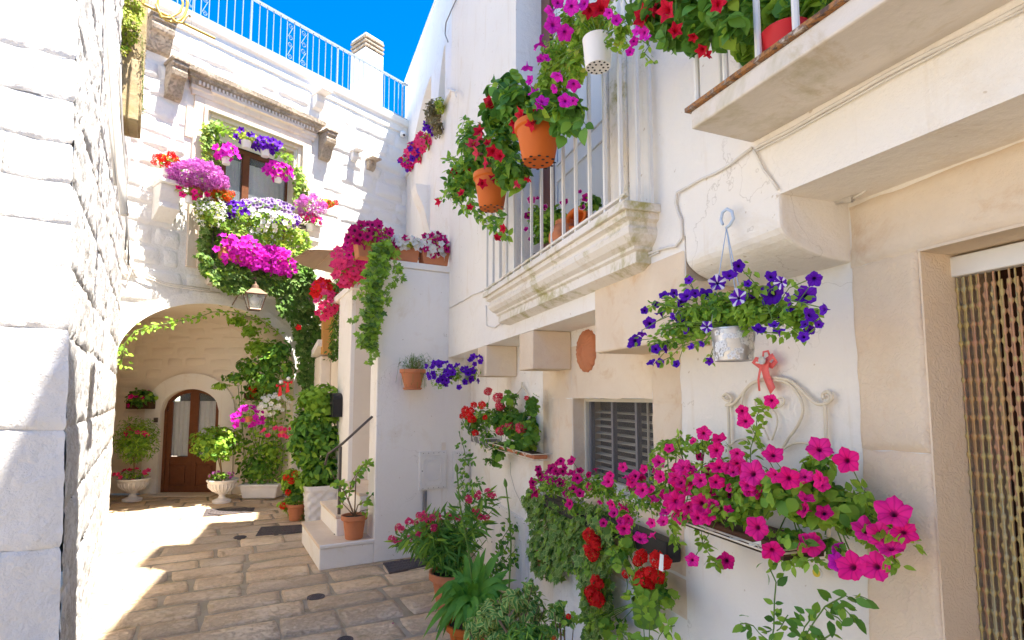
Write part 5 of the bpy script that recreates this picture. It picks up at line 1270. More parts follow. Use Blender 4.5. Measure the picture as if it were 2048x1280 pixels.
P = Plant(t)
for (x_, y_, rx, ry, n_, mt) in ((640, 800, 46, 34, 520, 'leaf'), (628, 845, 44, 36, 420, 'leafdark'), (650, 880, 42, 38, 420, 'leafdark'), (618, 905, 38, 36, 330, 'leafdark'), (645, 940, 38, 34, 330, 'leafdark'), (618, 955, 28, 26, 160, 'leaf'), (655, 820, 40, 30, 260, 'leaf'), (600, 870, 24, 50, 160, 'leafdark')):
    q = AT(x_, y_, c.y); blob(P, 'ov', mt, q, (px2m(q, rx), px2m(q, 38), px2m(q, ry)), n_, .1, mats=['leaf'], shell=.35, stems=6, stem_root=c + Vector((0, 0, .5)))
P.done(220)
c2 = GR(592, 1040); t = thing('geranium_pot', 'red geranium and ferny greenery on the ground left of the white woven planter', 'potted plant', c2); pot(t, c2, .13, .22, 'terra')
P = Plant(t)
for (x_, y_, rx, ry, n_, T_, mt) in ((590, 1010, 22, 26, 260, 'lan', 'leaf'), (580, 960, 18, 22, 90, 'ger', 'leaf'), (598, 1035, 18, 22, 240, 'lan', 'leafdark'), (572, 1010, 18, 10, 60, 'ov', 'leaf'), (590, 985, 22, 18, 120, 'ger', 'leafdark')):
    q = AT(x_, y_, c2.y + .02); blob(P, T_, mt, q, (px2m(q, rx), .1, px2m(q, ry)), n_, .07, mats=['leaf'])
for (x_, y_) in ((572, 955), (583, 962), (576, 985), (590, 948), (566, 1012)): P.flower('gerhf', 'red', AT(x_, y_, c2.y - .12), (0, -1, .4), .05, 'flower_head')
P.done(80)
# sapling in a terracotta pot on the step
c = GR(706, 1078, h1 + .002); c.y += .03; t = thing('potted_sapling', 'thin branching sapling in a terracotta pot on the lowest step', 'potted plant', c); r = px2m(c, 25); pot(t, c, r, r * 1.8)
P = Plant(t); P2 = MB(); b0 = c + Vector((0, 0, r * 1.7))
for pts in (((705, 1035), (697, 1000), (702, 965), (718, 940), (745, 930)), ((703, 1030), (716, 1010), (735, 1000), (748, 985)), ((702, 1020), (690, 985), (672, 965), (662, 940)), ((700, 985), (712, 955), (722, 935), (738, 920)), ((705, 1035), (688, 1010), (676, 995)), ((704, 1030), (722, 1022), (738, 1018))):
    q = [AT(a, b, c.y + random.uniform(-.08, .08)) for a, b in pts]; q[0] = b0; P2.tube(q, .007, 6, .003); strand(P, 'ov', 'leaf', q[1:], .062, 60, .035, 0, mats=['leafdark'])
P2.build('branches', M['twig'], t, smooth=True); P.done(150)
# wall pot with grassy plant
c = PS.P(825, 778, .15); t = thing('wall_pot', 'terracotta half pot with saucer and wiry grass hung on the terrace wall', 'wall pot', c); r = px2m(c, 26); pot(t, c, r, r * 1.5, 'terra', [(0, 0), (.55, 0), (.6, .05), (.88, .8), (1, .82), (1, 1), (.92, 1), (.88, .85)])
MB().lathe(c - Vector((0, 0, .008)), [(0, 0), (r * .66, 0), (r * .74, .02), (r * .7, .022), (r * .62, .01)], 24).build('saucer', M['terra'], t, smooth=True)
P = Plant(t); tp = c + Vector((0, 0, r * 1.45))
for i in range(95):
    a = random.uniform(0, 6.28); R_ = random.uniform(.05, .2); h_ = random.uniform(.0, .2); dr_ = random.choice((1, 1, -1)); d = Vector((math.cos(a) * R_ + .03, math.sin(a) * R_ * .6 - .03, 0))
    P.stem([tp + d * .2, tp + d * .5 + Vector((0, 0, h_ * .7)), tp + d * .85 + Vector((0, 0, h_ * .9)), tp + d * 1.1 + Vector((0, 0, h_ * .5 - (.2 if i % 3 == 0 else .0)))], .0013, 4)
for i in range(160): P.leaf('lan', 'leafdark' if i % 2 else 'leafdry', tp + Vector((random.gauss(.05, .07), random.gauss(-.03, .04), random.gauss(.02, .05))), rv(), rv(), .05)
P.done(0)
# ---- flowers and ivy of the balcony window on the stone house ----
def fthing(name, label, x_, y_, off, cat='flowers', group=None): return thing(name, label, cat, PF.P(x_, y_, off), group)
t = fthing('ivy', 'pale variegated ivy growing all over and under the far balcony', 490, 520, .2, 'ivy'); P = Plant(t)
sheet(P, 'ivy', 'leafivy', PF, [(382, 400), (440, 398), (450, 470), (470, 505), (580, 535), (612, 520), (608, 590), (560, 575), (520, 565), (465, 590), (430, 575), (400, 550), (380, 520), (386, 470)], 3300, .07, .04, .5, mats=['leaf', 'leafivyd'])
sheet(P, 'ivy', 'leaf', PF, [(385, 400), (600, 465), (615, 500), (590, 530), (440, 470), (400, 440)], 1700, .055, .3, .62, mats=['leafivy', 'leafyel'])
sheet(P, 'ivy', 'leafivy', PF, [(402, 252), (432, 240), (440, 300), (428, 372), (404, 360), (399, 300)], 420, .07, .05, .2, mats=['leafyel', 'leaf'])
sheet(P, 'ivy', 'leafivy', PF, [(578, 330), (606, 350), (612, 400), (580, 415), (590, 370)], 150, .07, .05, .2, mats=['leaf', 'leafyel'])
strand(P, 'ivy', 'leaf', [PF.P(*q, .15) for q in ((420, 250), (450, 258), (480, 272), (520, 288), (560, 305), (585, 330), (598, 365))], .07, 110, .1, .006, mats=['leafivy', 'leafyel'])
sheet(P, 'ivy', 'leafivyd', PF, [(395, 515), (440, 515), (600, 548), (606, 575), (560, 585), (480, 590), (410, 560)], 1100, .07, .36, .55, mats=['leafivy', 'leaf'])
P.done(60)
t = fthing('ivy', 'dark ivy column climbing the pier between archway and terrace', 600, 680, .3, 'ivy'); P = Plant(t)
PFs = PF.shift(.35)
sheet(P, 'ivy', 'leafivyd', PFs, [(582, 540), (610, 530), (618, 570), (612, 600), (626, 640), (628, 700), (634, 770), (600, 800), (588, 740), (582, 690), (572, 640), (568, 600)], 2100, .075, 0, .35, mats=['leafivy', 'leafdark'])
sheet(P, 'ivy', 'leafivyd', PFs, [(540, 560), (585, 560), (582, 620), (560, 640), (545, 610)], 260, .07, 0, .15, mats=['leafivy'])
P.flower('petf', 'red', PFs.P(597, 655, .4), (0, -1, .2), .05, far=True); P.done(60)
def flbox(name, label, x_, y_, off, rx, ry, rd, n, leafs, leafm, fl, cat='flowers', tilt=0, potm=None, potr=None, group=None, parts=0):
    c = PF.P(x_, y_, off); t = thing(name, label, cat, c, group); P = Plant(t); R_ = (px2m(c, rx), rd, px2m(c, ry))
    if potm:
        r = px2m(c, potr); pc = PF.P(x_, y_ + ry * .8 + potr * 1.3, off); pot(t, pc, r, r * 1.5, potm, BUCKET, 16)
    blob(P, leafs, leafm, c, R_, n, .05, mats=['leaf']); 
    for m2, T2, nf, s2 in fl: scat(P, T2, m2, c, R_, nf, s2)
    P.done(parts)
flbox('geranium_pot', 'red geraniums in a pot on the left stone console of the far window', 337, 325, .25, 24, 13, .14, 90, 'ger', 'leafyel', [('red', 'gerhf', 13, .055)], potm='whitepot', potr=14)
flbox('phlox_pot', 'dense mound of lilac pink blossoms left of the far window', 392, 354, .35, 50, 22, .28, 260, 'sm', 'leaf', [('lilac', 'gerhf', 110, .06)], potm='terra', potr=15)
flbox('petunia_pot', 'hot pink petunias in a white pot hanging below the lilac mound', 378, 385, .35, 30, 12, .14, 130, 'sm', 'leaf', [('pink', 'petf', 8, .055)], potm='whitepot', potr=9)
flbox('petunia_pot', 'magenta petunias in a white pot hanging at the left window pane', 452, 306, .3, 22, 14, .14, 110, 'sm', 'leaf', [('magenta', 'petf', 13, .055)], potm='whitepot', potr=9)
flbox('petunia_pot', 'white pot with yellowing greens hanging at the top centre of the far window', 492, 274, .3, 22, 12, .14, 160, 'sm', 'leafyel', [('purple', 'petf', 6, .045)], potm='whitepot', potr=10)
flbox('petunia_pot', 'violet petunias in a white pot hanging at the top right of the far window', 530, 290, .32, 28, 13, .14, 120, 'sm', 'leafyel', [('purple', 'petf', 30, .048)], potm='whitepot', potr=10)
flbox('petunia_pot', 'magenta petunias in a white pot hanging at the right window pane', 556, 342, .34, 26, 15, .15, 110, 'sm', 'leaf', [('magenta', 'petf', 22, .055)], potm='whitepot', potr=8)
flbox('geranium_pot', 'orange red geraniums at the left end of the far balcony rail', 440, 392, .4, 24, 12, .14, 120, 'ger', 'leaf', [('orangered', 'gerhf', 14, .045)])
flbox('petunia_box', 'pale violet white-edged petunias along the top of the far balcony rail', 520, 415, .42, 62, 15, .14, 330, 'sm', 'leaf', [('violetwhite', 'petf', 75, .038)])
flbox('petunia_box', 'deep violet petunias at the left of the far balcony rail', 468, 420, .5, 26, 16, .12, 130, 'sm', 'leaf', [('purple', 'petf', 24, .04)])
flbox('petunia_box', 'violet flowers at the right end of the far balcony rail', 570, 440, .48, 28, 14, .14, 150, 'sm', 'leaf', [('violetwhite', 'petf', 20, .04), ('purple', 'petf', 16, .036)])
flbox('petunia_box', 'white petunias spilling over the middle of the far balcony', 520, 442, .5, 66, 22, .16, 420, 'sm', 'leaf', [('white', 'petf', 42, .038)])
flbox('petunia_box', 'small creamy white flowers over the left corner of the far balcony', 420, 425, .45, 30, 30, .16, 300, 'sm', 'leafyel', [('white', 'starf', 60, .026)])
flbox('phlox_pot', 'lilac pink blossoms right of the far window', 622, 414, .4, 24, 20, .18, 160, 'sm', 'leaf', [('lilac', 'gerhf', 34, .055)])
flbox('geranium_pot', 'red geraniums on the right stone console beside the lilac blossoms', 654, 408, .3, 16, 10, .12, 70, 'ger', 'leaf', [('red', 'gerhf', 7, .05)])
flbox('petunia_pot', 'hot pink petunias in a white pot hanging right of the far balcony', 620, 440, .42, 24, 12, .12, 120, 'sm', 'leaf', [('pink', 'petf', 11, .05)], potm='whitepot', potr=8)
# terracotta trough on the lower rail with magenta petunias
p0_, p1_ = PF.sz(442, 505, .5), PF.sz(575, 532, .5)
t = thing('flower_trough', 'long terracotta trough overflowing with magenta petunias under the far balcony', 'flower trough', PF.w((p0_[0] + p1_[0]) / 2, p0_[1], .5))
m = MB(); m.box(PF, p0_[0], p1_[0], p0_[1] - .1, p0_[1] + .08, .38, .56); m.build('trough', M['terra'], t, bevel=.02)
P = Plant(t)
for i in range(7):
    a = p0_[0] + (p1_[0] - p0_[0]) * (i + .5) / 7; q = PF.w(a, p0_[1] + .1 - .06 * (i > 2), .52); blob(P, 'sm', 'leaf', q, (.16, .14, .14), 90, .05); scat(P, 'petf', 'magenta', q - Vector((0, 0, .02)), (.18, .16, .2), 26 if i else 12, .05)
P.done(0)
# ---- terrace flowers ----
def sbox(name, label, x_, y_, off, rx, ry, rd, n, leafT, lm, fl, cat='flowers', potw=None, tall=0, plane=PS, lsz=.05, stems=0):
    c = plane.P(x_, y_, off); t = thing(name, label, cat, c); P = Plant(t); R_ = (px2m(c, rx), rd, px2m(c, ry))
    if potw:
        a, z = plane.sz(x_, y_ + ry, off); wd = px2m(c, potw); m = MB()
        m.hexa([plane.w(a - wd * .85, tz + .071, off - .1), plane.w(a + wd * .85, tz + .071, off - .1), plane.w(a + wd * .85, tz + .071, off + .06), plane.w(a - wd * .85, tz + .071, off + .06), plane.w(a - wd, tz + .25, off - .12), plane.w(a + wd, tz + .25, off - .12), plane.w(a + wd, tz + .25, off + .08), plane.w(a - wd, tz + .25, off + .08)]); m.build('planter', M['terra'], t, bevel=.01)
    blob(P, leafT, lm, c, R_, n, lsz, mats=['leaf', 'leafyel'], shell=.2, stems=stems, stem_root=c - Vector((0, 0, R_[2])))
    for m2, T2, nf, s2 in fl: scat(P, T2, m2, c, R_, nf, s2, far=True)
    P.done(0)
sbox('petunia_planter', 'tall leggy crimson petunias at the terrace wall corner', 740, 475, -.08, 46, 28, .2, 420, 'sm', 'leafyel', [('crimson', 'petf', 36, .045)], potw=30, stems=26)
sbox('petunia_planter', 'white petunias in a terracotta planter on the terrace wall', 808, 490, -.06, 34, 14, .14, 240, 'sm', 'leafyel', [('white', 'petf', 34, .042), ('crimson', 'petf', 9, .04)], potw=30)
sbox('petunia_planter', 'crimson and white petunias in the rightmost terracotta planter on the terrace wall', 868, 494, -.04, 28, 26, .16, 330, 'sm', 'leafyel', [('white', 'petf', 26, .045), ('crimson', 'petf', 26, .042)], potw=30)
c_ = lambda x, y, t_, o=.1: PD.P(x, y, o)
def dbox(name, label, specs, cat='flowers'):
    c = PD.P(specs[0][0], specs[0][1], .12); t = thing(name, label, cat, c); P = Plant(t)
    for (x_, y_, rx, ry, n, lT, lm, fl) in specs:
        q = PD.P(x_, y_, .12); R_ = (px2m(q, rx), .2, px2m(q, ry)); blob(P, lT, lm, q, R_, n, .06, mats=['leaf'], shell=.2)
        for m2, T2, nf, s2 in fl: scat(P, T2, m2, q, R_, nf, s2)
    P.done(0)
dbox('petunia_planter', 'rose red petunias cascading over the left edge of the terrace', [(722, 500, 26, 22, 240, 'sm', 'leaf', [('hotpink', 'petf', 26, .05)]), (700, 540, 28, 32, 300, 'sm', 'leaf', [('coral', 'petf', 52, .055)]), (690, 520, 20, 24, 120, 'sm', 'leaf', [('coral', 'petf', 22, .05)])])
dbox('petunia_planter', 'red and lilac petunias at the far end of the terrace edge', [(648, 580, 20, 18, 120, 'sm', 'leaf', [('red', 'petf', 28, .055), ('coral', 'petf', 12, .05)]), (655, 612, 18, 26, 120, 'sm', 'leaf', [('coral', 'petf', 26, .05)]), (625, 595, 12, 10, 40, 'sm', 'leaf', [('lilac', 'petf', 14, .045)])])
t = thing('ivy', 'dense dark green ivy curtain hanging left of the mailbox pilaster', 'ivy', PD.P(680, 640, .1)); P = Plant(t); PDq = PD.shift(.12)
QP = Pl(PD.w(2.6, 0, .15), (.878, .479))
sheet(P, 'lan', 'leafivyd', QP, [(668, 540), (702, 545), (704, 600), (702, 690), (692, 716), (662, 714), (656, 690), (662, 620)], 1500, .08, -.1, .16, mats=['leaf', 'leafdark'])
for x_ in (664, 676, 690, 698, 658): strand(P, 'ivy', 'leafivyd', [QP.P(x_, 690, .1), QP.P(x_ + 3, 715, .1), QP.P(x_ - 6, 722, .1)], .055, 60, .04)
P.done(40)
t = thing('ivy', 'light green ivy trailing down the front corner of the terrace wall', 'ivy', PS.P(745, 600, .1)); P = Plant(t)
Q2 = Pl(PS.w(-.02, 0, .1), (.878, .479))
sheet(P, 'ivy', 'leaf', Q2, [(742, 488), (778, 486), (776, 530), (760, 560), (756, 640), (748, 690), (738, 700), (724, 690), (730, 620), (732, 540)], 820, .062, -.02, .14, mats=['leafivy', 'leafivyd'], thr=-.32)
for pts in (((745, 680), (748, 705), (742, 722), (734, 728)), ((730, 620), (718, 632), (706, 640)), ((735, 650), (722, 668), (712, 685)), ((786, 500), (792, 520), (795, 550), (784, 575), (772, 588), (762, 600)), ((790, 535), (800, 556), (806, 560)), ((758, 600), (770, 606), (776, 604)), ((740, 560), (725, 575), (718, 596)), ((735, 690), (722, 692), (716, 688))):
    strand(P, 'ivy', 'leaf', [Q2.P(a, b, .08) for a, b in pts], .055, 90, .03, .002, mats=['leafivy'])
P.done(80)
# parasol
tp = AT(705, 478, 8.3); t = thing('parasol', 'tan canvas parasol open on the terrace behind the flowers', 'parasol', (tp.x, tp.y, 3.0)); m = MB(); n_ = 8; Rr = px2m(tp, 112)
vs = [tuple(tp)]; fs = []
for j, (f, dz) in enumerate(((.5, -.16), (1, -.44))):
    for k in range(n_ * 4):
        a = 2 * math.pi * k / (n_ * 4) + .3; sc = 1 - .05 * abs(math.sin(a * n_ / 2 - .3 * n_ / 2)) * f
        vs.append((tp.x + Rr * f * sc * math.cos(a), tp.y + Rr * f * sc * math.sin(a), tp.z + dz * Rr - (.02 * f * (1 - abs(math.cos(n_ / 2 * a - .3 * n_ / 2))))))
q = n_ * 4
for k in range(q): fs += [(0, 1 + k, 1 + (k + 1) % q), (1 + k, 1 + q + k, 1 + q + (k + 1) % q, 1 + (k + 1) % q)]
m.add(vs, fs); m.build('canopy', M['umbrella'], t)
for k in range(n_):
    a = 2 * math.pi * k / n_ + .3; m = MB(); m.tube([tp + Vector((0, 0, -.03)), tp + Vector((Rr * .5 * math.cos(a), Rr * .5 * math.sin(a), -.17 * Rr - .015)), tp + Vector((Rr * .98 * math.cos(a), Rr * .98 * math.sin(a), -.44 * Rr - .02))], .008, 5); m.build('rib', M['umbrella'], t)
m = MB(); m.tube([tp + Vector((0, 0, .06)), Vector((tp.x, tp.y, 3.0))], .022, 8); m.build('pole', M['wood'], t)
# lantern on a bracket
c = PF.P(510, 590, .55); t = thing('wall_lantern', 'glass wall lantern on a scrolled iron bracket above the archway', 'lantern', c)
hT, hB = px2m(c, 14), px2m(c, 30); rT, rB = px2m(c, 26), px2m(c, 15)
m = MB(); cs = [math.pi / 4 + math.pi / 2 * k + .6 for k in range(4)]
T4 = [c + Vector((rT * math.cos(a), rT * math.sin(a), 0)) for a in cs]; B4 = [c + Vector((rB * math.cos(a), rB * math.sin(a), -hB)) for a in cs]; K4 = [c + Vector((rT * .42 * math.cos(a), rT * .42 * math.sin(a), hT * .9)) for a in cs]
for k in range(4):
    m.tube([T4[k], B4[k]], .009, 5); m.tube([T4[k], T4[(k + 1) % 4]], .012, 5); m.tube([B4[k], B4[(k + 1) % 4]], .011, 5)
fr_ = m.build('frame', M['lampglass_frame'], t)
m = MB(); O4 = [c + Vector((rT * 1.12 * math.cos(a), rT * 1.12 * math.sin(a), .005)) for a in cs]; m.add(O4 + K4, [(0, 1, 5, 4), (1, 2, 6, 5), (2, 3, 7, 6), (3, 0, 4, 7), (4, 5, 6, 7)]); m.lathe(c + Vector((0, 0, hT * .9)), [(rT * .3, 0), (rT * .25, .05), (rT * .12, .07), (.012, .1), (0, .12)], 12); m.build('roof', M['lampglass_frame'], t)
for k in range(4): m = MB(); m.add([T4[k], T4[(k + 1) % 4], B4[(k + 1) % 4], B4[k]], [(0, 1, 2, 3)]); m.build('pane', M['lampglass'], t)
m = MB(); m.lathe(c - Vector((0, 0, hB * .75)), [(0, 0), (.04, .02), (.062, .07), (.06, .11), (.03, .15), (.02, .2)], 14); m.build('bulb', M['bulb'], t, smooth=True)
m = MB(); sc0, z0_ = PF.sz(468, 575, .0); top_ = c + Vector((0, 0, hT + .13))
wp = PF.w((top_ - PF.o).dot(PF.d) - .1, top_.z - .02, 0); m.tube([wp + Vector((0, 0, .0)), top_ + Vector((0, 0, .03)), top_], .012, 6); m.tube([wp + Vector((0, 0, -.35)), wp.lerp(top_, .4) + Vector((0, 0, -.12)), wp.lerp(top_, .8) + Vector((0, 0, .0))], .009, 5)
for f in (.25, .5, .72):
    q = wp.lerp(top_, f) + Vector((0, 0, -.09)); r_ = .055 * (1.2 - f); m.tube([q + (top_ - wp).normalized() * r_ * math.cos(a) * (1 - a / 14) + Vector((0, 0, r_ * math.sin(a) * (1 - a / 14))) for a in [x * .5 for x in range(18)]], .006, 4)
m.build('bracket', M['lampglass_frame'], t)
# gold sign bracket with a script letter
g0 = AT(286, 8, 4.9); PG = Pl((g0.x, g0.y), PF.d); g1 = PG.P(430, 77)
t = thing('sign_bracket', 'gold painted iron sign bar with looping letter shape at the top left', 'sign', g0); m = MB(); m.tube([g0, g1], .014, 6); m.tube([g0 + Vector((0, 0, .6)), g0], .016, 6); m.tube([g0, PG.P(330, 30), PG.P(358, 46)], .006, 5); m.build('bar', M['gold'], t)
m = MB(); pts = [PG.P(345 + 30 * math.cos(a), 8 + 36 * math.sin(a), .02) for a in [x * .35 - .4 for x in range(13)]]
m.tube(pts, .014, 6, .01); m.tube([PG.P(a, b, .03) for a, b in ((312, 8), (322, 34), (340, 36), (360, 24), (366, 8), (362, -10))], .012, 6); m.tube([PG.P(a, b, .03) for a, b in ((338, 30), (352, 44), (364, 46), (370, 36), (377, 28), (380, 34))], .012, 6); m.build('letter', M['gold'], t, smooth=True)
MB().tube([PG.P(382, 30), PG.P(383, 56)], .002, 4).build('wire', M['greycable'], t)
# hanging plant high on the left
t = thing('hanging_plant', 'yellow green trailing plant over the stone bracket at the top left', 'hanging plant', AT(250, 60, 5.0)); P = Plant(t); QL = Pl(PK.w(0, 0, 0), PK.d); QL.n = PK.n
sheet(P, 'sm', 'leafyel', QL, [(221, -60), (284, -60), (284, 60), (276, 90), (262, 100), (250, 122), (235, 112), (222, 100), (220, 40)], 2600, .035, .05, .22, mats=['leafyel', 'leaf', 'leafdry'], hang=1)
for x_ in (284, 283, 286): strand(P, 'sm', 'leafdry', [QL.P(x_, 70, .05), QL.P(x_ + 1, 150, .05), QL.P(x_ + 2, 230, .04)], .02, 90, .03, .002)
P.done(40)
# neighbour's plants
def rthing(name, label, x_, y_, specs, cat='flowers'):
    t = thing(name, label, cat, PR.P(x_, y_, .1)); P = Plant(t)
    for (a, b, rx, ry, n, lm, fl) in specs:
        q = PR.P(a, b, .1); R_ = (px2m(q, rx), .2, px2m(q, ry)); blob(P, 'sm', lm, q, R_, n, .06, mats=['leafdry'] if lm == 'leafdry' else ['leaf'], shell=.1)
        for m2, T2, nf, s2 in fl: scat(P, T2, m2, q, R_, nf, s2)
    P.done(0)
rthing('petunia_box', 'pink and violet petunias on the ledge of the neighbour house', 835, 305, [(816, 325, 16, 16, 150, 'leaf', [('hotpink', 'petf', 12, .05), ('purple', 'petf', 9, .045), ('red', 'petf', 5, .05)]), (832, 305, 18, 18, 160, 'leaf', [('coral', 'petf', 22, .055), ('purple', 'petf', 8, .05)]), (848, 285, 16, 16, 140, 'leaf', [('coral', 'petf', 16, .055)]), (856, 258, 9, 14, 60, 'leafyel', [('purple', 'petf', 8, .05)])])
rthing('dry_plant', 'half dried brownish plant on the ledge of the neighbour house', 872, 225, [(868, 225, 22, 28, 520, 'leafdry', []), (874, 255, 14, 20, 240, 'leafdry', []), (880, 212, 10, 16, 160, 'leafyel', [])], 'plant')
# ======================= near plants on the right-hand wall =======================
def z3(pts, sx, ox, oy): return [(ox + x / sx, oy + y / sx, r) for x, y, r in pts]
def face_n(pl, lean=.3): return (pl.n * .7 + (Vector((0, 0, 1)) * lean))
def flowers_at(P, pl, lst, T2, mats, off, spread, name='flower', sc_=1.0, nrm=None, jit=.4, stemto=None):
    for i, (x_, y_, r_) in enumerate(lst):
        o = off + random.uniform(-spread, spread); p = pl.P(x_, y_, o); s_ = (p - CAMV).length * r_ / FP * sc_ * .92
        tc = (CAMV - p).normalized(); n_ = tc * .8 + (nrm if nrm is not None else pl.n * .25 + Vector((0, 0, .2))) + rv(jit)
        m_ = mats if isinstance(mats, str) else random.choice(mats); P.flower(T2, m_, p, n_, s_, name)
        if stemto is not None and i % 2 == 0:
            a = p - n_.normalized() * s_ * .9; b = stemto[min(range(len(stemto)), key=lambda k: (stemto[k] - a).length)]; P.stem([a, (a + b) / 2 + Vector((0, 0, .02)) + rv(.01), b], .0014, 4)
# ---- big pink petunias in a cream iron rack ----
def rack(pl, x0, x1, yt, yb, d, label, n, mat='creammetal', box=None):
    a0, zt = pl.sz(x0, yt, d); a1, _ = pl.sz(x1, yt, d); zb = pl.sz(x1, yb, d)[1]
    t = thing('flower_rack', label, 'flower rack', pl.w((a0 + a1) / 2, zb, d / 2)); m = MB()
    for z, e in ((zt, 0), (zb, .02)): m.tube([pl.w(a0 + e, z, .01), pl.w(a0 + e, z, d - e), pl.w(a1 - e, z, d - e), pl.w(a1 - e, z, .01)], .0035, 6)
    m.tube([pl.w(a0 + .02, zb, d * .5), pl.w(a1 - .02, zb, d * .5)], .003, 6); m.build('frame', M[mat], t)
    for i in range(n):
        f = (i + .5) / n; a = a0 + (a1 - a0) * f; w_ = (a1 - a0) / n * .5; m = MB(); q = []
        for k in range(7):
            u = k / 6; q.append(pl.w(a + (w_ * math.sin(u * math.pi)) * (1 if i % 2 else -1), zb + (zt - zb) * u, d - .02 + .02 * u + .012 * math.sin(u * math.pi)))
        m.tube(q, .0025, 5); m.build('bar', M[mat], t, smooth=True)
    return t, a0, a1, zt, zb
tb = rack(PL_, 1330, 1547, 1032, 1106, .25, 'cream iron rack with curled bars holding the big pink petunias by the door', 9)
hd = MB(); HP = lambda q, o=.02: [PL_.P(a, b, o) for a, b in q]
t = thing('iron_headboard', 'cream wrought iron heart-shaped trellis hung on the white wall beside the door', 'trellis', PL_.P(1560, 850, .02))
def hbar(q, r=.006, nm='scroll'): 
    pts = [Vector(p) for p in HP(q)]; d = []
    for i in range(len(pts) - 1):     # catmull-rom smoothing
        p0, p1, p2, p3 = pts[max(i - 1, 0)], pts[i], pts[i + 1], pts[min(i + 2, len(pts) - 1)]
        for k in range(5):
            u = k / 5; d.append(.5 * ((2 * p1) + (p2 - p0) * u + (2 * p0 - 5 * p1 + 4 * p2 - p3) * u * u + (3 * p1 - p0 - 3 * p2 + p3) * u ** 3))
    d.append(pts[-1]); MB().tube(d, r, 8).build(nm, M['creammetal'], t, smooth=True)
hbar([(1456, 812), (1458, 860), (1460, 990)], .0065, 'post'); hbar([(1650, 810), (1652, 860), (1658, 1100)], .0065, 'post')
hbar([(1460, 803), (1452, 800), (1446, 794), (1453, 788), (1462, 794), (1462, 804), (1452, 811), (1466, 808), (1480, 793), (1500, 770), (1522, 760), (1530, 757), (1550, 755), (1580, 762), (1602, 780), (1618, 796), (1635, 808), (1652, 807), (1664, 796), (1657, 784), (1646, 788), (1648, 798)], .006, 'top_scroll')
hbar([(1528, 760), (1505, 765), (1488, 785), (1483, 820), (1493, 850), (1515, 880), (1535, 910)], .005); hbar([(1545, 760), (1575, 766), (1597, 790), (1606, 820), (1596, 850), (1575, 880), (1562, 905)], .005)
hbar([(1516, 804), (1524, 812), (1518, 796), (1511, 800), (1512, 812), (1524, 820), (1534, 808), (1542, 806), (1556, 814), (1568, 806), (1566, 796), (1556, 798), (1558, 808)], .0035)
hbar([(1538, 880), (1526, 850), (1528, 830), (1540, 818), (1552, 830), (1554, 850), (1544, 880)], .0035); hbar([(1460, 890), (1480, 878), (1505, 882), (1530, 910)], .004); hbar([(1560, 905), (1580, 890), (1610, 886), (1650, 900)], .004)
# ribbon with a button above it
t = thing('ribbon_bow', 'coral satin bow with a big grey button hung above the iron trellis', 'bow', PL_.P(1530, 725, .03))
def strip(q, w_, o=.035, mat='ribbon', nm='ribbon_tail'):
    m = MB(); vs = []
    pts = [PL_.P(a, b, o + .008 * math.sin(i * 1.7)) for i, (a, b) in enumerate(q)]
    for i, p in enumerate(pts):
        d = (pts[min(i + 1, len(pts) - 1)] - pts[max(i - 1, 0)]).normalized(); s_ = d.cross(PL_.n).normalized() * w_ * .5; vs += [p - s_, p + s_, p + s_ + PL_.n * .001, p - s_ + PL_.n * .001]
    fs = [(i * 4 + k, i * 4 + (k + 1) % 4, i * 4 + 4 + (k + 1) % 4, i * 4 + 4 + k) for i in range(len(pts) - 1) for k in range(4)] + [(0, 1, 2, 3), tuple(len(vs) - 4 + k for k in range(4))]
    m.add(vs, fs); m.build(nm, M[mat], t, smooth=True)
strip([(1532, 722), (1530, 740), (1534, 755), (1540, 768), (1546, 782)], .034); strip([(1524, 722), (1520, 742), (1517, 760), (1519, 782)], .01); strip([(1532, 722), (1545, 712), (1552, 722), (1544, 732), (1532, 726)], .02, nm='ribbon_loop'); strip([(1526, 722), (1512, 718), (1507, 726), (1518, 732), (1528, 726)], .017, nm='ribbon_loop'); strip([(1526, 716), (1527, 704), (1536, 702), (1540, 712)], .009, nm='ribbon_loop')
bc = PL_.P(1524, 721, .055); m = MB(); x_, y_, n_ = frame(PL_.n, (0, 0, 1)); rr = px2m(bc, 8)
vs = []; 
for (r_, h_) in ((0, .001), (rr * .75, .001), (rr * .8, .004), (rr, .004), (rr, -.003), (0, -.003)):
    for k in range(18): a = 2 * math.pi * k / 18; vs.append(bc + (x_ * math.cos(a) + y_ * math.sin(a)) * r_ + n_ * h_)
m.add(vs, [(j * 18 + k, j * 18 + (k + 1) % 18, j * 18 + 18 + (k + 1) % 18, j * 18 + 18 + k) for j in range(5) for k in range(18)]); m.build('button', M['button'], t, smooth=True)
dc_ = PL_.P(1635, 1145, .05); t = thing('small_disc', 'small yellow and white round tag hanging under the pink petunias', 'tag', dc_); 
for (r0, h0, mt) in ((.017, .0, 'whitepot'), (.013, .004, 'yellow')):
    m = MB(); vs = [dc_ + (x_ * math.cos(a) + y_ * math.sin(a)) * r_ + n_ * (h_ + h0) for r_, h_ in ((0, .003), (r0, .003), (r0, -.003)) for a in [2 * math.pi * k / 16 for k in range(16)]]
    m.add(vs, [(j * 16 + k, j * 16 + (k + 1) % 16, j * 16 + 16 + (k + 1) % 16, j * 16 + 16 + k) for j in range(2) for k in range(16)]); m.build('disc', M[mt], t)
MB().tube([dc_, dc_ + Vector((0, 0, .06))], .0006, 4).build('thread', M['greycable'], t)
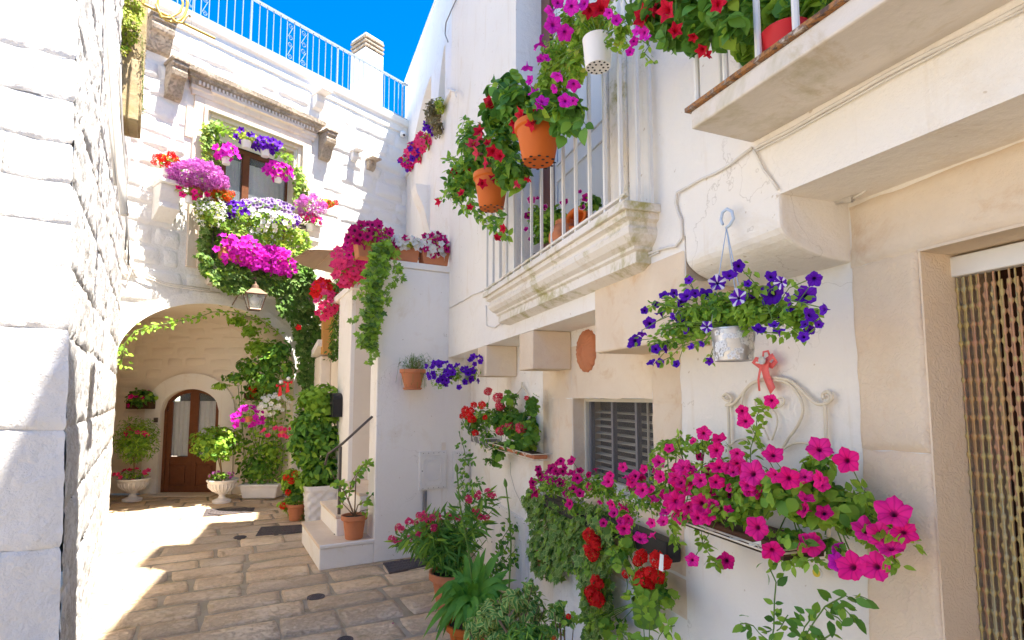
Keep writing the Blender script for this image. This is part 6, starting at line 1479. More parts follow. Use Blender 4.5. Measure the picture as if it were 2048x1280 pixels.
big = z3([(540, 300, 15), (610, 322, 15), (597, 380, 17), (325, 435, 13), (440, 460, 17), (330, 505, 13), (403, 518, 16), (255, 470, 10), (195, 530, 12), (245, 568, 15), (520, 522, 15), (608, 455, 17), (697, 400, 14), (735, 240, 15), (722, 195, 12), (858, 148, 14), (768, 487, 25), (770, 555, 22), (700, 445, 15), (597, 530, 14), (868, 398, 19), (940, 513, 21), (1020, 505, 15), (1088, 370, 25), (1215, 428, 25), (405, 620, 20), (470, 655, 15), (430, 690, 17), (530, 635, 21), (510, 700, 15), (550, 700, 14), (790, 748, 21), (1045, 825, 26), (865, 860, 19), (1435, 670, 30), (1310, 755, 25), (1375, 780, 24), (1425, 835, 25), (1490, 770, 22), (1235, 930, 27), (1350, 930, 26), (485, 900, 13), (240, 795, 15), (160, 750, 15), (180, 710, 12), (290, 725, 10), (100, 640, 11), (345, 715, 12), (295, 780, 10), (375, 370, 10), (155, 460, 10), (290, 565, 9), (487, 335, 8), (460, 570, 12), (380, 620, 16)], 2.37, 1180, 740)
big2 = z3([(615, 615, 13), (660, 592, 11), (645, 905, 16), (1165, 910, 16), (1180, 850, 14), (490, 490, 12), (60, 722, 7), (520, 410, 9), (350, 690, 9)], 2.37, 1180, 740)
c = PL_.P(1540, 1030, .12); t = thing('petunia_planter', 'large planter of hot pink petunias bursting over the cream rack by the bead-curtain door', 'flowers', c); P = Plant(t)
a0, a1 = tb[1] + .03, tb[2] - .02; zt = tb[3] - .02
m = MB(); m.box(PL_, a0, a1, tb[4] + .012, zt, .03, .2); m.build('trough', M['darkwood'], t, bevel=.008); m = MB(); m.box(PL_, a0 + .005, a1 - .005, zt - .01, zt + .008, .035, .195); m.build('soil', M['soil'], t)
bodies = [(1300, 990, 60, 36, 330, .022), (1250, 1020, 40, 40, 260, .02), (1370, 960, 70, 40, 420, .024), (1440, 960, 70, 45, 430, .026), (1520, 985, 70, 45, 430, .030), (1590, 985, 70, 50, 420, .034), (1640, 1010, 60, 45, 330, .036), (1690, 1020, 50, 40, 230, .034), (1740, 1060, 45, 30, 150, .03), (1400, 1030, 60, 30, 260, .022), (1470, 1020, 60, 30, 260, .028), (1340, 900, 40, 20, 130, .02), (1400, 890, 60, 18, 150, .02), (1640, 940, 30, 35, 120, .03), (1660, 1090, 20, 20, 60, .03), (1580, 1075, 40, 14, 90, .026)]
for x_, y_, rx, ry, n_, ls in bodies:
    q = PL_.P(x_, y_, .2 if x_ < 1610 else .14); blob(P, 'broad' if ls > .03 else 'ov', 'leaf', q, (px2m(q, rx), .09, px2m(q, ry)), int(n_ * .95), ls * 1.08, mats=['leaf', 'leafdark'], shell=.15, stems=3, stem_root=PL_.P(x_, 1020, .1))
for pts in (((1500, 940), (1503, 900), (1508, 860), (1520, 830), (1535, 812)), ((1640, 980), (1648, 930), (1640, 905)), ((1700, 1010), (1750, 1040), (1790, 1060), (1830, 1085)), ((1720, 1060), (1770, 1100), (1800, 1130), (1804, 1145)), ((1400, 1050), (1410, 1090), (1430, 1120), (1436, 1135)), ((1550, 1060), (1560, 1100), (1590, 1125), (1650, 1120)), ((1700, 1000), (1725, 985), (1732, 985)), ((1340, 1040), (1345, 1070), (1360, 1095)), ((1300, 930), (1330, 890), (1355, 880)), ((1385, 900), (1360, 870), (1356, 876))):
    strand(P, 'ov', 'leaf', [PL_.P(a, b, .14 + .02 * i) for i, (a, b) in enumerate(pts)], .027, 190, .018, .0016)
flowers_at(P, PL_, [f for f in big if f[0] < 1600], 'pet', 'pink', .29, .03, jit=.32, stemto=[PL_.P(1300, 1000, .2), PL_.P(1450, 1000, .2), PL_.P(1580, 1000, .2)]); flowers_at(P, PL_, [(a_, b_, r_ * .9) for a_, b_, r_ in big if a_ >= 1600], 'pet', 'pink', .21, .03, jit=.28, stemto=[PL_.P(1300, 1000, .12), PL_.P(1450, 1000, .12), PL_.P(1620, 1010, .12), PL_.P(1750, 1060, .14), PL_.P(1505, 880, .12)]); extra = [(random.uniform(1215, 1500), 0, random.uniform(9, 14)) for _ in range(46)]; extra = [(x, 985 + (x - 1215) * -.06 + random.uniform(-50, 60), r) for x, _, r in extra] + [(random.uniform(1520, 1690), random.uniform(930, 1030), random.uniform(12, 17)) for _ in range(7)]
flowers_at(P, PL_, extra, 'pet', ['pink', 'pink', 'hotpink'], .27, .04, jit=.5)
flowers_at(P, PL_, big2, 'pet', ['magenta', 'hotpink'], .18, .03, jit=.7)
P.done(280)
# ---- hanging violet petunias ----
c = PU.P(1467, 722, .12); r = px2m(PU.P(1467, 660, .12), 42); h = PU.sz(1467, 656, .12)[1] - c.z
t = thing('hanging_basket', 'silver metal bucket with white daisies holding violet petunias on a pale blue hook', 'hanging plant', c)
pot(t, c, r, h, 'galv', [(0, .02), (.78, .02), (.84, 0), (.86, .03), (.985, .93), (1.02, .94), (1.02, .98), (.96, 1.0), (.9, .9)], 40, 'bucket')
m = MB()   # printed daisies as small raised petals
for i in range(95):
    th = random.uniform(math.pi * .95, math.pi * 2.15); v_ = random.uniform(.08, .86); ps = random.choice((.0045, .006, .0035)); rr = r * (.86 + .125 * v_ / .9) + .0012
    cc = c + Vector((rr * math.cos(th), rr * math.sin(th), h * v_)); nrm_ = Vector((math.cos(th), math.sin(th), .1)).normalized(); x_, y_, n_ = frame(nrm_, (0, 0, 1)); a0 = random.random()
    for k in range(5):
        a = a0 + 2 * math.pi * k / 5; q = cc + (x_ * math.cos(a) + y_ * math.sin(a)) * ps * 1.0; vs = [q + (x_ * math.cos(b) + y_ * math.sin(b)) * ps * .62 for b in [k2 * math.pi / 3 for k2 in range(6)]]; m.add(vs, [tuple(range(6))])
m.build('daisies', M['whitepot'], t, kind='stuff')
hk = PU.P(1453, 452, .035); m = MB(); m.tube([hk + Vector((-.012, 0, .006)) , PU.P(1442, 440, .035), PU.P(1445, 425, .035), PU.P(1454, 418, .035), PU.P(1464, 423, .035), PU.P(1467, 437, .035), PU.P(1460, 450, .035), PU.P(1452, 456, .035)], .005, 8)
hkb = PU.P(1453, 456, .035)
for k in range(3): a = 2.1 * k + .8; m.tube([hkb, c + Vector((r * math.cos(a), r * math.sin(a), h))], .0016, 5)
m.build('hook', M['bluehook'], t, smooth=True)
P = Plant(t); tp = c + Vector((0, 0, h))
for x_, y_, rx, ry, n_ in ((1460, 620, 60, 30, 420), (1400, 630, 55, 28, 300), (1520, 625, 55, 28, 330), (1360, 660, 45, 22, 170), (1580, 630, 40, 26, 170), (1500, 590, 50, 22, 170), (1390, 650, 40, 30, 150), (1320, 690, 36, 14, 90), (1610, 640, 26, 20, 70), (1340, 610, 30, 20, 80), (1440, 600, 40, 20, 130)):
    q = PU.P(x_, y_, .12); blob(P, 'ov', 'leaf', q, (px2m(q, rx), .08, px2m(q, ry)), int(n_ * .8), .024, mats=['leafdark', 'leaf'], shell=.1, stems=4, stem_root=tp)
for pts in (((1420, 640), (1380, 690), (1330, 720), (1310, 722)), ((1410, 640), (1340, 660), (1290, 680), (1270, 682)), ((1530, 640), (1590, 610), (1625, 565)), ((1540, 640), (1600, 640), (1645, 620)), ((1480, 600), (1500, 560), (1506, 522)), ((1430, 600), (1380, 570), (1370, 560)), ((1400, 640), (1340, 600), (1300, 612)), ((1550, 650), (1600, 665), (1612, 672)), ((1430, 660), (1425, 700), (1420, 722)), ((1520, 600), (1560, 570), (1600, 560))):
    strand(P, 'sm', 'leaf', [tp] + [PU.P(a, b, .12 + .02 * i) for i, (a, b) in enumerate(pts)][1:], .02, 130, .012, .0013)
pur = z3([(540, 610, 9), (390, 700, 11), (340, 760, 9), (450, 690, 9), (525, 700, 15), (500, 745, 13), (370, 805, 13), (272, 795, 9), (303, 872, 13), (490, 840, 13), (650, 695, 16), (790, 575, 15), (845, 525, 13), (910, 700, 14), (1045, 690, 23), (1045, 585, 13), (1145, 725, 14), (1250, 705, 21), (1305, 605, 14), (1285, 820, 15), (1360, 790, 12), (1115, 825, 11), (765, 855, 14), (215, 980, 13), (255, 940, 10), (185, 1005, 8), (310, 1110, 10), (365, 1115, 10), (465, 1120, 8), (340, 1030, 10), (525, 915, 9), (555, 1015, 8), (665, 1105, 9), (970, 905, 13), (1060, 880, 10), (1090, 915, 12), (1240, 955, 11), (1275, 915, 11), (1245, 875, 10), (1335, 880, 8), (900, 630, 8), (400, 1030, 9), (580, 690, 10), (440, 830, 8), (620, 1000, 7), (1160, 790, 8)], 3.048, 1200, 360)
flowers_at(P, PU, pur, 'pet', 'purple', .17, .05, jit=.55, stemto=[tp, PU.P(1400, 640, .12), PU.P(1540, 630, .12)]); flowers_at(P, PU, z3([(715, 625, 17), (840, 715, 18), (1100, 625, 12), (650, 895, 12)], 3.048, 1200, 360), 'pet', 'purplestar', .2, .02, jit=.15)
P.done(200)
# far violet basket
hangpot(930, 758, 14, 0, 'galv', 'small metal pot of violet petunias hanging under the house corner', [(-5, 4, 34, 20, 240), (-40, 6, 26, 20, 130), (10, -2, 20, 18, 100), (-55, 20, 14, 14, 50)], [(-15, 8, 40, 22, 20, 'pet', 'purple', .028), (-50, -2, 26, 24, 18, 'pet', 'purple', .026), (22, -24, 16, 10, 7, 'pet', 'purple', .026)], lsize=.028, pl=PU, off=.14, far=False, parts=40, lmats=['leaf', 'leafdark'])
# ---- geranium racks ----
def gers(P, pl, lst, off, sp, mat='red', T2='gerh'):
    for x_, y_, r_ in lst:
        p = pl.P(x_, y_, off + random.uniform(-sp, sp)); s_ = (p - CAMV).length * r_ / FP; P.flower(T2, mat, p, Vector((0, -.6, .8)) + (CAMV - p).normalized() * .6, s_, 'flower_head'); P.stem([p, p + Vector((.01, .02, -.06)), p + Vector((.0, .03, -.12))], .002, 4)
rk = rack(PL_, 976, 1062, 885, 922, .17, 'small cream iron rack with curled bars under the red and pink geraniums', 9); a0, a1, zt, zb = rk[1:]
m = MB(); q_ = [PL_.P(a, b, .02) for a, b in ((1020, 830), (1024, 800), (1036, 785), (1044, 775), (1043, 768), (1047, 775), (1056, 790), (1060, 810), (1062, 840))]; m.tube(q_, .005, 6); m.tube([PL_.P(a, b, .02) for a, b in ((1044, 775), (1044, 764))], .007, 6); m.build('back_scroll', M['creammetal'], rk[0], smooth=True)
c = PL_.w((a0 + a1) / 2, zb, .1); t = thing('geranium_planter', 'terracotta trough of red and pink geraniums with big round leaves left of the window', 'flowers', c)
m = MB(); m.box(PL_, a0 + .03, a1 - .03, zb + .006, zt - .01, .03, .14); m.build('trough', M['terra'], t, bevel=.01); m = MB(); m.box(PL_, a0 + .04, a1 - .04, zt - .012, zt - .004, .04, .13); m.build('soil', M['soil'], t)
P = Plant(t)
for x_, y_, rx, ry, n_ in ((1040, 850, 36, 30, 190), (1010, 840, 34, 30, 160), (1060, 870, 20, 28, 80), (1040, 890, 34, 14, 70), (1065, 810, 12, 22, 40), (1000, 900, 18, 22, 50), (990, 925, 20, 14, 26), (1020, 800, 16, 18, 30)):
    q = PL_.P(x_, y_, .12); blob(P, 'ger', 'leafdark', q, (px2m(q, rx), .1, px2m(q, ry)), n_, .052, mats=['leaf'], shell=.25, stems=4, stem_root=PL_.P(1030, 885, .1))
gers(P, PL_, ((996, 795, 12), (1000, 812, 12), (976, 783, 10), (1022, 852, 13), (1001, 862, 11), (1043, 857, 14), (1053, 796, 6), (1010, 850, 10)), .18, .03, 'redpink'); P.done(120)
rk = rack(PL_, 936, 972, 868, 895, .15, 'small white iron rack on the far side of the geranium rack', 6, 'whitemetal'); a0, a1, zt, zb = rk[1:]
c = PL_.w((a0 + a1) / 2, zb, .1); t = thing('geranium_planter', 'grey pot of bright red flowers in the small white rack nearest the house corner', 'flowers', c); m = MB(); m.box(PL_, a0 + .03, a1 - .03, zb + .006, zt, .03, .13); m.build('trough', M['greybar'], t, bevel=.01)
P = Plant(t)
for x_, y_, rx, ry, n_ in ((950, 845, 30, 26, 200), (970, 830, 20, 24, 90), (975, 880, 18, 24, 70)):
    q = PL_.P(x_, y_, .12); blob(P, 'ov', 'leafdark', q, (px2m(q, rx), .1, px2m(q, ry)), n_, .05, mats=['leaf'], shell=.2)
gers(P, PL_, ((935, 830, 11), (944, 838, 11), (948, 810, 8), (964, 810, 9), (930, 820, 9), (970, 835, 6), (951, 866, 8), (924, 832, 7), (941, 822, 9)), .18, .03, 'red'); P.done(60)
# climber with tall stem
c = PL_.w(.45, 0, .25); t = thing('climbing_stem', 'thin climbing plant on a tall stem between the meter cabinets and the geraniums', 'plant', c); P = Plant(t)
strand(P, 'ov', 'leafdark', [c] + [PL_.P(a, b, .2) for a, b in ((950, 1060), (938, 1000), (922, 960), (932, 920), (925, 885), (918, 860))], .045, 60, .05, .004, mats=['leaf'])
strand(P, 'ov', 'leafdark', [PL_.P(a, b, .2) for a, b in ((930, 990), (950, 968), (958, 955))], .04, 60, .04); strand(P, 'ov', 'leafdark', [PL_.P(a, b, .2) for a, b in ((925, 925), (938, 918), (948, 920))], .04, 60, .03); P.done(80)
# loose wire on the wall
cable(PL_, [(1020, 925), (1022, 950), (1030, 980), (1040, 1000), (1044, 1010)], .0015, .01, 'greycable')
# ---- oleander ----
def potg(px, py, name, label, rpx, hf=1.5, mat='terra', cat='potted plant', prof=POT):
    c = GR(px, py); r = px2m(c, rpx); t = thing(name, label, cat, c); pot(t, c, r, r * hf, mat, prof); return t, c, r
t, c, r = potg(905, 1215, 'oleander', 'bushy oleander with rose red blossoms in a terracotta pot at the foot of the wall', 46, 1.5)
P = Plant(t); tp = c + Vector((0, 0, r * 1.4))
heads = [(790, 1080), (800, 1060), (815, 1050), (830, 1040), (845, 1030), (860, 1040), (875, 1025), (880, 1045), (900, 1030), (905, 1060), (935, 1000), (960, 990), (975, 985), (990, 992), (955, 1025), (965, 1035), (850, 1055), (885, 1065), (915, 1035), (925, 1060), (840, 1068), (820, 1075), (870, 1060), (805, 1085)]
for (x_, y_) in heads:
    e = AT(x_, y_, c.y + random.uniform(-.15, .25)); mid = tp.lerp(e, .55) + Vector((0, 0, .08)) + rv(.02)
    P.stem([tp + rv(.03), mid, e], .003, 5, .0015)
    strand(P, 'lan', 'leafdark', [tp.lerp(e, .25) + Vector((0, 0, .04)), mid, e], .105, 95, .05, 0, mats=['leaf'], updn=0)
    for k in range(2): P.flower('ole', 'coral', e + rv(.014), (CAMV - e).normalized() + Vector((0, 0, .6)) + rv(.2), .028, 'flower_head')
for x_, y_, rx, ry, n_ in ((880, 1090, 50, 50, 420), (910, 1130, 40, 50, 300), (900, 1170, 30, 30, 130)):
    q = AT(x_, y_, c.y + .05); blob(P, 'lan', 'leafdark', q, (px2m(q, rx), .18, px2m(q, ry)), n_, .11, mats=['leaf'], shell=.1)
for i in range(8): P.stem([tp + rv(.03), AT(895 + i * 5, 1130, c.y + rv(.05).x), AT(860 + i * 16, 1080, c.y)], .004, 5)
P.done(250)
# small flowering sapling beside it
t, c, r = potg(985, 1190, 'rose_bush', 'slender small-leaved bush with a single red bloom beside the tall cabinet', 16, 1.4); P = Plant(t)
for pts in (((990, 1150), (1010, 1100), (1030, 1060), (1050, 1045)), ((990, 1150), (1020, 1110), (1060, 1080), (1080, 1075)), ((985, 1150), (1000, 1090), (1020, 1050), (1025, 1045)), ((990, 1160), (1020, 1130), (1040, 1120))):
    strand(P, 'ov', 'leafdark', [c + Vector((0, 0, r))] + [AT(a, b, c.y - .2) for a, b in pts], .045, 75, .045, .003, mats=['leaf'])
P.flower('gerh', 'red', AT(1078, 1078, c.y - .3), (0, -1, .3), .025, 'flower_head'); P.done(80)
# ---- strap-leaved agapanthus ----
t, c, r = potg(935, 1312, 'agapanthus', 'strap-leaved agapanthus in an orange pot with two tall bud stalks', 42, 1.5, 'orange'); tp = c + Vector((0, 0, r * 1.4))
def strapleaf(p0, p1, p2, w_, nm='leaf', root=t):
    m = MB(); vs = []; fs = []; n_ = 9
    for i in range(n_ + 1):
        u = i / n_; p = p0 * (1 - u) ** 2 + p1 * 2 * u * (1 - u) + p2 * u * u; d = ((p1 - p0) * (1 - u) + (p2 - p1) * u).normalized()
        s_ = d.cross(Vector((0, -.75, .66))); s_ = s_.normalized() if s_.length > .05 else Vector((1, 0, 0)); ww = w_ * .5 * min(1, 3.2 * (1 - u) + .02) * (.8 + .2 * min(1, u * 4)); nn2 = s_.cross(d)
        vs += [p - s_ * ww + nn2 * ww * .3, p, p + s_ * ww + nn2 * ww * .3]
    for i in range(n_):
        a = i * 3; fs += [(a, a + 1, a + 4), (a, a + 4, a + 3), (a + 1, a + 2, a + 5), (a + 1, a + 5, a + 4)]
    A_ = np.zeros((len(vs), 3)); A_[:, 0] = random.random() * .6
    me = np_mesh(nm, np.array([tuple(v) for v in vs]), np.array(fs), A_); me.materials.append(M['strap']); link(nm, me, None, root)
tips = [(845, 1278, 0), (850, 1240, 0), (862, 1205, .1), (880, 1180, .2), (905, 1150, .3), (900, 1240, -.2), (925, 1285, -.2), (960, 1290, -.2), (885, 1275, -.1), (938, 1108, .3), (958, 1100, .2), (972, 1095, .3), (985, 1112, .2), (1003, 1100, .2), (1020, 1140, .1), (1035, 1160, .1), (1030, 1190, -.1), (1000, 1230, -.2), (870, 1225, -.1), (912, 1140, .25), (928, 1128, .3), (1010, 1170, 0), (990, 1260, -.25), (868, 1290, -.15), (950, 1170, -.2), (900, 1170, .1), (1022, 1215, -.1), (880, 1255, -.25), (905, 1275, -.3), (930, 1262, -.3), (955, 1245, -.3), (975, 1275, -.3), (890, 1210, -.1), (1000, 1205, -.2), (945, 1285, -.35)]
ctr = AT(950, 1200, c.y + .02)
for i, (x_, y_, dy) in enumerate(tips):
    e = AT(x_, y_, c.y + dy * .6); b = tp.lerp(ctr, .6) + rv(.02); up = .16 if y_ > 1160 else .03
    mid = b.lerp(e, .45) + Vector((0, 0, up + .06)); strapleaf(b - Vector((0, 0, .08)), mid, e, .046)
    e2 = e.lerp(b, random.uniform(.0, .35)) + rv(.035); strapleaf(b - Vector((0, 0, .08)), b.lerp(e2, .45) + Vector((0, 0, up + .04)) + rv(.03), e2, .04)
P = Plant(t)
for pts, bx__, by__ in (((948, 1190), (935, 1090), (920, 1010), (914, 945)), None, None), (((1018, 1180), (1022, 1090), (1018, 1020), (1012, 975)), None, None):
    q = [AT(a, b, c.y) for a, b in pts]; P.stem(q, .0065, 6, .005); d = (q[-1] - q[-2]).normalized(); m = MB(); x_, y_, n_ = frame(d); vs = []
    for r_, h_ in ((.005, 0), (.012, .012), (.014, .028), (.009, .045), (.0, .062)):
        for k in range(8): a = 2 * math.pi * k / 8; vs.append(q[-1] + (x_ * math.cos(a) + y_ * math.sin(a)) * r_ + n_ * h_)
    m.add(vs, [(j * 8 + k, j * 8 + (k + 1) % 8, j * 8 + 8 + (k + 1) % 8, j * 8 + 8 + k) for j in range(4) for k in range(8)]); m.build('bud', M['stem'], t, smooth=True)
P.done(0)
# ---- variegated shrubs along the bottom ----
def shrub(px, py, Y, name, label, T_, mat, mats, specs, ls, potr=.12, parts=160, fl=()):
    c = AT(px, py, Y); c.z = 0; t = thing(name, label, 'potted plant', c); pot(t, c, potr, potr * 1.5); P = Plant(t)
    for x_, y_, rx, ry, n_ in specs:
        q = AT(x_, y_, Y); blob(P, T_, mat, q, (px2m(q, rx), px2m(q, min(rx, 40)), px2m(q, ry)), n_, ls, mats=mats, shell=.1, up=.9, stems=4, stem_root=c + Vector((0, 0, potr * 1.4)))
    for (x_, y_, r_, m2) in fl: q = AT(x_, y_, Y - .06); P.flower('gerh', m2, q, (0, -1, .4), px2m(q, r_), 'flower_head')
    P.done(parts, 'leaf', 'twig'); return t
shrub(1010, 1290, 2.75, 'variegated_shrub', 'cream and green variegated shrub at the bottom edge beside the strap leaves', 'ov', 'leafvar', ['leafvar'], ((990, 1230, 44, 26, 240), (1030, 1200, 34, 24, 160), (1065, 1215, 30, 34, 150), (990, 1265, 46, 26, 210), (1060, 1175, 16, 22, 60), (950, 1255, 24, 22, 80), (1040, 1260, 36, 24, 140)), .038, fl=())
shrub(1130, 1300, 2.6, 'spiky_bush', 'small leaved green bush with a tiny red bloom under the ivy curtain', 'ov', 'leafvar', ['leaf', 'leafdark'], ((1110, 1225, 20, 18, 80), (1135, 1240, 18, 14, 60), (1100, 1260, 30, 18, 110), (1120, 1210, 12, 12, 30)), .032, fl=((1137, 1233, 6, 'red'), (1107, 1275, 5, 'orangered')))
shrub(1060, 1310, 2.45, 'succulent', 'bluish green fleshy plant cut by the bottom edge', 'lan', 'leafdark', ['leaf'], ((1060, 1270, 50, 22, 420), (1030, 1285, 40, 18, 200)), .05)
st_ = thing('plant_stake', 'bare wooden stick leaning among the plants at the bottom edge', 'stake', AT(1010, 1280, 2.6)); MB().tube([AT(1030, 1290, 2.6), AT(998, 1240, 2.62)], .006, 7).build('stick', M['twig'], st_)
# ---- window boxes with ivy curtains ----
def curtain(t, P, pl, poly, n, size, mats, d0=.02, d1=.12, main='leafivy', thr=-1): sheet(P, 'ivy', main, pl, poly, n, size, d0, d1, mats=mats, thr=thr)
c = PL_.P(1150, 1010, .13); t = thing('petunia_box', 'black trough of dark magenta petunias with a long ivy curtain under the window', 'flowers', c)
m = MB(); a0, a1 = PL_.S(1090, 1020, .1), PL_.S(1215, 1010, .1); zt = PL_.sz(1150, 1005, .1)[1]; m.box(PL_, a0, a1, zt - .11, zt - .03, .03, .11); m.build('trough', M['blackpot'], t, bevel=.01)
P = Plant(t)
for x_, y_, rx, ry, n_ in ((1110, 970, 44, 26, 330), (1160, 975, 50, 26, 360), (1200, 970, 36, 22, 240), (1090, 960, 26, 22, 130), (1150, 1015, 40, 18, 140), (1215, 985, 30, 30, 160)):
    q = PL_.P(x_, y_, .13); blob(P, 'sm', 'leaf', q, (px2m(q, rx), .1, px2m(q, ry)), n_, .026, mats=['leaf', 'leafdark'], shell=.1, stems=3)
curtain(t, P, PL_, [(1066, 985), (1080, 970), (1150, 1010), (1170, 1040), (1168, 1120), (1175, 1140), (1150, 1142), (1130, 1160), (1112, 1150), (1095, 1140), (1078, 1090), (1085, 1050), (1072, 1010)], 1200, .045, ['leafivyd', 'leaf'], .02, .17)
for pts in (((1090, 1130), (1100, 1150), (1110, 1162)), ((1150, 1140), (1165, 1152), (1172, 1148)), ((1078, 1120), (1066, 1132), (1078, 1142))): strand(P, 'ivy', 'leafivy', [PL_.P(a, b, .06) for a, b in pts], .03, 110, .02)
mg = z3([(1080, 60, 8), (1090, 95, 9), (1045, 150, 10), (1040, 190, 8), (1065, 228, 13), (1165, 60, 12), (1200, 75, 10), (1160, 135, 12), (1235, 155, 12), (1235, 10, 9), (1305, 5, 11), (1305, 85, 11), (1345, 125, 12), (1245, 80, 9), (1365, 70, 8), (1275, 225, 10), (1320, 195, 10), (1365, 225, 10), (1290, 300, 11), (1425, 180, 9), (1470, 60, 7), (1525, 430, 9), (1130, 105, 7), (1100, 120, 8), (1425, 100, 7), (1500, 290, 6), (1260, 50, 7), (1210, 25, 7), (1215, 90, 7)], 3.413, 760, 920)
flowers_at(P, PL_, mg, 'pet', ['hotpink', 'crimson'], .2, .03, jit=.5, stemto=[PL_.P(1110, 980, .12), PL_.P(1170, 980, .12)]); P.done(160)
# second trough, continued by ivy, geraniums and a green pot
c = PL_.P(1270, 1060, .13); t = thing('ivy_box', 'black trough with a pale ivy curtain under the left end of the big pink petunias', 'ivy', c)
m = MB(); a0, a1 = PL_.S(1205, 1060, .1), PL_.S(1335, 1075, .1); zt = PL_.sz(1270, 1045, .1)[1]; m.box(PL_, a0, a1, zt - .12, zt - .03, .03, .11); m.build('trough', M['blackpot'], t, bevel=.01)
P = Plant(t); curtain(t, P, PL_, [(1180, 1020), (1200, 1000), (1262, 1040), (1262, 1090), (1245, 1130), (1250, 1200), (1235, 1260), (1225, 1285), (1200, 1275), (1190, 1200), (1195, 1130), (1176, 1075)], 1050, .044, ['leaf', 'leafivyd'], .02, .19)
for pts in (((1200, 1200), (1190, 1240), (1175, 1268), (1165, 1280)), ((1240, 1240), (1245, 1270), (1260, 1285)), ((1185, 1180), (1170, 1225), (1150, 1245)), ((1215, 1250), (1205, 1280), (1210, 1300))): strand(P, 'ivy', 'leaf', [PL_.P(a, b, .1) for a, b in pts], .03, 120, .025, mats=['leafivy'])
P.done(120)
c = PL_.P(1293, 1250, .1); r = px2m(c, 28); t = thing('geranium_pot', 'scarlet geraniums in a green plastic pot on the wall below the trough', 'flowers', c); hh_ = PL_.sz(1293, 1200, .1)[1] - c.z; pot(t, c, r, hh_, 'greenpot', BUCKET, 24)
P = Plant(t)
for x_, y_, rx, ry, n_ in ((1290, 1180, 34, 22, 60), (1240, 1110, 26, 24, 34), (1300, 1160, 36, 20, 40), (1220, 1250, 40, 16, 34), (1330, 1190, 18, 24, 20), (1175, 1250, 14, 10, 8), (1250, 1080, 20, 20, 20)):
    q = PL_.P(x_, y_, .13); blob(P, 'ger', 'leaf', q, (px2m(q, rx), .08, px2m(q, ry)), n_, .046, mats=['leafdark', 'leaf'], shell=.2, stems=3, stem_root=c + Vector((0, 0, hh_)))
gers(P, PL_, z3([(1425, 515, 15), (1470, 550, 14), (1430, 600, 13), (1450, 640, 15), (1480, 580, 12), (1475, 830, 13), (1500, 850, 10), (1465, 930, 20), (1440, 900, 14), (1490, 960, 14), (1780, 660, 15), (1760, 690, 12), (1890, 680, 18), (1940, 700, 15), (1850, 770, 15), (1800, 810, 21), (1850, 840, 14), (1760, 820, 13), (1900, 800, 14), (1680, 780, 9)], 3.413, 760, 920), .17, .02); P.done(120)
tg = PL_.P(1323, 1125, .22); t = thing('plant_tag', 'white plastic plant tag hanging among the scarlet geraniums', 'tag', tg); u_ = px2m(tg, 1); m = MB(); x_, y_, n_ = frame(PL_.n + Vector((0, -.5, 0)), (.15, 0, 1)); m.hexa([tg + x_ * a * u_ + y_ * b * u_ + n_ * cc for a, b, cc in ((-5, -16, 0), (5, -16, 0), (5, -16, .001), (-5, -16, .001), (-4, 16, 0), (4, 16, 0), (4, 16, .001), (-4, 16, .001))]); m.build('card', M['whitepot'], t)
tg = PL_.P(1511, 1086, .2); t = thing('price_tag', 'small white label lying on the lower rail of the cream rack', 'tag', tg); m = MB(); x_, y_, n_ = frame(PL_.n, (0, 0, 1)); m.hexa([tg + x_ * a * u_ + y_ * b * u_ + n_ * cc for a, b, cc in ((-14, -9, 0), (12, 0, 0), (12, 0, .001), (-14, -9, .001), (-14, -3, 0), (12, 6, 0), (12, 6, .001), (-14, -3, .001))]); m.build('card', M['whitepot'], t)
c = PL_.P(1088, 1130, .06); hp_ = thing('wall_pot', 'small brown plastic pot hung on the wall behind the ivy curtain', 'wall pot', c); pot(hp_, c, px2m(c, 15), px2m(c, 34), 'terra', BUCKET, 20)
# lemon-green sprigs in front of the green pot and at the bottom right
c = PL_.w(PL_.S(1300, 1200), 0, .35); t = thing('young_citrus', 'young bright green leafy sprigs rising in front of the green pot', 'plant', c); P = Plant(t)
for pts in (((1290, 1290), (1285, 1230), (1275, 1190), (1262, 1160), (1245, 1130), (1225, 1095)), ((1300, 1290), (1305, 1240), (1300, 1200), (1290, 1175)), ((1310, 1295), (1325, 1260), (1340, 1250), (1355, 1255)), ((1270, 1295), (1260, 1270), (1240, 1262))):
    strand(P, 'ov', 'leaf', [PL_.P(a, b, .28) for a, b in pts], .045, 62, .03, .002)
P.done(100)
for k, (lab, sets) in enumerate((('single upright leafy stem in front of the white wall below the cream rack', (((1545, 1300), (1548, 1230), (1550, 1180), (1545, 1150), (1538, 1120)), ((1550, 1260), (1570, 1240), (1576, 1230)), ((1540, 1290), (1500, 1250), (1480, 1248)))), ('arching leafy stem at the bottom edge left of the door', (((1590, 1300), (1620, 1260), (1650, 1210), (1690, 1195), (1712, 1205)), ((1600, 1290), (1610, 1250), (1618, 1225)), ((1650, 1215), (1680, 1240), (1690, 1250)), ((1660, 1205), (1690, 1215), (1708, 1245)), ((1590, 1300), (1640, 1280), (1660, 1270)))))):
    c = PL_.w(PL_.S((1545, 1600)[k], 1280), 0, .25); t = thing('leafy_stem', lab, 'plant', c); P = Plant(t)
    for pts in sets: strand(P, 'ov', 'leafdark', [PL_.P(a, b, .2) for a, b in pts], .034, 75, .022, .0022, mats=['leaf', 'leaf'])
    P.done(90)
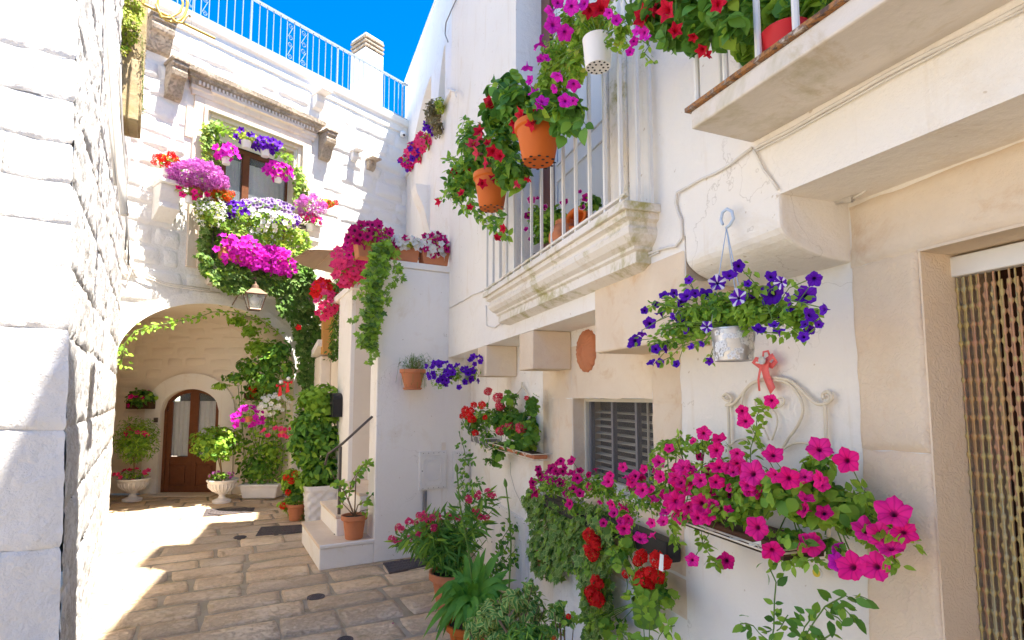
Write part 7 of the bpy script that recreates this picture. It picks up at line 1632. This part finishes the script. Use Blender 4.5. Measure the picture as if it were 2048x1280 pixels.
# ---- pots hanging on the lower balcony rail ----
OB = D + .14
def opot(x_, yt, yb, r_px, mat, name, label, off=OB, prof=BUCKET, pl=PU):
    b = pl.P(x_, yb, off); top = pl.P(x_, yt, off); r = px2m(b, r_px); h = top.z - b.z; t = thing(name, label, 'hanging plant', b); pot(t, b, r, h, mat, prof, 32, hole=True); return t, b + Vector((0, 0, h)), r
MR = [(.0, 0), (.62, 0), (.66, .04), (.9, .82), (.97, .84), (1, .86), (1, 1), (.94, 1), (.9, .9)]
t, tp1, r1 = opot(1077, 250, 325, 50, 'orange', 'hanging_mandevilla', 'orange pot of glossy leaved red trumpet flowers hung high on the balcony rail', prof=MR); P = Plant(t)
for x_, y_, rx, ry, n_ in ((1045, 215, 60, 40, 280), (1015, 185, 44, 32, 110), (1100, 215, 50, 30, 130), (1000, 235, 44, 34, 150), (1135, 225, 40, 28, 70), (1050, 252, 46, 16, 80)):
    q = PU.P(x_, y_, OB); blob(P, 'broad', 'leafdark', q, (px2m(q, rx), .12, px2m(q, ry)), n_, .062, mats=['leaf'], shell=.25, stems=4, stem_root=tp1)
for pts in (((1040, 225), (1015, 180), (995, 165), (985, 168)), ((1100, 250), (1140, 245), (1160, 240), (1172, 250)), ((1030, 215), (1010, 160), (1020, 150)), ((1110, 240), (1130, 265), (1145, 250))): strand(P, 'broad', 'leafdark', [PU.P(a, b, OB) for a, b in pts], .055, 45, .03, .002, mats=['leaf'])
flowers_at(P, PU, [(1040, 230, 13), (1029, 248, 11), (1061, 250, 13), (979, 205, 12), (1035, 262, 9), (1072, 215, 7)], 'trump', 'deepred', OB + .1, .03, jit=.5); P.done(200)
t, tp2, r2 = opot(983, 350, 418, 38, 'orange', 'hanging_mandevilla', 'orange pot with a trailing mass of red trumpet flowers, lowest on the balcony rail', prof=MR); P = Plant(t)
for x_, y_, rx, ry, n_ in ((970, 315, 56, 56, 420), (935, 350, 44, 44, 280), (1005, 295, 44, 50, 230), (1025, 345, 40, 40, 200), (945, 280, 36, 36, 160), (915, 375, 34, 28, 170)):
    q = PU.P(x_, y_, OB); blob(P, 'ov', 'leafdark', q, (px2m(q, rx), .12, px2m(q, ry)), n_, .058, mats=['leaf', 'leaf'], shell=.2, stems=4, stem_root=tp2)
for pts in (((930, 370), (905, 380), (885, 395)), ((940, 390), (950, 420), (970, 440), (990, 450), (1010, 470), (1018, 478)), ((990, 420), (1000, 440), (985, 460)), ((930, 340), (910, 325), (895, 320)), ((930, 290), (920, 260), (930, 235)), ((940, 400), (925, 420), (912, 400))): strand(P, 'ov', 'leaf', [PU.P(a, b, OB) for a, b in pts], .045, 85, .035, .002, mats=['leafdark'])
flowers_at(P, PU, [(958, 260, 12), (946, 287, 13), (952, 308, 12), (985, 303, 11), (971, 326, 10), (999, 312, 10), (934, 334, 9), (907, 344, 9), (922, 385, 7), (965, 367, 9), (989, 357, 11), (876, 404, 8), (940, 414, 7), (1055, 359, 7), (1006, 457, 8), (995, 475, 8), (1034, 369, 9), (960, 275, 9), (945, 300, 9), (975, 285, 7)], 'trump', ['deepred', 'redpink', 'deepred'], OB + .11, .03, jit=.55); P.done(240)
t, tp3, r3 = opot(1196, 78, 135, 32, 'whitepot', 'hanging_petunias', 'white pot with drain holes and cascading magenta petunias on the balcony rail', off=OB + .02); P = Plant(t)
for x_, y_, rx, ry, n_ in ((1150, 60, 50, 50, 420), (1115, 120, 40, 50, 420), (1105, 170, 36, 30, 260), (1190, 40, 46, 36, 260), (1150, 130, 30, 40, 180), (1240, 70, 30, 20, 80), (1090, 165, 20, 30, 90)):
    q = PU.P(x_, y_, OB); blob(P, 'sm', 'leaf', q, (px2m(q, rx), .12, px2m(q, ry)), n_, .032, mats=['leaf', 'leafyel'], shell=.15, stems=4, stem_root=tp3)
flowers_at(P, PU, [(1055, 137, 12), (1077, 84, 16), (1100, 25, 14), (1106, 49, 15), (1130, 66, 15), (1059, 160, 9), (1067, 184, 12), (1085, 201, 14), (1114, 154, 13), (1108, 178, 9), (1147, 171, 14), (1130, 201, 14), (1147, 203, 10), (1116, 4, 11), (1143, 14, 14), (1167, 6, 12), (1217, 27, 10), (1233, 39, 11), (1094, 115, 8), (1081, 117, 8), (1120, 66, 10), (1078, 212, 10)], 'pet', 'magenta', OB + .13, .03, jit=.55); P.done(160)
# floor of the balcony: head-shaped vase, petunias with pale rims
vp = PU.P(1130, 478, .07); vp.z = bz_ + .002; t = thing('head_vase', 'terracotta vase shaped as a face behind the balcony bars', 'vase', vp)
def vase():
    n1, n2 = 36, 26; vs = []; R_ = px2m(vp, 32); Hh = px2m(vp, 62)
    for j in range(n2 + 1):
        v_ = j / n2; rr = R_ * (.45 + .6 * math.sin(math.pi * min(1, v_ * 1.02 + .06)) ** .7) if v_ < .85 else R_ * .62
        for k in range(n1):
            th = 2 * math.pi * k / n1; dth = ((th - math.pi * 1.35 + math.pi) % (2 * math.pi)) - math.pi
            def g(a0, b0, sa, sb, hh): return hh * math.exp(-((dth - a0) / sa) ** 2 - ((v_ - b0) / sb) ** 2)
            e = g(0, .48, .12, .12, .016) + g(-.42, .58, .2, .04, -.008) + g(.42, .58, .2, .04, -.008) + g(0, .27, .25, .025, .008) + g(-.42, .57, .1, .03, .006) + g(.42, .57, .1, .03, .006) + g(0, .12, .25, .07, .008)
            vs.append(vp + Vector(((rr + e) * math.cos(th), (rr + e) * math.sin(th), Hh * v_)))
    return vs, [(j * n1 + k, j * n1 + (k + 1) % n1, (j + 1) * n1 + (k + 1) % n1, (j + 1) * n1 + k) for j in range(n2) for k in range(n1)]
m = MB(); m.add(*vase()); m.build('head', M['terra'], t, smooth=True)
vp2 = PU.P(1152, 458, .05); rr = px2m(vp2, 26); t = thing('tilted_jar', 'tilted terracotta jar with its round mouth towards the lane on the balcony', 'jar', vp2 - Vector((0, 0, rr)))
ax = (PU.n * .8 + Vector((-.1, -.7, .35))).normalized(); x_, y_, n_ = frame(ax); cc = PU.P(1152, 436, .05); m = MB(); vs = []
pr_ = [(.0, -2.4), (.7, -2.2), (1.15, -1.5), (1.1, -.8), (.85, -.3), (.85, -.12), (1.0, 0), (1.03, .06), (.98, .1), (.74, .05), (.7, -.3), (.9, -.9), (0, -1.6)]
for a_, b_ in pr_:
    for k in range(30): th = 2 * math.pi * k / 30; vs.append(cc + (x_ * math.cos(th) + y_ * math.sin(th)) * rr * a_ + n_ * rr * b_)
m.add(vs, [(j * 30 + k, j * 30 + (k + 1) % 30, j * 30 + 30 + (k + 1) % 30, j * 30 + 30 + k) for j in range(len(pr_) - 1) for k in range(30)]); m.build('jar', M['orange'], t, smooth=True)
c = PU.P(1078, 470, .06); c.z = bz_ + .002; t = thing('petunia_pot', 'white-rimmed dark pink petunias standing behind the balcony bars', 'potted plant', c); pot(t, c, .05, .08, 'blackpot', BUCKET, 20); P = Plant(t)
for x_, y_, rx, ry, n_ in ((1090, 450, 34, 30, 240), (1070, 430, 20, 24, 110), (1110, 430, 26, 20, 100), (1090, 475, 26, 14, 80)):
    q = PU.P(x_, y_, .07); blob(P, 'ov', 'leaf', q, (px2m(q, rx), .05, px2m(q, ry)), n_, .038, mats=['leafdark', 'leaf'], shell=.2, stems=3)
flowers_at(P, PU, [(1063, 399, 10), (1056, 431, 10), (1089, 414, 8), (1128, 404, 10), (1052, 458, 6), (1060, 478, 5), (1075, 396, 5)], 'pet', 'edged', .13, .015, jit=.2); P.done(80)
c = PU.P(1175, 440, .05); c.z = bz_ + .002; t = thing('petunia_pot', 'dark pink petunias right of the tilted jar behind the balcony bars', 'potted plant', c); pot(t, c, .045, .07, 'blackpot', BUCKET, 20); P = Plant(t); q = PU.P(1182, 405, .05); blob(P, 'sm', 'leafdark', q, (px2m(q, 22), .05, px2m(q, 18)), 130, .034, mats=['leaf']); flowers_at(P, PU, [(1171, 395, 10), (1165, 414, 7), (1160, 383, 5)], 'pet', 'edged', .09, .01, jit=.2); P.done(40)
# ---- plants on the upper balcony ----
OV = D2 + .05
c = PV.P(1345, 60, OV); t = thing('hanging_mandevilla', 'large glossy leaves and dark red trumpet flowers hanging at the upper balcony corner', 'hanging plant', PV.P(1350, -60, OV)); pot(t, PV.P(1350, -60, OV), .1, .13, 'orange', MR); P = Plant(t)
for x_, y_, rx, ry, n_ in ((1330, 30, 50, 34, 85), (1390, 30, 50, 34, 95), (1440, 20, 40, 34, 70), (1350, 70, 44, 28, 55), (1290, 20, 36, 24, 45), (1400, 70, 36, 30, 45), (1460, 60, 30, 20, 30), (1300, -20, 80, 30, 80)):
    q = PV.P(x_, y_, OV); blob(P, 'broad', 'leafdark', q, (px2m(q, rx), .07, px2m(q, ry)), n_, .05, mats=['leaf', 'leafdark'], shell=.25, stems=3, stem_root=PV.P(1350, -20, OV))
flowers_at(P, PV, [(1200, 14, 16), (1286, 29, 14), (1283, 36, 14), (1332, 21, 15), (1351, 60, 11), (1403, 101, 10), (1386, 75, 8), (1436, 8, 12), (1417, 108, 8), (1310, 20, 11), (1180, 22, 12)], 'trump', 'deepred', OV + .06, .02, jit=.5)
flowers_at(P, PV, [(1287, 66, 12), (1268, 83, 9), (1260, 103, 8), (1272, 62, 9), (1295, 75, 8)], 'pet', 'magenta', OV + .05, .02, jit=.5); strand(P, 'sm', 'leaf', [PV.P(a, b, OV) for a, b in ((1230, 60), (1270, 70), (1300, 90), (1290, 110), (1310, 128))], .022, 90, .02, .0015); P.done(220)
c = PV.P(1572, 95, .165); c.z = ub[1] + .069; t = thing('basil_pot', 'broad crinkled green leaves in a red pot on the upper balcony', 'potted plant', c); r = px2m(c, 50); pot(t, c, r, r * 1.25, 'redpot', BUCKET, 32); P = Plant(t)
for x_, y_, rx, ry, n_ in ((1540, 40, 50, 44, 130), (1590, 20, 50, 40, 130), (1510, 20, 36, 36, 70), (1640, 0, 40, 40, 80), (1500, 80, 20, 40, 40), (1560, 80, 40, 24, 60)):
    q = PV.P(x_, y_, .12); blob(P, 'broad', 'leaf', q, (px2m(q, rx), .08, px2m(q, ry)), n_, .06, mats=['leaf', 'leafdark'], shell=.2, stems=4, stem_root=c + Vector((0, 0, r)))
P.done(200)

# fallen petals on the paving
for i, (x_, y_) in enumerate(((785, 1248),)):
    g_ = GR(x_, y_, .012); o = bpy.data.objects.new('fallen_petal', tmesh('petal', T_SM, M['hotpink'])); COL.objects.link(o); o.location = g_; o.rotation_euler = (.1, .15, i * 1.3); o.scale = (.03,) * 3
    tag(o, 'single fallen pink petal lying on the stone paving', 'petal')
